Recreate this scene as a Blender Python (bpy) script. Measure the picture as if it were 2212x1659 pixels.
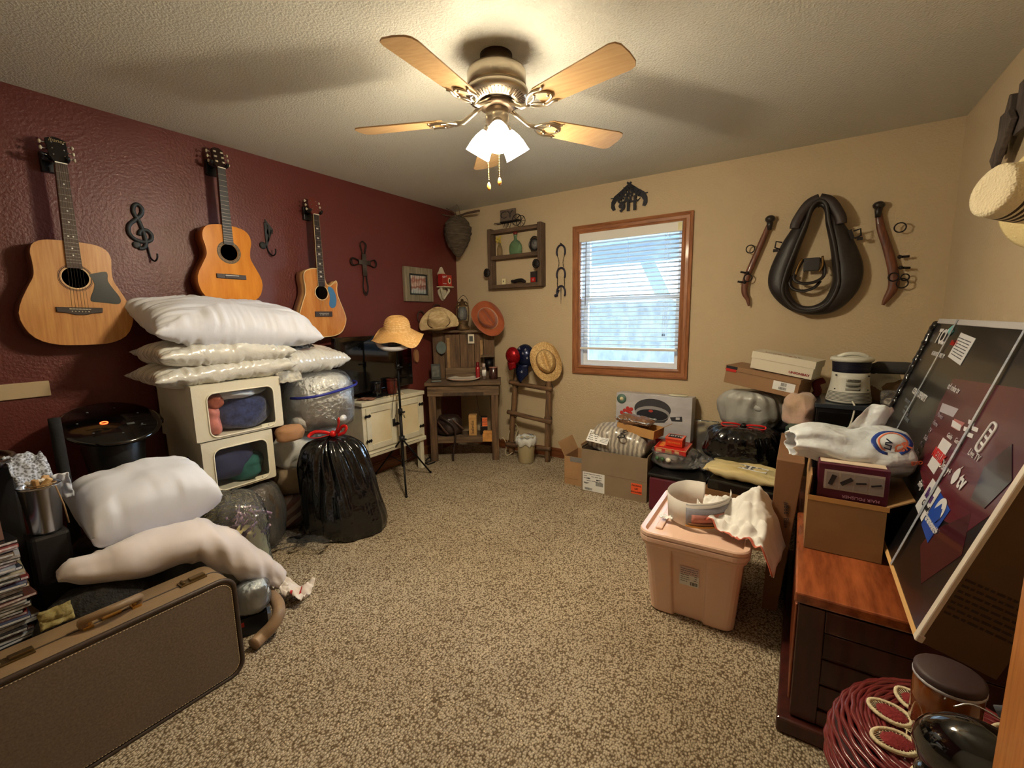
import bpy, math, random
from mathutils import Vector, Matrix, Euler, noise
random.seed(7)
for o in list(bpy.data.objects): bpy.data.objects.remove(o, do_unlink=True)
S = bpy.context.scene
COL = S.collection
PI = math.pi
RW, RH, W_ROOM, CAMY = 3.809, 2.44, 3.809, -3.705

# ---------------------------------------------------------------- camera
F_PX, YAW, PITCH, ROLL = 955.57, 0.57997, 0.14852, -0.01756
CP = Vector((3.10335, -3.70503, 1.34578))
fw = Vector((-math.sin(YAW)*math.cos(PITCH), math.cos(YAW)*math.cos(PITCH), -math.sin(PITCH)))
rt0 = Vector((math.cos(YAW), math.sin(YAW), 0)); up0 = rt0.cross(fw)
rt = rt0*math.cos(ROLL) + up0*math.sin(ROLL)
up = -rt0*math.sin(ROLL) + up0*math.cos(ROLL)
cam = bpy.data.cameras.new('camera'); camo = bpy.data.objects.new('camera', cam); COL.objects.link(camo)
m = Matrix((rt, up, -fw)).transposed().to_4x4(); m.translation = CP; camo.matrix_world = m
cam.sensor_width = 36; cam.sensor_fit = 'HORIZONTAL'; cam.lens = 36*F_PX/2212; cam.clip_start = .02
S.camera = camo
vs = S.view_settings
vs.view_transform = 'Standard'; vs.look = 'None'; vs.gamma = 1; vs.use_curve_mapping = False
vs.exposure = 1.15

def P(px, py, ax, v):
    """point where the sight line of a photograph position meets a plane of the room"""
    d = fw + rt*((px-1106)/F_PX) - up*((py-829.5)/F_PX)
    a = 'xyz'.index(ax)
    return CP + d*((v-CP[a])/d[a])
def D(px, py, x, y):
    """same, on the upright plane facing the camera that goes through (x, y)"""
    d = fw + rt*((px-1106)/F_PX) - up*((py-829.5)/F_PX)
    h = Vector((-math.sin(YAW), math.cos(YAW), 0))
    t = (Vector((x, y, 0)) - Vector((CP.x, CP.y, 0))).dot(h) / d.dot(h)
    return CP + d*t

# ---------------------------------------------------------------- world and lights
LIGHT_WARM = (1.0, .86, .62)
w = bpy.data.worlds.new('world'); S.world = w; w.use_nodes = True
bg = w.node_tree.nodes['Background']; bg.inputs[0].default_value = (.55, .78, 1.0, 1); bg.inputs[1].default_value = 1.9
def area(name, loc, rot, sx, sy, power, col, portal=False):
    l = bpy.data.lights.new(name, 'AREA'); l.shape = 'RECTANGLE'; l.size = sx; l.size_y = sy; l.energy = power; l.color = col
    if portal: l.cycles.is_portal = True
    o = bpy.data.objects.new(name, l); COL.objects.link(o); o.location = loc; o.rotation_euler = rot
    return o
area('window_portal', (1.855, .17, 1.48), (-PI/2, 0, 0), .92, 1.22, 1, (1, 1, 1), True)
sun = bpy.data.lights.new('daylight', 'SUN'); sun.energy = 36; sun.angle = math.radians(60); sun.color = (.52, .74, 1.0)
so = bpy.data.objects.new('daylight', sun); COL.objects.link(so); so.rotation_euler = Vector((-.26, -1, -.30)).to_track_quat('-Z', 'Y').to_euler()
SHADE_EMIT = 30.0
BULB_W = 13.0

# ---------------------------------------------------------------- materials
def lin(c):
    return tuple(((x/255)/12.92 if x/255 <= .04045 else ((x/255+.055)/1.055)**2.4) for x in c) + (1,)
_M = {}
def M(name, col, rough=.6, metal=0., spec=.5, bump=0., bs=60., var=0., vs_=8., col2=None, coat=0., stretch=None, bd=.004, sheen=0., kind='noise', emit=0., trans=0., det=3.):
    if name in _M: return _M[name]
    mt = bpy.data.materials.new(name); mt.use_nodes = True; _M[name] = mt
    nt = mt.node_tree; N = nt.nodes; L = nt.links; b = N['Principled BSDF']
    b.inputs['Base Color'].default_value = lin(col); b.inputs['Roughness'].default_value = rough
    b.inputs['Metallic'].default_value = metal; b.inputs['Specular IOR Level'].default_value = spec
    b.inputs['Coat Weight'].default_value = coat; b.inputs['Coat Roughness'].default_value = .08
    b.inputs['Sheen Weight'].default_value = sheen
    if trans: b.inputs['Transmission Weight'].default_value = trans
    if emit: b.inputs['Emission Color'].default_value = lin(col); b.inputs['Emission Strength'].default_value = emit
    if var or col2 or bump:
        tc = N.new('ShaderNodeTexCoord'); mp = N.new('ShaderNodeMapping'); L.new(tc.outputs['Object'], mp.inputs[0])
        if stretch: mp.inputs['Scale'].default_value = stretch
    if var or col2:
        if kind == 'voronoi':
            nz = N.new('ShaderNodeTexVoronoi'); out = nz.outputs['Distance']
        elif kind == 'wave':
            nz = N.new('ShaderNodeTexWave'); nz.inputs['Distortion'].default_value = 4; nz.inputs['Detail'].default_value = 3; nz.inputs['Detail Scale'].default_value = 1.5; out = nz.outputs['Color']
        else:
            nz = N.new('ShaderNodeTexNoise'); nz.inputs['Detail'].default_value = 5; nz.inputs['Roughness'].default_value = .6; out = nz.outputs['Fac']
        nz.inputs['Scale'].default_value = vs_; L.new(mp.outputs[0], nz.inputs[0])
        r = N.new('ShaderNodeValToRGB'); L.new(out, r.inputs[0])
        c2 = col2 if col2 else tuple(max(0, x*(1-var)) for x in col)
        r.color_ramp.elements[0].position = .3; r.color_ramp.elements[1].position = .7
        r.color_ramp.elements[0].color = lin(c2); r.color_ramp.elements[1].color = lin(col)
        L.new(r.outputs[0], b.inputs['Base Color'])
    if bump:
        nb = N.new('ShaderNodeTexNoise'); nb.inputs['Scale'].default_value = bs; nb.inputs['Detail'].default_value = det
        L.new(mp.outputs[0], nb.inputs[0])
        bp = N.new('ShaderNodeBump'); bp.inputs['Strength'].default_value = bump; bp.inputs['Distance'].default_value = bd
        L.new(nb.outputs['Fac'], bp.inputs['Height']); L.new(bp.outputs[0], b.inputs['Normal'])
    return mt
def wood(name, c1, c2, axis='x', sc=6., rough=.6, coat=0., k=12., bump=.3):
    """grain stretched along one local axis"""
    if name in _M: return _M[name]
    st = {'x': (1, k, k), 'y': (k, 1, k), 'z': (k, k, 1)}[axis]
    return M(name, c1, rough, col2=c2, vs_=sc, stretch=st, coat=coat, bump=bump, bs=sc*2, bd=.002)
def film(name, tint=(235, 238, 240), haze=.12, gloss=.3, bump=.6, bs=25.):
    """thin clear plastic: see-through with bright wrinkled glints"""
    if name in _M: return _M[name]
    mt = bpy.data.materials.new(name); mt.use_nodes = True; _M[name] = mt
    nt = mt.node_tree; N = nt.nodes; L = nt.links; N.remove(N['Principled BSDF'])
    out = N['Material Output']
    tr = N.new('ShaderNodeBsdfTransparent'); tr.inputs[0].default_value = (.97, .97, .97, 1)
    df = N.new('ShaderNodeBsdfDiffuse'); df.inputs[0].default_value = lin(tint)
    gl = N.new('ShaderNodeBsdfGlossy'); gl.inputs['Roughness'].default_value = .12
    m1 = N.new('ShaderNodeMixShader'); m1.inputs[0].default_value = haze; L.new(tr.outputs[0], m1.inputs[1]); L.new(df.outputs[0], m1.inputs[2])
    m2 = N.new('ShaderNodeMixShader'); L.new(m1.outputs[0], m2.inputs[1]); L.new(gl.outputs[0], m2.inputs[2])
    fr = N.new('ShaderNodeFresnel'); fr.inputs[0].default_value = 1.0 + gloss*1.6; L.new(fr.outputs[0], m2.inputs[0])
    tc = N.new('ShaderNodeTexCoord'); nb = N.new('ShaderNodeTexNoise'); nb.inputs['Scale'].default_value = bs; nb.inputs['Detail'].default_value = 2
    L.new(tc.outputs['Object'], nb.inputs[0]); bp = N.new('ShaderNodeBump'); bp.inputs['Strength'].default_value = bump; bp.inputs['Distance'].default_value = .012
    L.new(nb.outputs['Fac'], bp.inputs['Height']); L.new(bp.outputs[0], gl.inputs['Normal']); L.new(bp.outputs[0], fr.inputs['Normal'])
    L.new(m2.outputs[0], out.inputs[0])
    return mt

# ---------------------------------------------------------------- geometry
class G:
    def __init__(s): s.v = []; s.f = []; s.mi = []; s.sm = []
    def add(s, vs, fs, m=0, sm=False, T=None):
        n = len(s.v)
        if T is not None: vs = [T @ Vector(p) for p in vs]
        s.v += [tuple(p) for p in vs]
        for f in fs: s.f.append(tuple(i+n for i in f)); s.mi.append(m); s.sm.append(sm)
        return s
    def box(s, c, d, m=0, T=None, rot=None):
        hx, hy, hz = d[0]/2, d[1]/2, d[2]/2
        vs = [Vector((x, y, z)) for z in (-hz, hz) for y in (-hy, hy) for x in (-hx, hx)]
        if rot: R = Euler(rot).to_matrix(); vs = [R @ p for p in vs]
        vs = [p + Vector(c) for p in vs]
        return s.add(vs, [(0, 2, 3, 1), (4, 5, 7, 6), (0, 1, 5, 4), (2, 6, 7, 3), (0, 4, 6, 2), (1, 3, 7, 5)], m, False, T)
    def b2(s, lo, hi, m=0, T=None):
        return s.box([(a+b)/2 for a, b in zip(lo, hi)], [abs(b-a) for a, b in zip(lo, hi)], m, T)
    def lathe(s, prof, n=24, m=0, T=None, c=(0, 0, 0), sm=True, closed=False, sx=1., sy=1., fn=None):
        vs = []; fs = []
        for r, z in prof:
            for i in range(n):
                a = 2*PI*i/n; p = Vector((c[0]+r*sx*math.cos(a), c[1]+r*sy*math.sin(a), c[2]+z))
                if fn: p = fn(p, a, r, z)
                vs.append(p)
        k = len(prof)
        for j in range(k-1 if not closed else k):
            for i in range(n):
                a = j*n+i; b = j*n+(i+1) % n; j2 = (j+1) % k
                fs.append((a, b, j2*n+(i+1) % n, j2*n+i))
        if not closed:
            if prof[0][0] > 1e-6: fs.append(tuple(range(n))[::-1])
            if prof[-1][0] > 1e-6: fs.append(tuple((k-1)*n+i for i in range(n)))
        return s.add(vs, fs, m, sm, T)
    def cyl(s, p0, p1, r0, r1=None, n=12, m=0, T=None, sm=True):
        return s.tube([p0, p1], [r0, r0 if r1 is None else r1], n, m, T, sm=sm)
    def tube(s, pts, r, n=8, m=0, T=None, closed=False, sm=True, flat=1., upv=None):
        pts = [Vector(p) for p in pts]; k = len(pts)
        rr = r if isinstance(r, (list, tuple)) else [r]*k
        vs = []; fs = []; pu = None
        for i, p in enumerate(pts):
            if closed: t = pts[(i+1) % k] - pts[i-1]
            else: t = pts[min(i+1, k-1)] - pts[max(i-1, 0)]
            if t.length < 1e-9: t = Vector((0, 0, 1))
            t.normalize()
            if upv is not None: u = Vector(upv)
            elif pu is None: u = Vector((0, 0, 1)) if abs(t.z) < .9 else Vector((1, 0, 0))
            else: u = pu
            u = u - t*u.dot(t)
            if u.length < 1e-6: u = Vector((1, 0, 0)) - t*t.x
            u.normalize(); pu = u; w_ = t.cross(u)
            for j in range(n):
                a = 2*PI*j/n; vs.append(p + u*(rr[i]*math.cos(a)) + w_*(rr[i]*flat*math.sin(a)))
        for i in range(k if closed else k-1):
            for j in range(n):
                i2 = (i+1) % k
                fs.append((i*n+j, i*n+(j+1) % n, i2*n+(j+1) % n, i2*n+j))
        if not closed:
            fs.append(tuple(range(n))[::-1]); fs.append(tuple((k-1)*n+j for j in range(n)))
        return s.add(vs, fs, m, sm, T)
    def prism(s, pts, y0, y1, m=0, T=None, sm=False, bev=0.):
        """outline in the local x-z plane, thickness from y0 (front) to y1"""
        n = len(pts)
        ar = sum(pts[i][0]*pts[(i+1) % n][1]-pts[(i+1) % n][0]*pts[i][1] for i in range(n))
        if ar < 0: pts = pts[::-1]
        rows = [(y0, 0.), (y1, 0.)]
        if bev: sg = 1 if y1 > y0 else -1; rows = [(y0, bev), (y0+sg*bev, 0.), (y1-sg*bev, 0.), (y1, bev)]
        vs = []
        for y, ins in rows:
            for i, (x, z) in enumerate(pts):
                if ins:
                    a = Vector(pts[i-1]); b = Vector(pts[(i+1) % n]); t = (b-a)
                    if t.length > 1e-9: t.normalize()
                    x, z = x - t[1]*ins, z + t[0]*ins
                vs.append((x, y, z))
        k = len(rows); fs = [tuple(range(n)), tuple(((k-1)*n+i) for i in range(n))[::-1]]
        s.add(vs, fs, m, False, T)
        base = len(s.v)-len(vs)
        for j in range(k-1):
            for i in range(n):
                s.f.append((base+j*n+(i+1) % n, base+j*n+i, base+(j+1)*n+i, base+(j+1)*n+(i+1) % n)); s.mi.append(m); s.sm.append(sm)
        return s
    def grid(s, fn, nu, nv, m=0, T=None, sm=True, cu=False, cv=False):
        vs = [fn(i/(nu if cu else nu-1), j/(nv if cv else nv-1)) for j in range(nv) for i in range(nu)]
        fs = []
        for j in range(nv if cv else nv-1):
            for i in range(nu if cu else nu-1):
                i2 = (i+1) % nu; j2 = (j+1) % nv
                fs.append((j*nu+i, j*nu+i2, j2*nu+i2, j2*nu+i))
        return s.add(vs, fs, m, sm, T)
    def sph(s, c, r, n=16, m=0, T=None, sc=(1, 1, 1), fn=None):
        vs = []; fs = []; k = max(6, n//2)
        for j in range(k+1):
            ph = PI*j/k - PI/2
            for i in range(n):
                a = 2*PI*i/n; d = Vector((math.cos(ph)*math.cos(a), math.cos(ph)*math.sin(a), math.sin(ph)))
                q = r*(fn(d) if fn else 1)
                vs.append(Vector(c)+Vector((d.x*sc[0], d.y*sc[1], d.z*sc[2]))*q)
        for j in range(k):
            for i in range(n): fs.append((j*n+i, j*n+(i+1) % n, (j+1)*n+(i+1) % n, (j+1)*n+i))
        return s.add(vs, fs, m, True, T)
    def obj(s, name, mats, parent=None, bevel=0., subsurf=0, loc=None, rot=None, solid=0., weld=True, bseg=2):
        me = bpy.data.meshes.new(name); me.from_pydata(s.v, [], s.f)
        if not isinstance(mats, (list, tuple)): mats = [mats]
        for q in mats: me.materials.append(q)
        me.polygons.foreach_set('material_index', s.mi); me.polygons.foreach_set('use_smooth', s.sm)
        me.update(); me.validate()
        import bmesh
        bm = bmesh.new(); bm.from_mesh(me)
        if weld: bmesh.ops.remove_doubles(bm, verts=bm.verts, dist=1e-5)
        bmesh.ops.recalc_face_normals(bm, faces=bm.faces) if not solid else None
        bm.to_mesh(me); bm.free()
        o = bpy.data.objects.new(name, me); COL.objects.link(o)
        if parent: o.parent = parent
        if loc: o.location = loc
        if rot: o.rotation_euler = rot
        if solid: md = o.modifiers.new('thickness', 'SOLIDIFY'); md.thickness = solid; md.offset = 0
        if bevel: md = o.modifiers.new('bevel', 'BEVEL'); md.width = bevel; md.segments = bseg; md.limit_method = 'ANGLE'; md.angle_limit = .7
        if subsurf: md = o.modifiers.new('smooth', 'SUBSURF'); md.levels = subsurf; md.render_levels = subsurf
        return o
def tag(o, label, cat, group=None, kind=None):
    o['label'] = label; o['category'] = cat
    if group: o['group'] = group
    if kind: o['kind'] = kind
    return o
def thing(name, label, cat, loc=(0, 0, 0), rot=(0, 0, 0), group=None):
    o = bpy.data.objects.new(name, None); COL.objects.link(o); o.empty_display_size = .05
    o.location = loc; o.rotation_euler = rot if isinstance(rot, (tuple, list, Euler)) else (0, 0, rot)
    return tag(o, label, cat, group)
def struct(name, g, mats, **k):
    o = g.obj(name, mats, **k); o['kind'] = 'structure'; return o
def spline(pts, n=8, closed=False):
    k = len(pts); out = []; V = [Vector(p) for p in pts]
    for i in range(k if closed else k-1):
        if closed: a, b, c, d = V[i-1], V[i], V[(i+1) % k], V[(i+2) % k]
        else: a, b, c, d = V[max(i-1, 0)], V[i], V[i+1], V[min(i+2, k-1)]
        for j in range(n):
            t = j/n
            out.append(.5*((2*b)+(c-a)*t+(2*a-5*b+4*c-d)*t*t+(3*b-3*c+d-a)*t**3))
    if not closed: out.append(V[-1])
    return [tuple(p) for p in out]
_font = None
def text(s, size, parent, mt, loc, rot=(PI/2, 0, 0), name='lettering', ext=.0006, sx=1., align='CENTER', shear=0., bold=0.):
    cu = bpy.data.curves.new('t', 'FONT'); cu.body = s; cu.size = size; cu.align_x = align; cu.align_y = 'CENTER'; cu.extrude = ext; cu.shear = shear; cu.offset = bold; cu.resolution_u = 2
    t = bpy.data.objects.new('t', cu); COL.objects.link(t)
    me = bpy.data.meshes.new_from_object(t.evaluated_get(bpy.context.evaluated_depsgraph_get()))
    bpy.data.objects.remove(t, do_unlink=True); bpy.data.curves.remove(cu)
    me.materials.clear(); me.materials.append(mt)
    o = bpy.data.objects.new(name, me); COL.objects.link(o); o.location = loc; o.rotation_euler = rot; o.scale = (sx, 1, 1)
    if parent: o.parent = parent
    return o
def nz(p, s=1., o=0.):
    return noise.noise(Vector(p)*s + Vector((o, o*1.7, o*.3)))
def rrect(w, h, r, n=5, cx=0., cz=0.):
    out = []
    for sx, sz, a0 in ((1, 1, 0), (-1, 1, PI/2), (-1, -1, PI), (1, -1, 1.5*PI)):
        for i in range(n+1):
            a = a0 + PI/2*i/n
            out.append((cx+sx*(w/2-r)+r*math.cos(a), cz+sz*(h/2-r)+r*math.sin(a)))
    return out
def pillow_geo(w, d, h, seed=0, n=44, wr=.012, ear=.06, sag=None, wf=14., m=0, pw=.5):
    """pinched-corner cushion lying in the local x-y plane, wrinkles running in from the seams"""
    g = G()
    def top(sgn):
        def f(u, v):
            a = 2*u-1; b = 2*v-1
            x = w/2*a*(1-ear*(1-b*b)*abs(a)); y = d/2*b*(1-ear*(1-a*a)*abs(b))
            e = max(0, (1-abs(a)**3.2))**pw * max(0, (1-abs(b)**3.2))**pw
            z = h/2*e*sgn
            edge = min(1, max(abs(a), abs(b)))**4
            fr = min(1., e*2.2)
            if abs(b) > abs(a): q = nz((a*wf, b*1.2, sgn), 1., seed)
            else: q = nz((a*1.2, b*wf*.6, sgn), 1., seed)
            z += wr*(.35+1.4*edge)*q*fr*1.3 + wr*1.6*nz((a*2.1, b*2.1, sgn*2), 1., seed+5)*fr
            p = Vector((x, y, z))
            return sag(p) if sag else p
        return f
    g.grid(top(1), n, n, m); g.grid(top(-1), n, n, m)
    return g
def bag_geo(rx, ry, h, seed=0, knot=.0, n=56, k=26, pleat=.06, lump=.08, flat=.5, m=0, neck=.12, topz=None):
    """filled plastic sack: flat-bottomed lump gathered into pleats under its knot"""
    g = G(); rows = 30; vs = []; fs = []
    for j in range(rows):
        t = j/(rows-1)
        if t < .5: zz = -1+t*2*1. ; 
        ph = -PI/2 + PI*t
        c_, s_ = math.cos(ph), math.sin(ph)
        r = abs(c_)**flat; z = (1 if s_ > 0 else -1)*abs(s_)**(.9 if s_ > 0 else .45)
        r = max(r, 0.001)
        if t > .5: r = max(r, neck*(1 if knot else 0))
        for i in range(n):
            a = 2*PI*i/n
            up_ = max(0, t-.45)/.55
            pl_ = pleat*math.sin(k*a + 3*nz((math.cos(a)*2, math.sin(a)*2, t), 1, seed))*up_**1.2*(1 if knot else .4)
            dp = pleat*.5*nz((math.cos(a)*6, math.sin(a)*6, t*1.5), 1, seed+3)
            l = lump*nz((math.cos(a)*1.4*r, math.sin(a)*1.4*r, z*1.3), 1.2, seed+9)
            q = r*(1+pl_+dp+l)
            zz = z*(1+.35*lump*nz((math.cos(a)*2, math.sin(a)*2, z), 1, seed+4))
            vs.append((rx*q*math.cos(a), ry*q*math.sin(a), h/2*(zz+1)))
    for j in range(rows-1):
        for i in range(n): fs.append((j*n+i, j*n+(i+1) % n, (j+1)*n+(i+1) % n, (j+1)*n+i))
    fs.append(tuple(range(n))[::-1]); fs.append(tuple((rows-1)*n+i for i in range(n)))
    g.add(vs, fs, m, True)
    return g
def crumple(nx, ny, w, d, amp, seed, fn=None, m=0, sc=5.):
    g = G()
    def f(u, v):
        x = (u-.5)*w; y = (v-.5)*d
        z = amp*(nz((u*sc, v*sc, 0), 1, seed)+.5*nz((u*sc*2.3, v*sc*2.3, 3), 1, seed)+.25*abs(nz((u*sc*5, v*sc*5, 3), 1, seed)))
        p = Vector((x, y, z))
        return fn(p, u, v) if fn else p
    return g.grid(f, nx, ny, m)

# ---------------------------------------------------------------- shared colours
WHITE = M('white_paint', (232, 228, 218), .5)
BLACK = M('black_plastic', (16, 16, 18), .35)
BLACKM = M('black_metal', (22, 20, 22), .45, .6)
IRON = M('rusty_iron', (48, 40, 38), .6, .5, var=.5, vs_=30, bump=.4, bs=90)
CARD = M('cardboard', (162, 128, 90), .8, var=.12, vs_=6, bump=.15, bs=40, bd=.001)
CARD2 = M('cardboard_edge', (196, 150, 88), .8, bump=.3, bs=80, bd=.001)
PAPER = M('white_paper', (228, 228, 226), .7)
INK = M('black_ink', (20, 20, 22), .6)
RED = M('red_ink', (190, 34, 28), .5)
GOLD = M('yellow_brass', (200, 160, 90), .3, 1.)
CHROME = M('chrome', (210, 210, 215), .18, 1.)
# ================================================================ the room
def carpet_mat():
    mt = bpy.data.materials.new('berber_carpet'); mt.use_nodes = True
    nt = mt.node_tree; N = nt.nodes; L = nt.links; b = N['Principled BSDF']; b.inputs['Roughness'].default_value = .95; b.inputs['Specular IOR Level'].default_value = .1
    tc = N.new('ShaderNodeTexCoord'); mp = N.new('ShaderNodeMapping'); mp.inputs['Scale'].default_value = (1, .8, 1); L.new(tc.outputs['Object'], mp.inputs[0])
    wn = N.new('ShaderNodeTexNoise'); wn.inputs['Scale'].default_value = 12; L.new(mp.outputs[0], wn.inputs[0])
    mx = N.new('ShaderNodeMix'); mx.data_type = 'VECTOR'; mx.inputs['Factor'].default_value = .012; L.new(mp.outputs[0], mx.inputs[4]); L.new(wn.outputs['Color'], mx.inputs[5])
    v = N.new('ShaderNodeTexVoronoi'); v.inputs['Scale'].default_value = 140; v.inputs['Randomness'].default_value = .8; L.new(mx.outputs[1], v.inputs[0])
    v2 = N.new('ShaderNodeTexVoronoi'); v2.inputs['Scale'].default_value = 165; L.new(mx.outputs[1], v2.inputs[0])
    r = N.new('ShaderNodeValToRGB'); r.color_ramp.elements[0].position = .05; r.color_ramp.elements[0].color = lin((204, 192, 170))
    r.color_ramp.elements[1].position = .72; r.color_ramp.elements[1].color = lin((110, 93, 72))
    e = r.color_ramp.elements.new(.42); e.color = lin((188, 173, 148))
    L.new(v.outputs['Distance'], r.inputs[0])
    sp = N.new('ShaderNodeSeparateColor'); L.new(v2.outputs['Color'], sp.inputs[0])
    r2 = N.new('ShaderNodeValToRGB'); r2.color_ramp.elements[0].position = 0; r2.color_ramp.elements[0].color = (.52, .48, .43, 1)
    r2.color_ramp.elements[1].position = .26; r2.color_ramp.elements[1].color = (1, 1, 1, 1); L.new(sp.outputs[0], r2.inputs[0])
    n2 = N.new('ShaderNodeTexNoise'); n2.inputs['Scale'].default_value = 2.5; L.new(tc.outputs['Object'], n2.inputs[0])
    r3 = N.new('ShaderNodeValToRGB'); r3.color_ramp.elements[0].position = .35; r3.color_ramp.elements[0].color = (.84, .82, .8, 1); r3.color_ramp.elements[1].position = .65; L.new(n2.outputs['Fac'], r3.inputs[0])
    m1 = N.new('ShaderNodeMix'); m1.data_type = 'RGBA'; m1.blend_type = 'MULTIPLY'; m1.inputs['Factor'].default_value = .75; L.new(r.outputs[0], m1.inputs[6]); L.new(r2.outputs[0], m1.inputs[7])
    m2 = N.new('ShaderNodeMix'); m2.data_type = 'RGBA'; m2.blend_type = 'MULTIPLY'; m2.inputs['Factor'].default_value = .8; L.new(m1.outputs[2], m2.inputs[6]); L.new(r3.outputs[0], m2.inputs[7])
    L.new(m2.outputs[2], b.inputs['Base Color'])
    bp = N.new('ShaderNodeBump'); bp.inputs['Strength'].default_value = .9; bp.inputs['Distance'].default_value = .006; bp.invert = True
    L.new(v.outputs['Distance'], bp.inputs['Height']); L.new(bp.outputs[0], b.inputs['Normal'])
    return mt
WALLT = M('tan_wall_paint', (198, 178, 146), .72, bump=.75, bs=75, bd=.005, spec=.35)
WALLR = M('barn_red_wall_paint', (98, 42, 37), .42, bump=.6, bs=75, bd=.004, spec=.5)
CEIL = M('stippled_ceiling', (206, 204, 194), .85, bump=.8, bs=105, bd=.006, spec=.2)
OAK = wood('oak_casing', (178, 118, 74), (120, 70, 42), 'z', 7, .45, .2, 14)
OAKX = wood('oak_casing_across', (178, 118, 74), (120, 70, 42), 'x', 7, .45, .2, 14)
BASEW = wood('baseboard_wood', (134, 78, 44), (90, 48, 26), 'x', 6, .4, .2, 14)
YN = -4.55
struct('floor', G().b2((-.1, YN-.1, -.06), (W_ROOM+.1, .1, 0)), carpet_mat())
struct('ceiling', G().b2((-.1, YN-.1, RH), (W_ROOM+.1, .1, RH+.06)), CEIL)
struct('wall_left', G().b2((-.12, YN-.1, 0), (0, 0, RH)), WALLR)
struct('wall_right', G().b2((W_ROOM, YN-.1, 0), (W_ROOM+.12, .12, RH)), WALLT)
struct('wall_near', G().b2((0, YN-.1, 0), (W_ROOM, YN, RH)), WALLT)
WX0, WX1, WZ0, WZ1 = 1.42, 2.29, .90, 2.06
g = G()
g.b2((-.12, 0, 0), (WX0, .16, RH)); g.b2((WX1, 0, 0), (W_ROOM, .16, RH)); g.b2((WX0, 0, 0), (WX1, .16, WZ0)); g.b2((WX0, 0, WZ1), (WX1, .16, RH))
struct('wall_far', g, WALLT, weld=False)
def baseb(name, a, b, ax):
    g = G(); t = .014
    if ax == 'far': g.b2((a, -t, 0), (b, 0, .065)); g.b2((a, -t-.004, .065), (b, 0, .078)); g.b2((a, -t*.6, .078), (b, 0, .09))
    if ax == 'left': g.b2((0, a, 0), (t, b, .065)); g.b2((0, a, .065), (t+.004, b, .078)); g.b2((0, a, .078), (t*.6, b, .09))
    if ax == 'right': g.b2((W_ROOM-t, a, 0), (W_ROOM, b, .065)); g.b2((W_ROOM-t-.004, a, .065), (W_ROOM, b, .078)); g.b2((W_ROOM-t*.6, a, .078), (W_ROOM, b, .09))
    struct(name, g, BASEW, weld=False)
baseb('baseboard_far', .02, W_ROOM-.02, 'far'); baseb('baseboard_left', YN, 0, 'left'); baseb('baseboard_right', YN, 0, 'right')
# window: oak casing with mitred profile, white vinyl frame, two sashes
win = bpy.data.objects.new('window_1', None); COL.objects.link(win); win['kind'] = 'structure'; win.location = ((WX0+WX1)/2, 0, (WZ0+WZ1)/2)
hw, hh, cw = (WX1-WX0)/2, (WZ1-WZ0)/2, .066
def casing(side):
    g = G(); prof = [(-.012, 0.), (-.012, .02), (.004, .024), (.018, .016), (.040, .016), (.052, .026), (cw, .022), (cw, 0)]
    # corners at offset o outward from opening, depth dpt
    if side in ('l', 'r'):
        sx = -1 if side == 'l' else 1
        vs = []
        for sz in (-1, 1):
            for o_, d_ in prof: vs.append((sx*(hw+o_), -d_, sz*(hh+o_)))
    else:
        sz = 1 if side == 't' else -1
        vs = []
        for sx in (-1, 1):
            for o_, d_ in prof: vs.append((sx*(hw+o_), -d_, sz*(hh+o_)))
    n = len(prof)
    g.add(vs, [(i, (i+1) % n, n+(i+1) % n, n+i) for i in range(n)] + [tuple(range(n)), tuple(range(n, 2*n))])
    return g
for sd in 'lr': casing(sd).obj('window_casing', OAK, win)
for sd in 'tb': casing(sd).obj('window_casing', OAKX, win)
VINYL = M('white_vinyl', (226, 228, 230), .35)
g = G()
for sx in (-1, 1): g.b2((sx*hw, .0, -hh), (sx*(hw-.012), .10, hh))
for sz in (-1, 1): g.b2((-hw, .0, sz*hh), (hw, .10, sz*(hh-.012)))
g.obj('window_jamb', VINYL, win, weld=False)
def sash(z0, z1, y, nm):
    f = .04; g = G(); x = hw-.014
    g.b2((-x, y, z0), (-x+f, y+.03, z1)); g.b2((x-f, y, z0), (x, y+.03, z1)); g.b2((-x+f, y, z0), (x-f, y+.03, z0+f)); g.b2((-x+f, y, z1-f), (x-f, y+.03, z1))
    s_ = g.obj('window_sash', VINYL, win, weld=False)
    gl = film('window_glass', haze=.0, gloss=.25, bump=0)
    G().b2((-x+f, y+.012, z0+f), (x-f, y+.016, z1-f)).obj('window_pane', gl, s_)
sash(-.01, hh-.014, .085, 'u'); sash(-hh+.014, .03, .05, 'l')
# horizontal blind hung in the window
BL = M('blind_white', (228, 226, 220), .45)
bl = thing('window_blind', 'white horizontal slat blind hanging open inside the oak-cased window', 'blind', (1.855, -.0, WZ1))
G().b2((-.428, -.03, -.005), (.428, .035, -.075)).b2((-.428, -.036, -.005), (.428, -.03, -.078)).obj('valance', BL, bl, bevel=.003)
G().b2((.395, -.037, -.012), (.425, -.0365, -.07)).obj('bracket_cover', M('clear_bracket', (214, 206, 150), .2), bl)
zb = -.985
ns = 26
for i in range(ns):
    z = -.095 - i*(abs(zb)-.12)/(ns-1)
    g = G()
    def sl(u, v, z=z):
        a = v-.5; return Vector(((u-.5)*.84, -.008+a*.046, z + .004*(1-4*a*a) - a*.006 + .0012*nz((u*4, z*9, 0))))
    g.grid(sl, 12, 5); g.obj('slat', BL, bl, solid=.0018)
G().b2((-.42, -.032, zb-.02), (.42, .018, zb)).obj('bottom_rail', BL, bl, bevel=.003)
for x in (-.33, 0., .33):
    g = G()
    for y in (-.031, .015): g.cyl((x, y, -.08), (x, y, zb), .0009, n=4)
    g.obj('ladder_cord', BL, bl)
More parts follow.
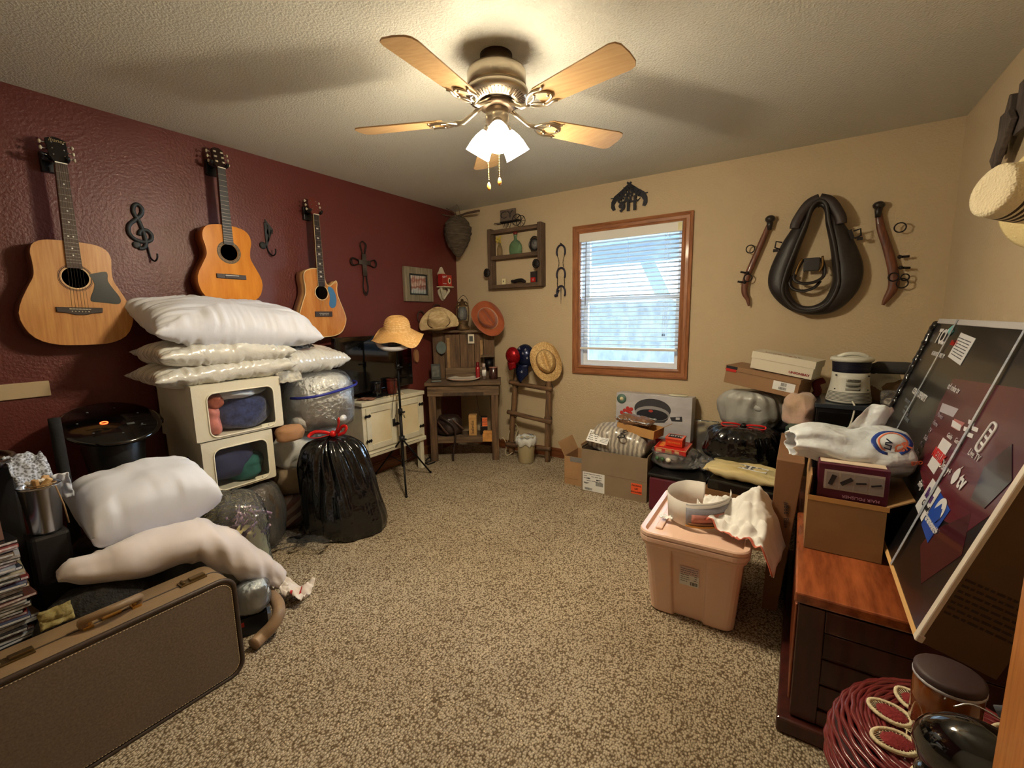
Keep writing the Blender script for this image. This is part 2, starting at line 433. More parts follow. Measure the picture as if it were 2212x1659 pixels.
G().cyl((-.365, -.034, -.08), (-.37, -.036, -.62), .003, n=6).obj('tilt_wand', M('wand', (120, 124, 130), .2), bl)
g = G(); g.cyl((.30, -.033, -.07), (.302, -.033, -.86), .0009, n=4); g.cyl((.315, -.033, -.07), (.316, -.033, -.86), .0009, n=4)
cr = g.obj('lift_cord', BL, bl)
for x in (.302, .316): G().lathe([(.002, 0), (.005, -.012), (.004, -.022)], 8, c=(x, -.033, -.86)).obj('cord_tassel', M('tassel_dark', (60, 60, 70), .5), bl)
# ---------------- outside: porch beam, slanting post, house siding, ground
SNOW = M('pale_ground', (228, 232, 238), .9, var=.25, vs_=3, bump=.5, bs=6)
struct('ground', G().b2((-9, .3, -.7), (12, 16, -.6)), SNOW)
PORCH = M('grey_porch_paint', (176, 190, 204), .7, var=.12, vs_=4)
pr_ = thing('porch_roof', 'pale boarded porch ceiling with a beam seen through the window', 'porch', (1.85, 0, 0))
G().b2((-2.6, .25, 2.28), (3.2, 2.3, 2.34)).obj('soffit', PORCH, pr_)
G().b2((-2.6, 2.1, 2.02), (3.2, 2.3, 2.28)).obj('beam', PORCH, pr_)
g = G(); g.box((0, 0, 0), (.17, .1, 1.6), rot=(0, math.radians(-26), 0))
tag(g.obj('porch_brace', PORCH, loc=tuple(P(1412, 590, 'y', 2.2))), 'pale slanting porch brace seen through the upper sash', 'brace')
tag(G().b2((-4.5, 1.9, -.6), (6, 1.98, 1.46)).b2((-4.5, 1.86, 1.46), (6, 2.02, 1.52)).obj('porch_railing_wall', M('siding', (214, 224, 234), .8, var=.25, vs_=9, stretch=(1, 1, .6))), 'low pale porch wall behind the lower sash', 'wall')
# ================================================================ ceiling fan
FX, FY = 1.945, -2.015
fan = thing('ceiling_fan', 'brushed nickel ceiling fan with five tan blades and three lit white glass shades', 'ceiling fan', (FX, FY, RH))
NICK = M('brushed_nickel', (190, 178, 158), .3, 1., bump=.1, bs=200, stretch=(1, 1, .05))
NICKD = M('dark_bronze', (70, 56, 42), .4, .8)
BLADE = wood('blade_wood', (200, 164, 116), (180, 142, 96), 'x', 5, .45, .1, 16, .1)
BLADEE = M('blade_edge_dark', (70, 50, 34), .5)
G().lathe([(.068, 0), (.068, -.012), (.072, -.03), (.07, -.058)], 36).obj('canopy', NICKD, fan)
G().lathe([(.05, -.055), (.118, -.062), (.125, -.072), (.125, -.125), (.119, -.132), (.06, -.133)], 48).obj('motor_housing', NICK, fan)
g = G(); g.lathe([(.06, -.134), (.128, -.136), (.134, -.146), (.128, -.168), (.085, -.186), (.05, -.188)], 48, m=0)
for i in range(48):
    a = 2*PI*i/48
    g.box((0, 0, 0), (.03, .0045, .003), 1, Matrix.Rotation(a, 4, 'Z') @ Matrix.Translation((.106, 0, -.1785)) @ Matrix.Rotation(-.39, 4, 'Y'))
g.obj('vent_ring', [NICK, NICKD], fan, weld=False)
G().lathe([(.075, -.186), (.08, -.2), (.062, -.212), (.03, -.214)], 32).obj('flywheel', NICKD, fan)
G().lathe([(.03, -.21), (.05, -.214), (.05, -.262), (.044, -.268), (.044, -.282), (.03, -.296), (.0, -.3)], 32).obj('switch_housing', NICK, fan)
ph0 = math.radians(-85)
def blade(k):
    a = ph0 + k*2*PI/5
    R_ = Matrix.Rotation(a, 4, 'Z') @ Matrix.Translation((0, 0, -.248)) @ Matrix.Rotation(math.radians(-11), 4, 'X')
    g = G(); o = []
    L0, L1 = .235, .64
    for x, hw_ in ((L0, .045), (L0+.02, .055), (.4, .062), (.55, .068), (L1-.035, .071), (L1-.012, .064), (L1, .045), (L1+.004, 0)): o.append((x, hw_))
    pts = [(x, y, ) for x, y in o] + [(x, -y) for x, y in o[::-1][1:]]
    g.prism(pts, 0, .006, 0, R_ @ Matrix.Rotation(PI/2, 4, 'X'))
    b = g.obj('blade', BLADE, fan, bevel=.0012)
    g = G()
    T = R_ @ Matrix.Translation((0, 0, -.004))
    g.tube([Vector((.07, 0, .052)), Vector((.11, 0, .028)), Vector((.15, 0, .004)), Vector((.19, 0, 0))], [.011, .010, .011, .012], 8, T=T, flat=.6)
    for s_ in (-1, 1):
        g.tube(spline([(.18, 0, 0), (.205, .028*s_, 0), (.245, .046*s_, 0), (.285, .040*s_, 0), (.30, .048*s_, 0)], 5), .0055, 6, T=T)
        g.tube(spline([(.18, 0, 0), (.225, .012*s_, -.001), (.25, .03*s_, 0), (.29, .02*s_, 0), (.305, 0, 0)], 5), .0042, 6, T=T)
    for x, y in ((.245, .03), (.245, -.03), (.29, 0)): g.cyl((x, y, .002), (x, y, -.006), .006, n=8, T=T)
    g.obj('blade_iron', NICK, b)
for k in range(5): blade(k)
GLOW = bpy.data.materials.new('lit_frosted_glass'); GLOW.use_nodes = True
_b = GLOW.node_tree.nodes['Principled BSDF']; _b.inputs['Base Color'].default_value = (.9, .88, .8, 1); _b.inputs['Roughness'].default_value = .4
_b.inputs['Emission Color'].default_value = LIGHT_WARM + (1,); _b.inputs['Emission Strength'].default_value = SHADE_EMIT
cam_a = math.atan2(CP.y-FY, CP.x-FX)
for k in range(3):
    a = cam_a + k*2*PI/3 + .03
    T = Matrix.Rotation(a, 4, 'Z') @ Matrix.Translation((.035, 0, -.272)) @ Matrix.Rotation(math.radians(-33), 4, 'Y')
    g = G(); g.tube([(-.01, 0, .01), (0, 0, -.005)], .009, 10, T=T); g.lathe([(.012, 0), (.021, -.003), (.024, -.028), (.019, -.03)], 20, T=T)
    arm = g.obj('lamp_socket', NICK, fan)
    g = G(); pr = [(.021, -.022), (.030, -.034), (.041, -.058), (.049, -.085), (.053, -.112), (.056, -.128)]
    g.lathe(pr + [(r-.003, z) for r, z in pr[::-1]], 28, T=T, closed=True)
    g.obj('lamp_shade', GLOW, arm)
    l = bpy.data.lights.new('bulb', 'POINT'); l.energy = BULB_W; l.color = LIGHT_WARM; l.shadow_soft_size = .024
    lo = bpy.data.objects.new('bulb_light', l); COL.objects.link(lo); lo.parent = arm; lo.location = T @ Vector((0, 0, -.125))
def chain(px, zb, kz):
    g = G(); z = -.292; q = Vector(px)
    n = int((z-zb)/.0065)
    for i in range(n): g.sph((q.x, q.y, z-.0065*i), .0021, 6)
    c = g.obj('pull_chain', GOLD, fan)
    G().lathe([(.002, 0), (.006, -.006), (.0085, -.018), (.007, -.028), (.003, -.034)], 12, c=(q.x, q.y, zb)).obj('chain_knob', M('chain_knob_wood', (214, 140, 60), .4), c)
cr_ = Vector((math.cos(YAW), math.sin(YAW), 0)); ctw = Vector((math.cos(cam_a), math.sin(cam_a), 0))
chain(cr_*-.043+ctw*.0, -.505, 0); chain(cr_*.004+ctw*.05, -.50, 0)

# ================================================================ on the far (tan) wall
RUST = wood('weathered_barnwood', (112, 88, 66), (70, 54, 42), 'x', 5, .85, 0, 10, .8)
RUSTZ = wood('weathered_barnwood_upright', (108, 86, 66), (66, 50, 40), 'z', 5, .85, 0, 10, .8)
sx0, sx1, sz0, sz1, sd = .475, 1.075, 1.63, 2.185, .09
ws = thing('shadow_box_shelf', 'rustic square barnwood wall shelf with two openings left of the window', 'shelf', ((sx0+sx1)/2, -.001, sz0))
hw_ = (sx1-sx0)/2; H_ = sz1-sz0
for s_ in (-1, 1): G().b2((s_*hw_, -sd, 0), (s_*(hw_-.042), 0, H_+.012)).obj('side_board', RUSTZ, ws, bevel=.005)
for z in (0, .275, H_-.04): G().b2((-hw_+.042, -sd, z), (hw_-.042, 0, z+.036)).obj('shelf_board', RUST, ws, bevel=.004)
for x, z in ((-hw_+.0, .155), (hw_-.045, .20)):
    g = G(); T = Matrix.Translation((x, -sd-.012, z))
    g.lathe([(0, -.012), (.022, -.01), (.036, 0), (.037, .01), (.0, .012)], 20, T=T @ Matrix.Rotation(PI/2, 4, 'X'), sy=1.15)
    for i in range(12): a = 2*PI*i/12; g.sph((math.cos(a)*.029, -.009, math.sin(a)*.033), .003, 6, m=1, T=T)
    tag(g.obj('concho_medallion', [IRON, CHROME], loc=(ws.location.x, 0, sz0)), 'black beaded oval concho on the %s post of the barnwood shelf' % ('left' if x < 0 else 'right'), 'medallion', 'conchos on the barnwood shelf')
def green_bottle():
    b = thing('glass_bottle', 'round green glass bottle with red stopper on the upper shelf', 'bottle', (.775, -.048, sz0+.311))
    GG = M('green_glass', (160, 200, 160), .05, trans=.75)
    G().lathe([(0, 0), (.058, 0), (.066, .01), (.07, .05), (.066, .085), (.045, .115), (.018, .132), (.015, .165), (.02, .168), (.02, .178), (.014, .18)], 28, sy=.55).obj('bottle_glass', GG, b)
    G().lathe([(.019, .181), (.02, .184), (.02, .207), (0, .209)], 16).obj('stopper', M('red_stopper', (120, 38, 30), .5), b)
green_bottle()

v = thing('glass_vase', 'slim clear glass bottle holding yellow dried flowers on the upper shelf', 'vase', (.595, -.05, sz0+.311))
v.scale = (.78, .78, .78)
G().lathe([(0, 0), (.034, 0), (.037, .02), (.036, .08), (.026, .115), (.015, .135), (.015, .155), (.018, .157)], 24).obj('vase_glass', M('pale_glass', (214, 196, 160), .05, trans=.85), v)
g = G()
for i in range(9):
    a = i*2.4; p = (-.02+.028*math.cos(a), .015*math.sin(a), .165+.010*i*.8)
    g.tube([(0, 0, .1), ((p[0])*.5, p[1]*.5, .16), p], .0012, 5)
g.obj('flower_stem', M('dry_stem', (120, 110, 60), .8), v)
for i in range(9):
    a = i*2.4; p = (-.02+.028*math.cos(a), .015*math.sin(a), .165+.010*i*.8)
    g = G()
    for j in range(5): b_ = j*2*PI/5; g.sph((p[0]+.009*math.cos(b_), p[1], p[2]+.009*math.sin(b_)), .007, 6, sc=(1, .5, 1))
    g.obj('flower', M('yellow_petal', (206, 184, 84), .7), v)
c = thing('desk_clock', 'small round dark metal clock at the right of the upper shelf', 'clock', (.985, -.05, sz0+.311))
g = G(); T = Matrix.Translation((0, 0, .068)) @ Matrix.Rotation(PI/2, 4, 'X'); g.lathe([(0, -.02), (.05, -.02), (.056, -.012), (.056, .016), (.05, .022), (.047, .016), (0, .016)], 28, T=T)
for s_ in (-1, 1): g.cyl((s_*.03, 0, .02), (s_*.036, 0, 0), .005, n=6)
g.tube(spline([(-.045, 0, .115), (-.02, 0, .138), (.01, 0, .138), (.02, 0, .13)], 4), .006, 6); g.obj('clock_case', M('pewter', (70, 66, 66), .35, .8), c)
g = G(); g.lathe([(0, .0165), (.046, .0165), (0, .0167)], 28, T=T); g.obj('clock_face', M('clock_face_grey', (120, 118, 116), .3), c)
g = G(); g.box((0, -.0195, .08), (.004, .001, .026)); g.box((.012, -.0195, .068), (.026, .001, .003)); g.obj('clock_hand', INK, c)
o = G().b2((-.018, -.008, 0), (.018, .008, .055)); o.prism([(-.003, .02), (.006, .026), (.004, .04), (-.005, .034)], -.0085, -.008, 1)
tag(o.obj('small_card', [M('cream_card', (232, 224, 180), .6), INK], loc=(.64, -.055, sz0+.037)), 'little cream card with a dark figure on the lower shelf', 'card')
g = G(); g.tube(spline([(-.02, 0, .02), (.02, 0, .03), (.07, 0, .03), (.09, 0, .02)], 5), [.017]*16, 10, flat=.9)
for i in range(9): a = PI*.15+i*PI/4.6; g.cyl((-.03, 0, .026), (-.03+.034*math.cos(a), 0, .026+.026*math.sin(a)), .003, .0006, 5)
g.cyl((-.034, -.012, .026), (-.034, .012, .026), .011, n=12); g.sph((.1, 0, .018), .014, 10)
tag(g.obj('spiked_spur', IRON, loc=(.77, -.05, sz0+.037)), 'dark iron spur with a spiked rowel lying on the lower shelf', 'spur')
c = thing('small_box_card', 'little dark box with a red patch standing at the right of the lower shelf', 'box', (.965, -.03, sz0+.036), (0, 0, -.25))
G().b2((-.038, -.014, 0), (.038, .014, .105)).obj('box_body', M('charcoal_print', (58, 52, 54), .5, var=.4, vs_=60), c, bevel=.002)
G().b2((-.03, -.0148, .008), (.03, -.014, .05)).obj('red_patch', RED, c); text('6', .03, c, PAPER, (0, -.0155, .03))
# little cart with a lettered sign on top
c = thing('toy_cart', 'small black wire cart carrying a lettered board on top of the barnwood shelf', 'ornament', (.70, -.05, sz1+.008))
g = G()
for y in (-.02, .02): g.cyl((-.15, y, .05), (.10, y, .052), .0035, n=6)
g.box((.02, 0, .056), (.20, .05, .006))
g.obj('cart_frame', IRON, c)
for y in (-.034, .034):
    g = G(); T = Matrix.Translation((.115, y, .052)); g.tube([(.05*math.cos(2*PI*i/24), 0, .05*math.sin(2*PI*i/24)) for i in range(24)], .003, 6, T=T, closed=True)
    for i in range(4): a = i*PI/4; g.cyl((.05*math.cos(a), 0, .05*math.sin(a)), (-.05*math.cos(a), 0, -.05*math.sin(a)), .0016, n=5, T=T)
    g.obj('cart_wheel', IRON, c)
for x in (-.04, .0):
    g = G(); g.tube([(x-.018, -.02, .05), (x, -.02, .002), (x+.018, -.02, .05)], .0022, 5); g.tube([(x-.018, .02, .05), (x, .02, .002), (x+.018, .02, .05)], .0022, 5); g.obj('cart_leg', IRON, c)
bd_ = G().b2((-.085, -.012, .062), (.085, .0, .165)).obj('sign_board', M('driftwood_board', (120, 104, 90), .8, var=.3, vs_=10, stretch=(1, 8, 8)), c)
text('CY', .095, bd_, M('dark_letter', (44, 38, 42), .7), (-.012, -.0135, .113), sx=1.2)
# horseshoe chain
hs = thing('horseshoe_chain', 'three dark horseshoes linked by chain hanging left of the window', 'wall decoration', (1.235, -.012, 1.5))
def hshoe(g, cx, cz, w, h, flip=False, T=None, r=.0085):
    pts = []
    for i in range(19):
        a = math.radians(-32+244*i/18)
        pts.append((cx+w*math.cos(a), 0, cz+(h*math.sin(a))*(1)))
    g.tube(pts, [r*.7]+[r]*17+[r*.7], 8, T=T, flat=1.)
for cz, n_ in ((.425, 0), (.225, 1), (.065, 2)):
    g = G(); hshoe(g, 0, cz, .042, .06)
    if n_ == 2: g.cyl((0, 0, .12), (.0, 0, -.035), .0035, .001, 6); g.sph((-.055, 0, .04), .014, 8); g.tube([(-.055, 0, .04), (-.04, 0, .05), (-.02, 0, .09)], .006, 6)
    g.obj('horseshoe', M('blued_iron', (44, 42, 62), .5, .4), hs)
for z0, z1 in ((.39, .27), (.185, .11)):
    for s_ in (-1, 1):
        g = G(); n = 7
        for i in range(n):
            t = i/(n-1); p = Vector((s_*(.034-.014*math.sin(t*PI)*(1 if z0 > .3 else -.2)), 0, z0+(z1-z0)*t)); d_ = Vector((0, 0, .011))
            ax = Vector((.004, 0, 0)) if i % 2 else Vector((0, .004, 0))
            g.tube([p+d_, p+ax, p-d_, p-ax], .0016, 5, closed=True)
        g.obj('chain', IRON, hs)
G().cyl((0, .012, .497), (0, -.014, .5), .0035, n=8).obj('nail', IRON, hs)
# WE DON'T CALL 911 plaque
sg = thing('metal_sign', 'black cut-metal sign of two crossed revolvers above the window', 'sign', (1.85, -.012, 2.205))
SB = M('black_cut_metal', (30, 28, 36), .45, .3)
g = G()
for s_ in (-1, 1):
    T = Matrix.Translation((0, -.004 if s_ > 0 else .004, 0)) @ Matrix.Scale(s_, 4, (1, 0, 0))
    g.prism([(-.02, .205), (-.012, .215), (.075, .15), (.125, .118), (.15, .075), (.152, .03), (.135, .005), (.112, .012), (.122, .05), (.105, .078), (.075, .09), (.055, .115), (.03, .135)], 0, .005, T=T)
    g.box((.0, .0, .0), (.05, .012, .03), T=T @ Matrix.Translation((.07, -.001, .118)) @ Matrix.Rotation(.65, 4, 'Y'))
    g.tube([(.095*1, 0, .075), (.075, 0, .055), (.06, 0, .07), (.065, 0, .09)], .0035, 6, T=T); g.box((.14, .001, .105), (.03, .004, .008), T=T)
g.obj('crossed_revolvers', SB, sg, weld=False)
text('WE', .050, sg, SB, (0, -.012, .150), ext=.002, bold=.0035); text("DON'T", .052, sg, SB, (-.005, -.013, .112), ext=.002, bold=.0035)
text('CALL', .060, sg, SB, (-.005, -.012, .070), ext=.002, bold=.004, sx=1.15); text('911', .088, sg, SB, (0, -.012, .015), ext=.002, bold=.005, sx=1.2)
# horse tack
LEA = M('black_leather', (42, 36, 34), .5, var=.35, vs_=14, bump=.5, bs=60, bd=.002)
HAM = wood('hame_wood', (128, 72, 44), (70, 38, 26), 'z', 8, .5, .15, 8)
hc = thing('horse_collar', 'large black leather horse collar hanging on the tan wall', 'horse collar', (3.14, -.03, 1.33))
def collar_pts(n=64):
    O = spline([(0, .735), (.075, .70), (.13, .60), (.20, .47), (.262, .30), (.245, .15), (.15, .03), (.03, 0.), (-.12, .035), (-.235, .15), (-.262, .28), (-.205, .46), (-.13, .60), (-.075, .70)], 6, True)
    return O
Oc = collar_pts()
In = spline([(0, .70), (.03, .67), (.045, .58), (.075, .45), (.10, .30), (.105, .20), (.07, .10), (0, .06), (-.075, .08), (-.13, .17), (-.125, .28), (-.085, .45), (-.05, .58), (-.03, .67)], 6, True)
g = G(); K = 12
def cf(u, v):
    i = int(round(u*len(Oc))) % len(Oc); o_, i_ = Vector((Oc[i][0], 0, Oc[i][1])), Vector((In[i][0], 0, In[i][1]))
    a = 2*PI*v; c_ = (o_+i_)/2; h = (o_-i_)/2
    L_ = h.length
    q = .5-.5*math.cos(a)
    r = c_ + h*math.cos(a)*(1) + Vector((0, -1, 0))*math.sin(a)*min(.05, L_*.9)*(1.0-.25*math.cos(a))
    r.y -= .03
    r += Vector((0, 1, 0))*.006*nz(r*9)
    return r
g.grid(cf, len(Oc), K, cu=True, cv=True); g.obj('collar_pad', LEA, hc)
g = G(); pp = [Vector((In[i][0]*1.28, -.082, (In[i][1]-.37)*1.10+.365)) for i in range(len(In))]
g.tube(pp, .012, 8, closed=True); g.obj('collar_roll', LEA, hc)
g = G()
for s_ in (-1, 1): g.tube(spline([(s_*.0, -.07, .745), (s_*.06, -.07, .715), (s_*.115, -.075, .62), (s_*.125, -.075, .57)], 5), .03, 8, flat=.5)
g.obj('collar_cap', M('worn_leather', (60, 48, 46), .55, var=.3, vs_=20, bump=.4, bs=50, bd=.002), hc)
for s_, z in ((-1, .47), (1, .50)):
    g = G(); x = s_*.182
    g.box((x, -.06, z), (.02, .012, .06), rot=(0, s_*-.35, 0)); g.tube([(x+s_*.01, -.06, z+.02), (x+s_*.045, -.06, z+.03), (x+s_*.05, -.06, z-.01), (x+s_*.02, -.06, z-.025)], .005, 6); g.box((x+s_*.045, -.06, z-.03), (.03, .008, .02))
    g.obj('buckle', IRON, hc)
G().cyl((0, .03, .71), (0, -.07, .72), .005, n=8).obj('nail', IRON, hc)
st = thing('stirrup', 'black wooden stirrup with leather strap hanging inside the horse collar', 'stirrup', (3.12, -.05, 1.50))
g = G()
g.tube(spline([(-.045, -.02, .20), (-.075, -.035, .13), (-.085, -.05, .07), (-.04, -.06, .04), (.03, -.06, .045), (.075, -.05, .08), (.075, -.035, .14), (.055, -.02, .20)], 5), .013, 8, flat=.6)
g.tube(spline([(-.085, 0, .10), (-.11, -.02, .06), (-.09, -.03, .01), (-.03, -.04, -.01), (.03, -.04, .01), (.06, -.03, .05)], 5), .014, 8, flat=.6); g.obj('stirrup_loop', M('black_worn_wood', (36, 30, 28), .4), st)
G().b2((-.04, -.035, .12), (.05, -.02, .205)).obj('tread_strap', LEA, st, bevel=.004)
for pp_ in ([(-.05, -.04, .20), (-.07, -.05, .15), (-.08, -.06, .10)], [(.062, -.03, .21), (.066, -.05, .15), (.05, -.06, .11)]): G().tube(spline(pp_, 4), .007, 6).obj('brass_edge', M('brass_worn', (138, 104, 56), .4, .7), st)
G().cyl((0, .05, .21), (0, -.02, .2), .004, n=8).obj('nail', IRON, st)
def hame(lab, base, pts, rad, knob, side, rings, pins):
    h_ = thing('harness_hame', lab, 'harness hame', base)
    g = G(); g.tube([(p[0], -.03, p[1]) for p in spline(pts, 5)], [a for a in [Vector(q).x for q in spline([(r, 0) for r in rad], 5)]], 10, flat=.55, upv=(1, 0, 0)); g.obj('hame_bar', HAM, h_)
    k = pts[-1]
    G().sph((k[0], -.035, k[1]+.022), .032, 16, sc=(1, 1, .78)).lathe([(.014, -.05), (.018, -.02), (.022, .01)], 12, c=(k[0], -.035, k[1])).obj('hame_knob', M('black_ball', (34, 28, 26), .35), h_)
    for (x, z, r) in rings:
        g = G(); g.tube([(x+r*math.cos(2*PI*i/20), -.045, z+r*math.sin(2*PI*i/20)) for i in range(20)], .0038, 6, closed=True); g.obj('iron_ring', IRON, h_)
    g = G()
    for (x, z, a) in pins: g.cyl((x, -.03, z), (x+side*.045, -.045, z+a), .007, n=8); g.sph((x, -.045, z), .012, 8)
    g.obj('iron_pin', IRON, h_)
hame('left of two wooden harness hames with black ball end, nearer the window', (2.80, -.004, 1.40),
     [(-.035, 0), (-.045, .05), (-.068, .10), (-.065, .18), (-.045, .25), (-.01, .35), (.035, .48), (.065, .57)], [.006, .014, .02, .022, .021, .02, .019, .015], 1, -1, [(-.045, .40, .027), (-.05, .20, .026)], [(-.055, .235, .01), (-.07, .17, .008)])
hame('right of two wooden harness hames with black ball end, nearer the room corner', (3.50, -.004, 1.385),
     [(.02, 0), (.035, .04), (.06, .10), (.06, .16), (.045, .24), (.01, .36), (-.03, .48), (-.05, .59)], [.008, .018, .027, .028, .026, .024, .022, .016], 1, 1, [(.062, .465, .028), (.10, .13, .028), (.11, .165, .02), (.055, .17, .025)], [(.075, .29, .0), (.085, .225, -.005)])
# ================================================================ guitars on the red wall
ROT_RED = PI/2
def body_outline(hw_pts, L, right=None, n=6):
    R_ = spline([(h, z) for h, z in (right or hw_pts)], n); Lf = spline([(-h, z) for h, z in hw_pts], n)
    return R_ + Lf[::-1][1:-1]
def guitar(label, y, zb, zn, zh, hw_pts, depth, right, topm, sidem, neckm, fbm, headm, style, tilt=0.):
    g_ = thing('acoustic_guitar', label, 'guitar', (.004, y, zb), (0, tilt, ROT_RED), 'guitars on the red wall')
    L = hw_pts[-1][1]; yf = -.115; hz = L*.655; bz = L*.34
    ol = body_outline(hw_pts, L, right)
    G().prism(ol, yf+.004, yf+depth, sm=True).obj('guitar_body', sidem, g_)
    # soundboard with the round hole cut out as a ring of quads
    g = G(); n = 72; hr = .049
    def hit(a):
        d = Vector((math.cos(a), math.sin(a))); best = None
        c = Vector((0, hz))
        for i in range(len(ol)):
            p, q = Vector(ol[i]), Vector(ol[(i+1) % len(ol)]); e = q-p
            den = d.x*e.y-d.y*e.x
            if abs(den) < 1e-9: continue
            t = ((p-c).x*e.y-(p-c).y*e.x)/den; s_ = ((p-c).x*d.y-(p-c).y*d.x)/den
            if t > 0 and -1e-6 <= s_ <= 1+1e-6: best = t if best is None else min(best, t)
        return c+d*(best or .1)
    vs = []; 
    for i in range(n):
        a = 2*PI*i/n; o_ = hit(a); vs += [(hr*math.cos(a), yf, hz+hr*math.sin(a)), (o_.x, yf, o_.y), (o_.x*1.004, yf+.006, hz+(o_.y-hz)*1.004), (hr*math.cos(a), yf+.02, hz+hr*math.sin(a))]
    fs = []
    for i in range(n):
        b = 4*i; c = 4*((i+1) % n); fs += [(b, b+1, c+1, c), (b+1, b+2, c+2, c+1), (b, c, c+3, b+3)]
    g.add(vs, fs, 0); g.obj('soundboard', topm, g_)
    g = G(); g.lathe([(0, 0), (hr, 0)], 32, T=Matrix.Translation((0, yf+.0034, hz)) @ Matrix.Rotation(PI/2, 4, 'X')); g.obj('sound_hole', M('guitar_dark_inside', (26, 16, 12), .9), g_)
    g = G(); T = Matrix.Translation((0, yf-.0006, hz)) @ Matrix.Rotation(PI/2, 4, 'X')
    rs = {'d': [(.050, .053, 1), (.0575, .0605, 0), (.063, .0645, 0)], 'c': [(.050, .068, 2), (.052, .054, 0), (.063, .065, 0)], 'e': [(.050, .056, 1), (.0565, .058, 0)]}[style]
    for r0, r1, k in rs: g.lathe([(r0, 0), (r1, 0), (r1, .0006), (r0, .0006)], 48, m=k, T=T, sm=False, closed=True)
    g.obj('rosette', [INK, M('cream_binding', (224, 200, 150), .4), M('mosaic_rosette', (150, 120, 70), .5, col2=(60, 46, 30), vs_=220)], g_, weld=False)
    if style == 'e':
        g = G(); g.tube([(x, yf+.001, z) for x, z in ol], .0035, 6, closed=True); g.obj('body_binding', M('cream_binding', (224, 200, 150), .4), g_)
    # bridge
    g = G()
    if style == 'c': g.box((0, yf-.004, bz), (.17, .008, .028)); g.box((0, yf-.009, bz+.002), (.075, .006, .024))
    else: g.prism([(-.085, bz+.014), (.085, bz+.014), (.083, bz-.01), (.045, bz-.014), (.02, bz-.022), (-.02, bz-.022), (-.045, bz-.014), (-.083, bz-.01)], yf-.009, yf) if style == 'd' else g.box((0, yf-.005, bz), (.14, .01, .038))
    br = g.obj('bridge', M('rosewood_bridge', (52, 38, 34), .5), g_, bevel=.002)
    g = G(); g.box((0, yf-.011, bz+.006), (.078, .004, .003)); g.obj('saddle', M('bone', (226, 220, 200), .4), br)
    if style != 'c':
        for i in range(6): G().sph((-.03+.012*i, yf-.0105, bz-.006), .003, 6).obj('bridge_pin', M('bone', (226, 220, 200), .4), br)
    # neck, fingerboard, frets
    fb0 = hz+hr-.004; fw0, fw1 = .028, .0215
    G().prism([(-fw0, L-.03), (fw0, L-.03), (fw1, zn-zb), (-fw1, zn-zb)], yf-.002, yf+.02).obj('neck', neckm, g_, bevel=.006)
    fb = G().prism([(-fw0, fb0), (fw0, fb0), (fw1, zn-zb), (-fw1, zn-zb)], yf-.008, yf-.001).obj('fingerboard', fbm, g_, bevel=.001)
    if style == 'e':
        g = G()
        for s_ in (-1, 1): g.tube([(s_*fw0, yf-.006, fb0), (s_*fw1, yf-.006, zn-zb)], .0022, 6)
        g.obj('neck_binding', M('cream_binding', (224, 200, 150), .4), g_)
    sc = 2*((zn-zb)-bz) ; top = zn-zb; g = G()
    for i in range(1, 20):
        z = top-((top-bz)*(1-2**(-i/12)))
        if z < fb0: break
        wv = fw0+(fw1-fw0)*(z-fb0)/(top-fb0); g.box((0, yf-.0085, z), (2*wv, .0012, .0016))
    g.obj('fret_wires', M('fret_nickel', (150, 140, 125), .4, .8), fb)
    if style != 'c':
        for i in (3, 5, 7, 9, 12, 12.1, 15, 17):
            j = int(i); z = top-((top-bz)*(1-2**(-(j-.5)/12)))
            xs = [-.009, .009] if i == 12 and style == 'd' else [0]
            if i == 12.1: continue
            for x in xs:
                (G().sph((x, yf-.0082, z), .0036, 10, sc=(1, .2, 1)) if style == 'd' else G().box((x, yf-.0084, z), (.017, .001, .010))).obj('fret_marker', M('pearl', (232, 228, 216), .25), fb)
    G().box((0, yf-.009, top+.003), (2*fw1, .008, .005)).obj('nut', M('bone', (226, 220, 200), .4), g_)
    # head
    hl = zh-zn
    if style == 'e': hp = spline([(-.022, 0), (-.034, .03), (-.036, hl*.75), (-.02, hl*.95), (0, hl), (.02, hl*.95), (.036, hl*.75), (.034, .03), (.022, 0)], 4)
    elif style == 'd': hp = [(-.021, 0), (-.033, .03), (-.038, hl*.9), (-.02, hl*.97), (-.008, hl*1.02), (.012, hl), (.034, hl*.93), (.034, .03), (.021, 0)]
    else: hp = [(-.024, 0), (-.030, .02), (-.031, hl*.9), (-.012, hl), (.012, hl), (.031, hl*.9), (.030, .02), (.024, 0)]
    Th = Matrix.Translation((0, yf-.002, top+.004)) @ Matrix.Rotation(math.radians(-14), 4, 'X')
    hd = G().prism(hp, 0, .016, T=Th).obj('headstock', headm, g_, bevel=.002)
    for s_ in (-1, 1):
        for i in range(3):
            z = hl*(.28+.24*i)
            g = G(); g.cyl((s_*.02, -.008, z), (s_*.02, .003, z), .003, n=8, T=Th) if style != 'c' else g.cyl((s_*.012, -.004, z), (s_*.026, -.004, z), .005, n=8, m=1, T=Th)
            g.cyl((s_*.034, .012, z), (s_*.05, .012, z), .003, n=6, T=Th); g.sph((s_*.056, .012, z), .0095, 8, m=1, T=Th, sc=(.6, 1, 1))
            g.obj('tuning_peg', [CHROME, M('ivory_button', (206, 196, 170), .35)], hd)
    if style == 'd': text('Ibanez', .022, hd, M('gold_decal', (150, 130, 90), .4), Th @ Vector((0, -.002, hl*.86)), shear=.3)
    if style != 'c':
        for i in range(6):
            x = -.03+.012*i
            g = G(); g.cyl((x, yf-.013, bz+.004), (x*.6, yf-.012, top), .0006, n=4); g.obj('string', M('steel_string', (120, 112, 96), .4, .9), g_)
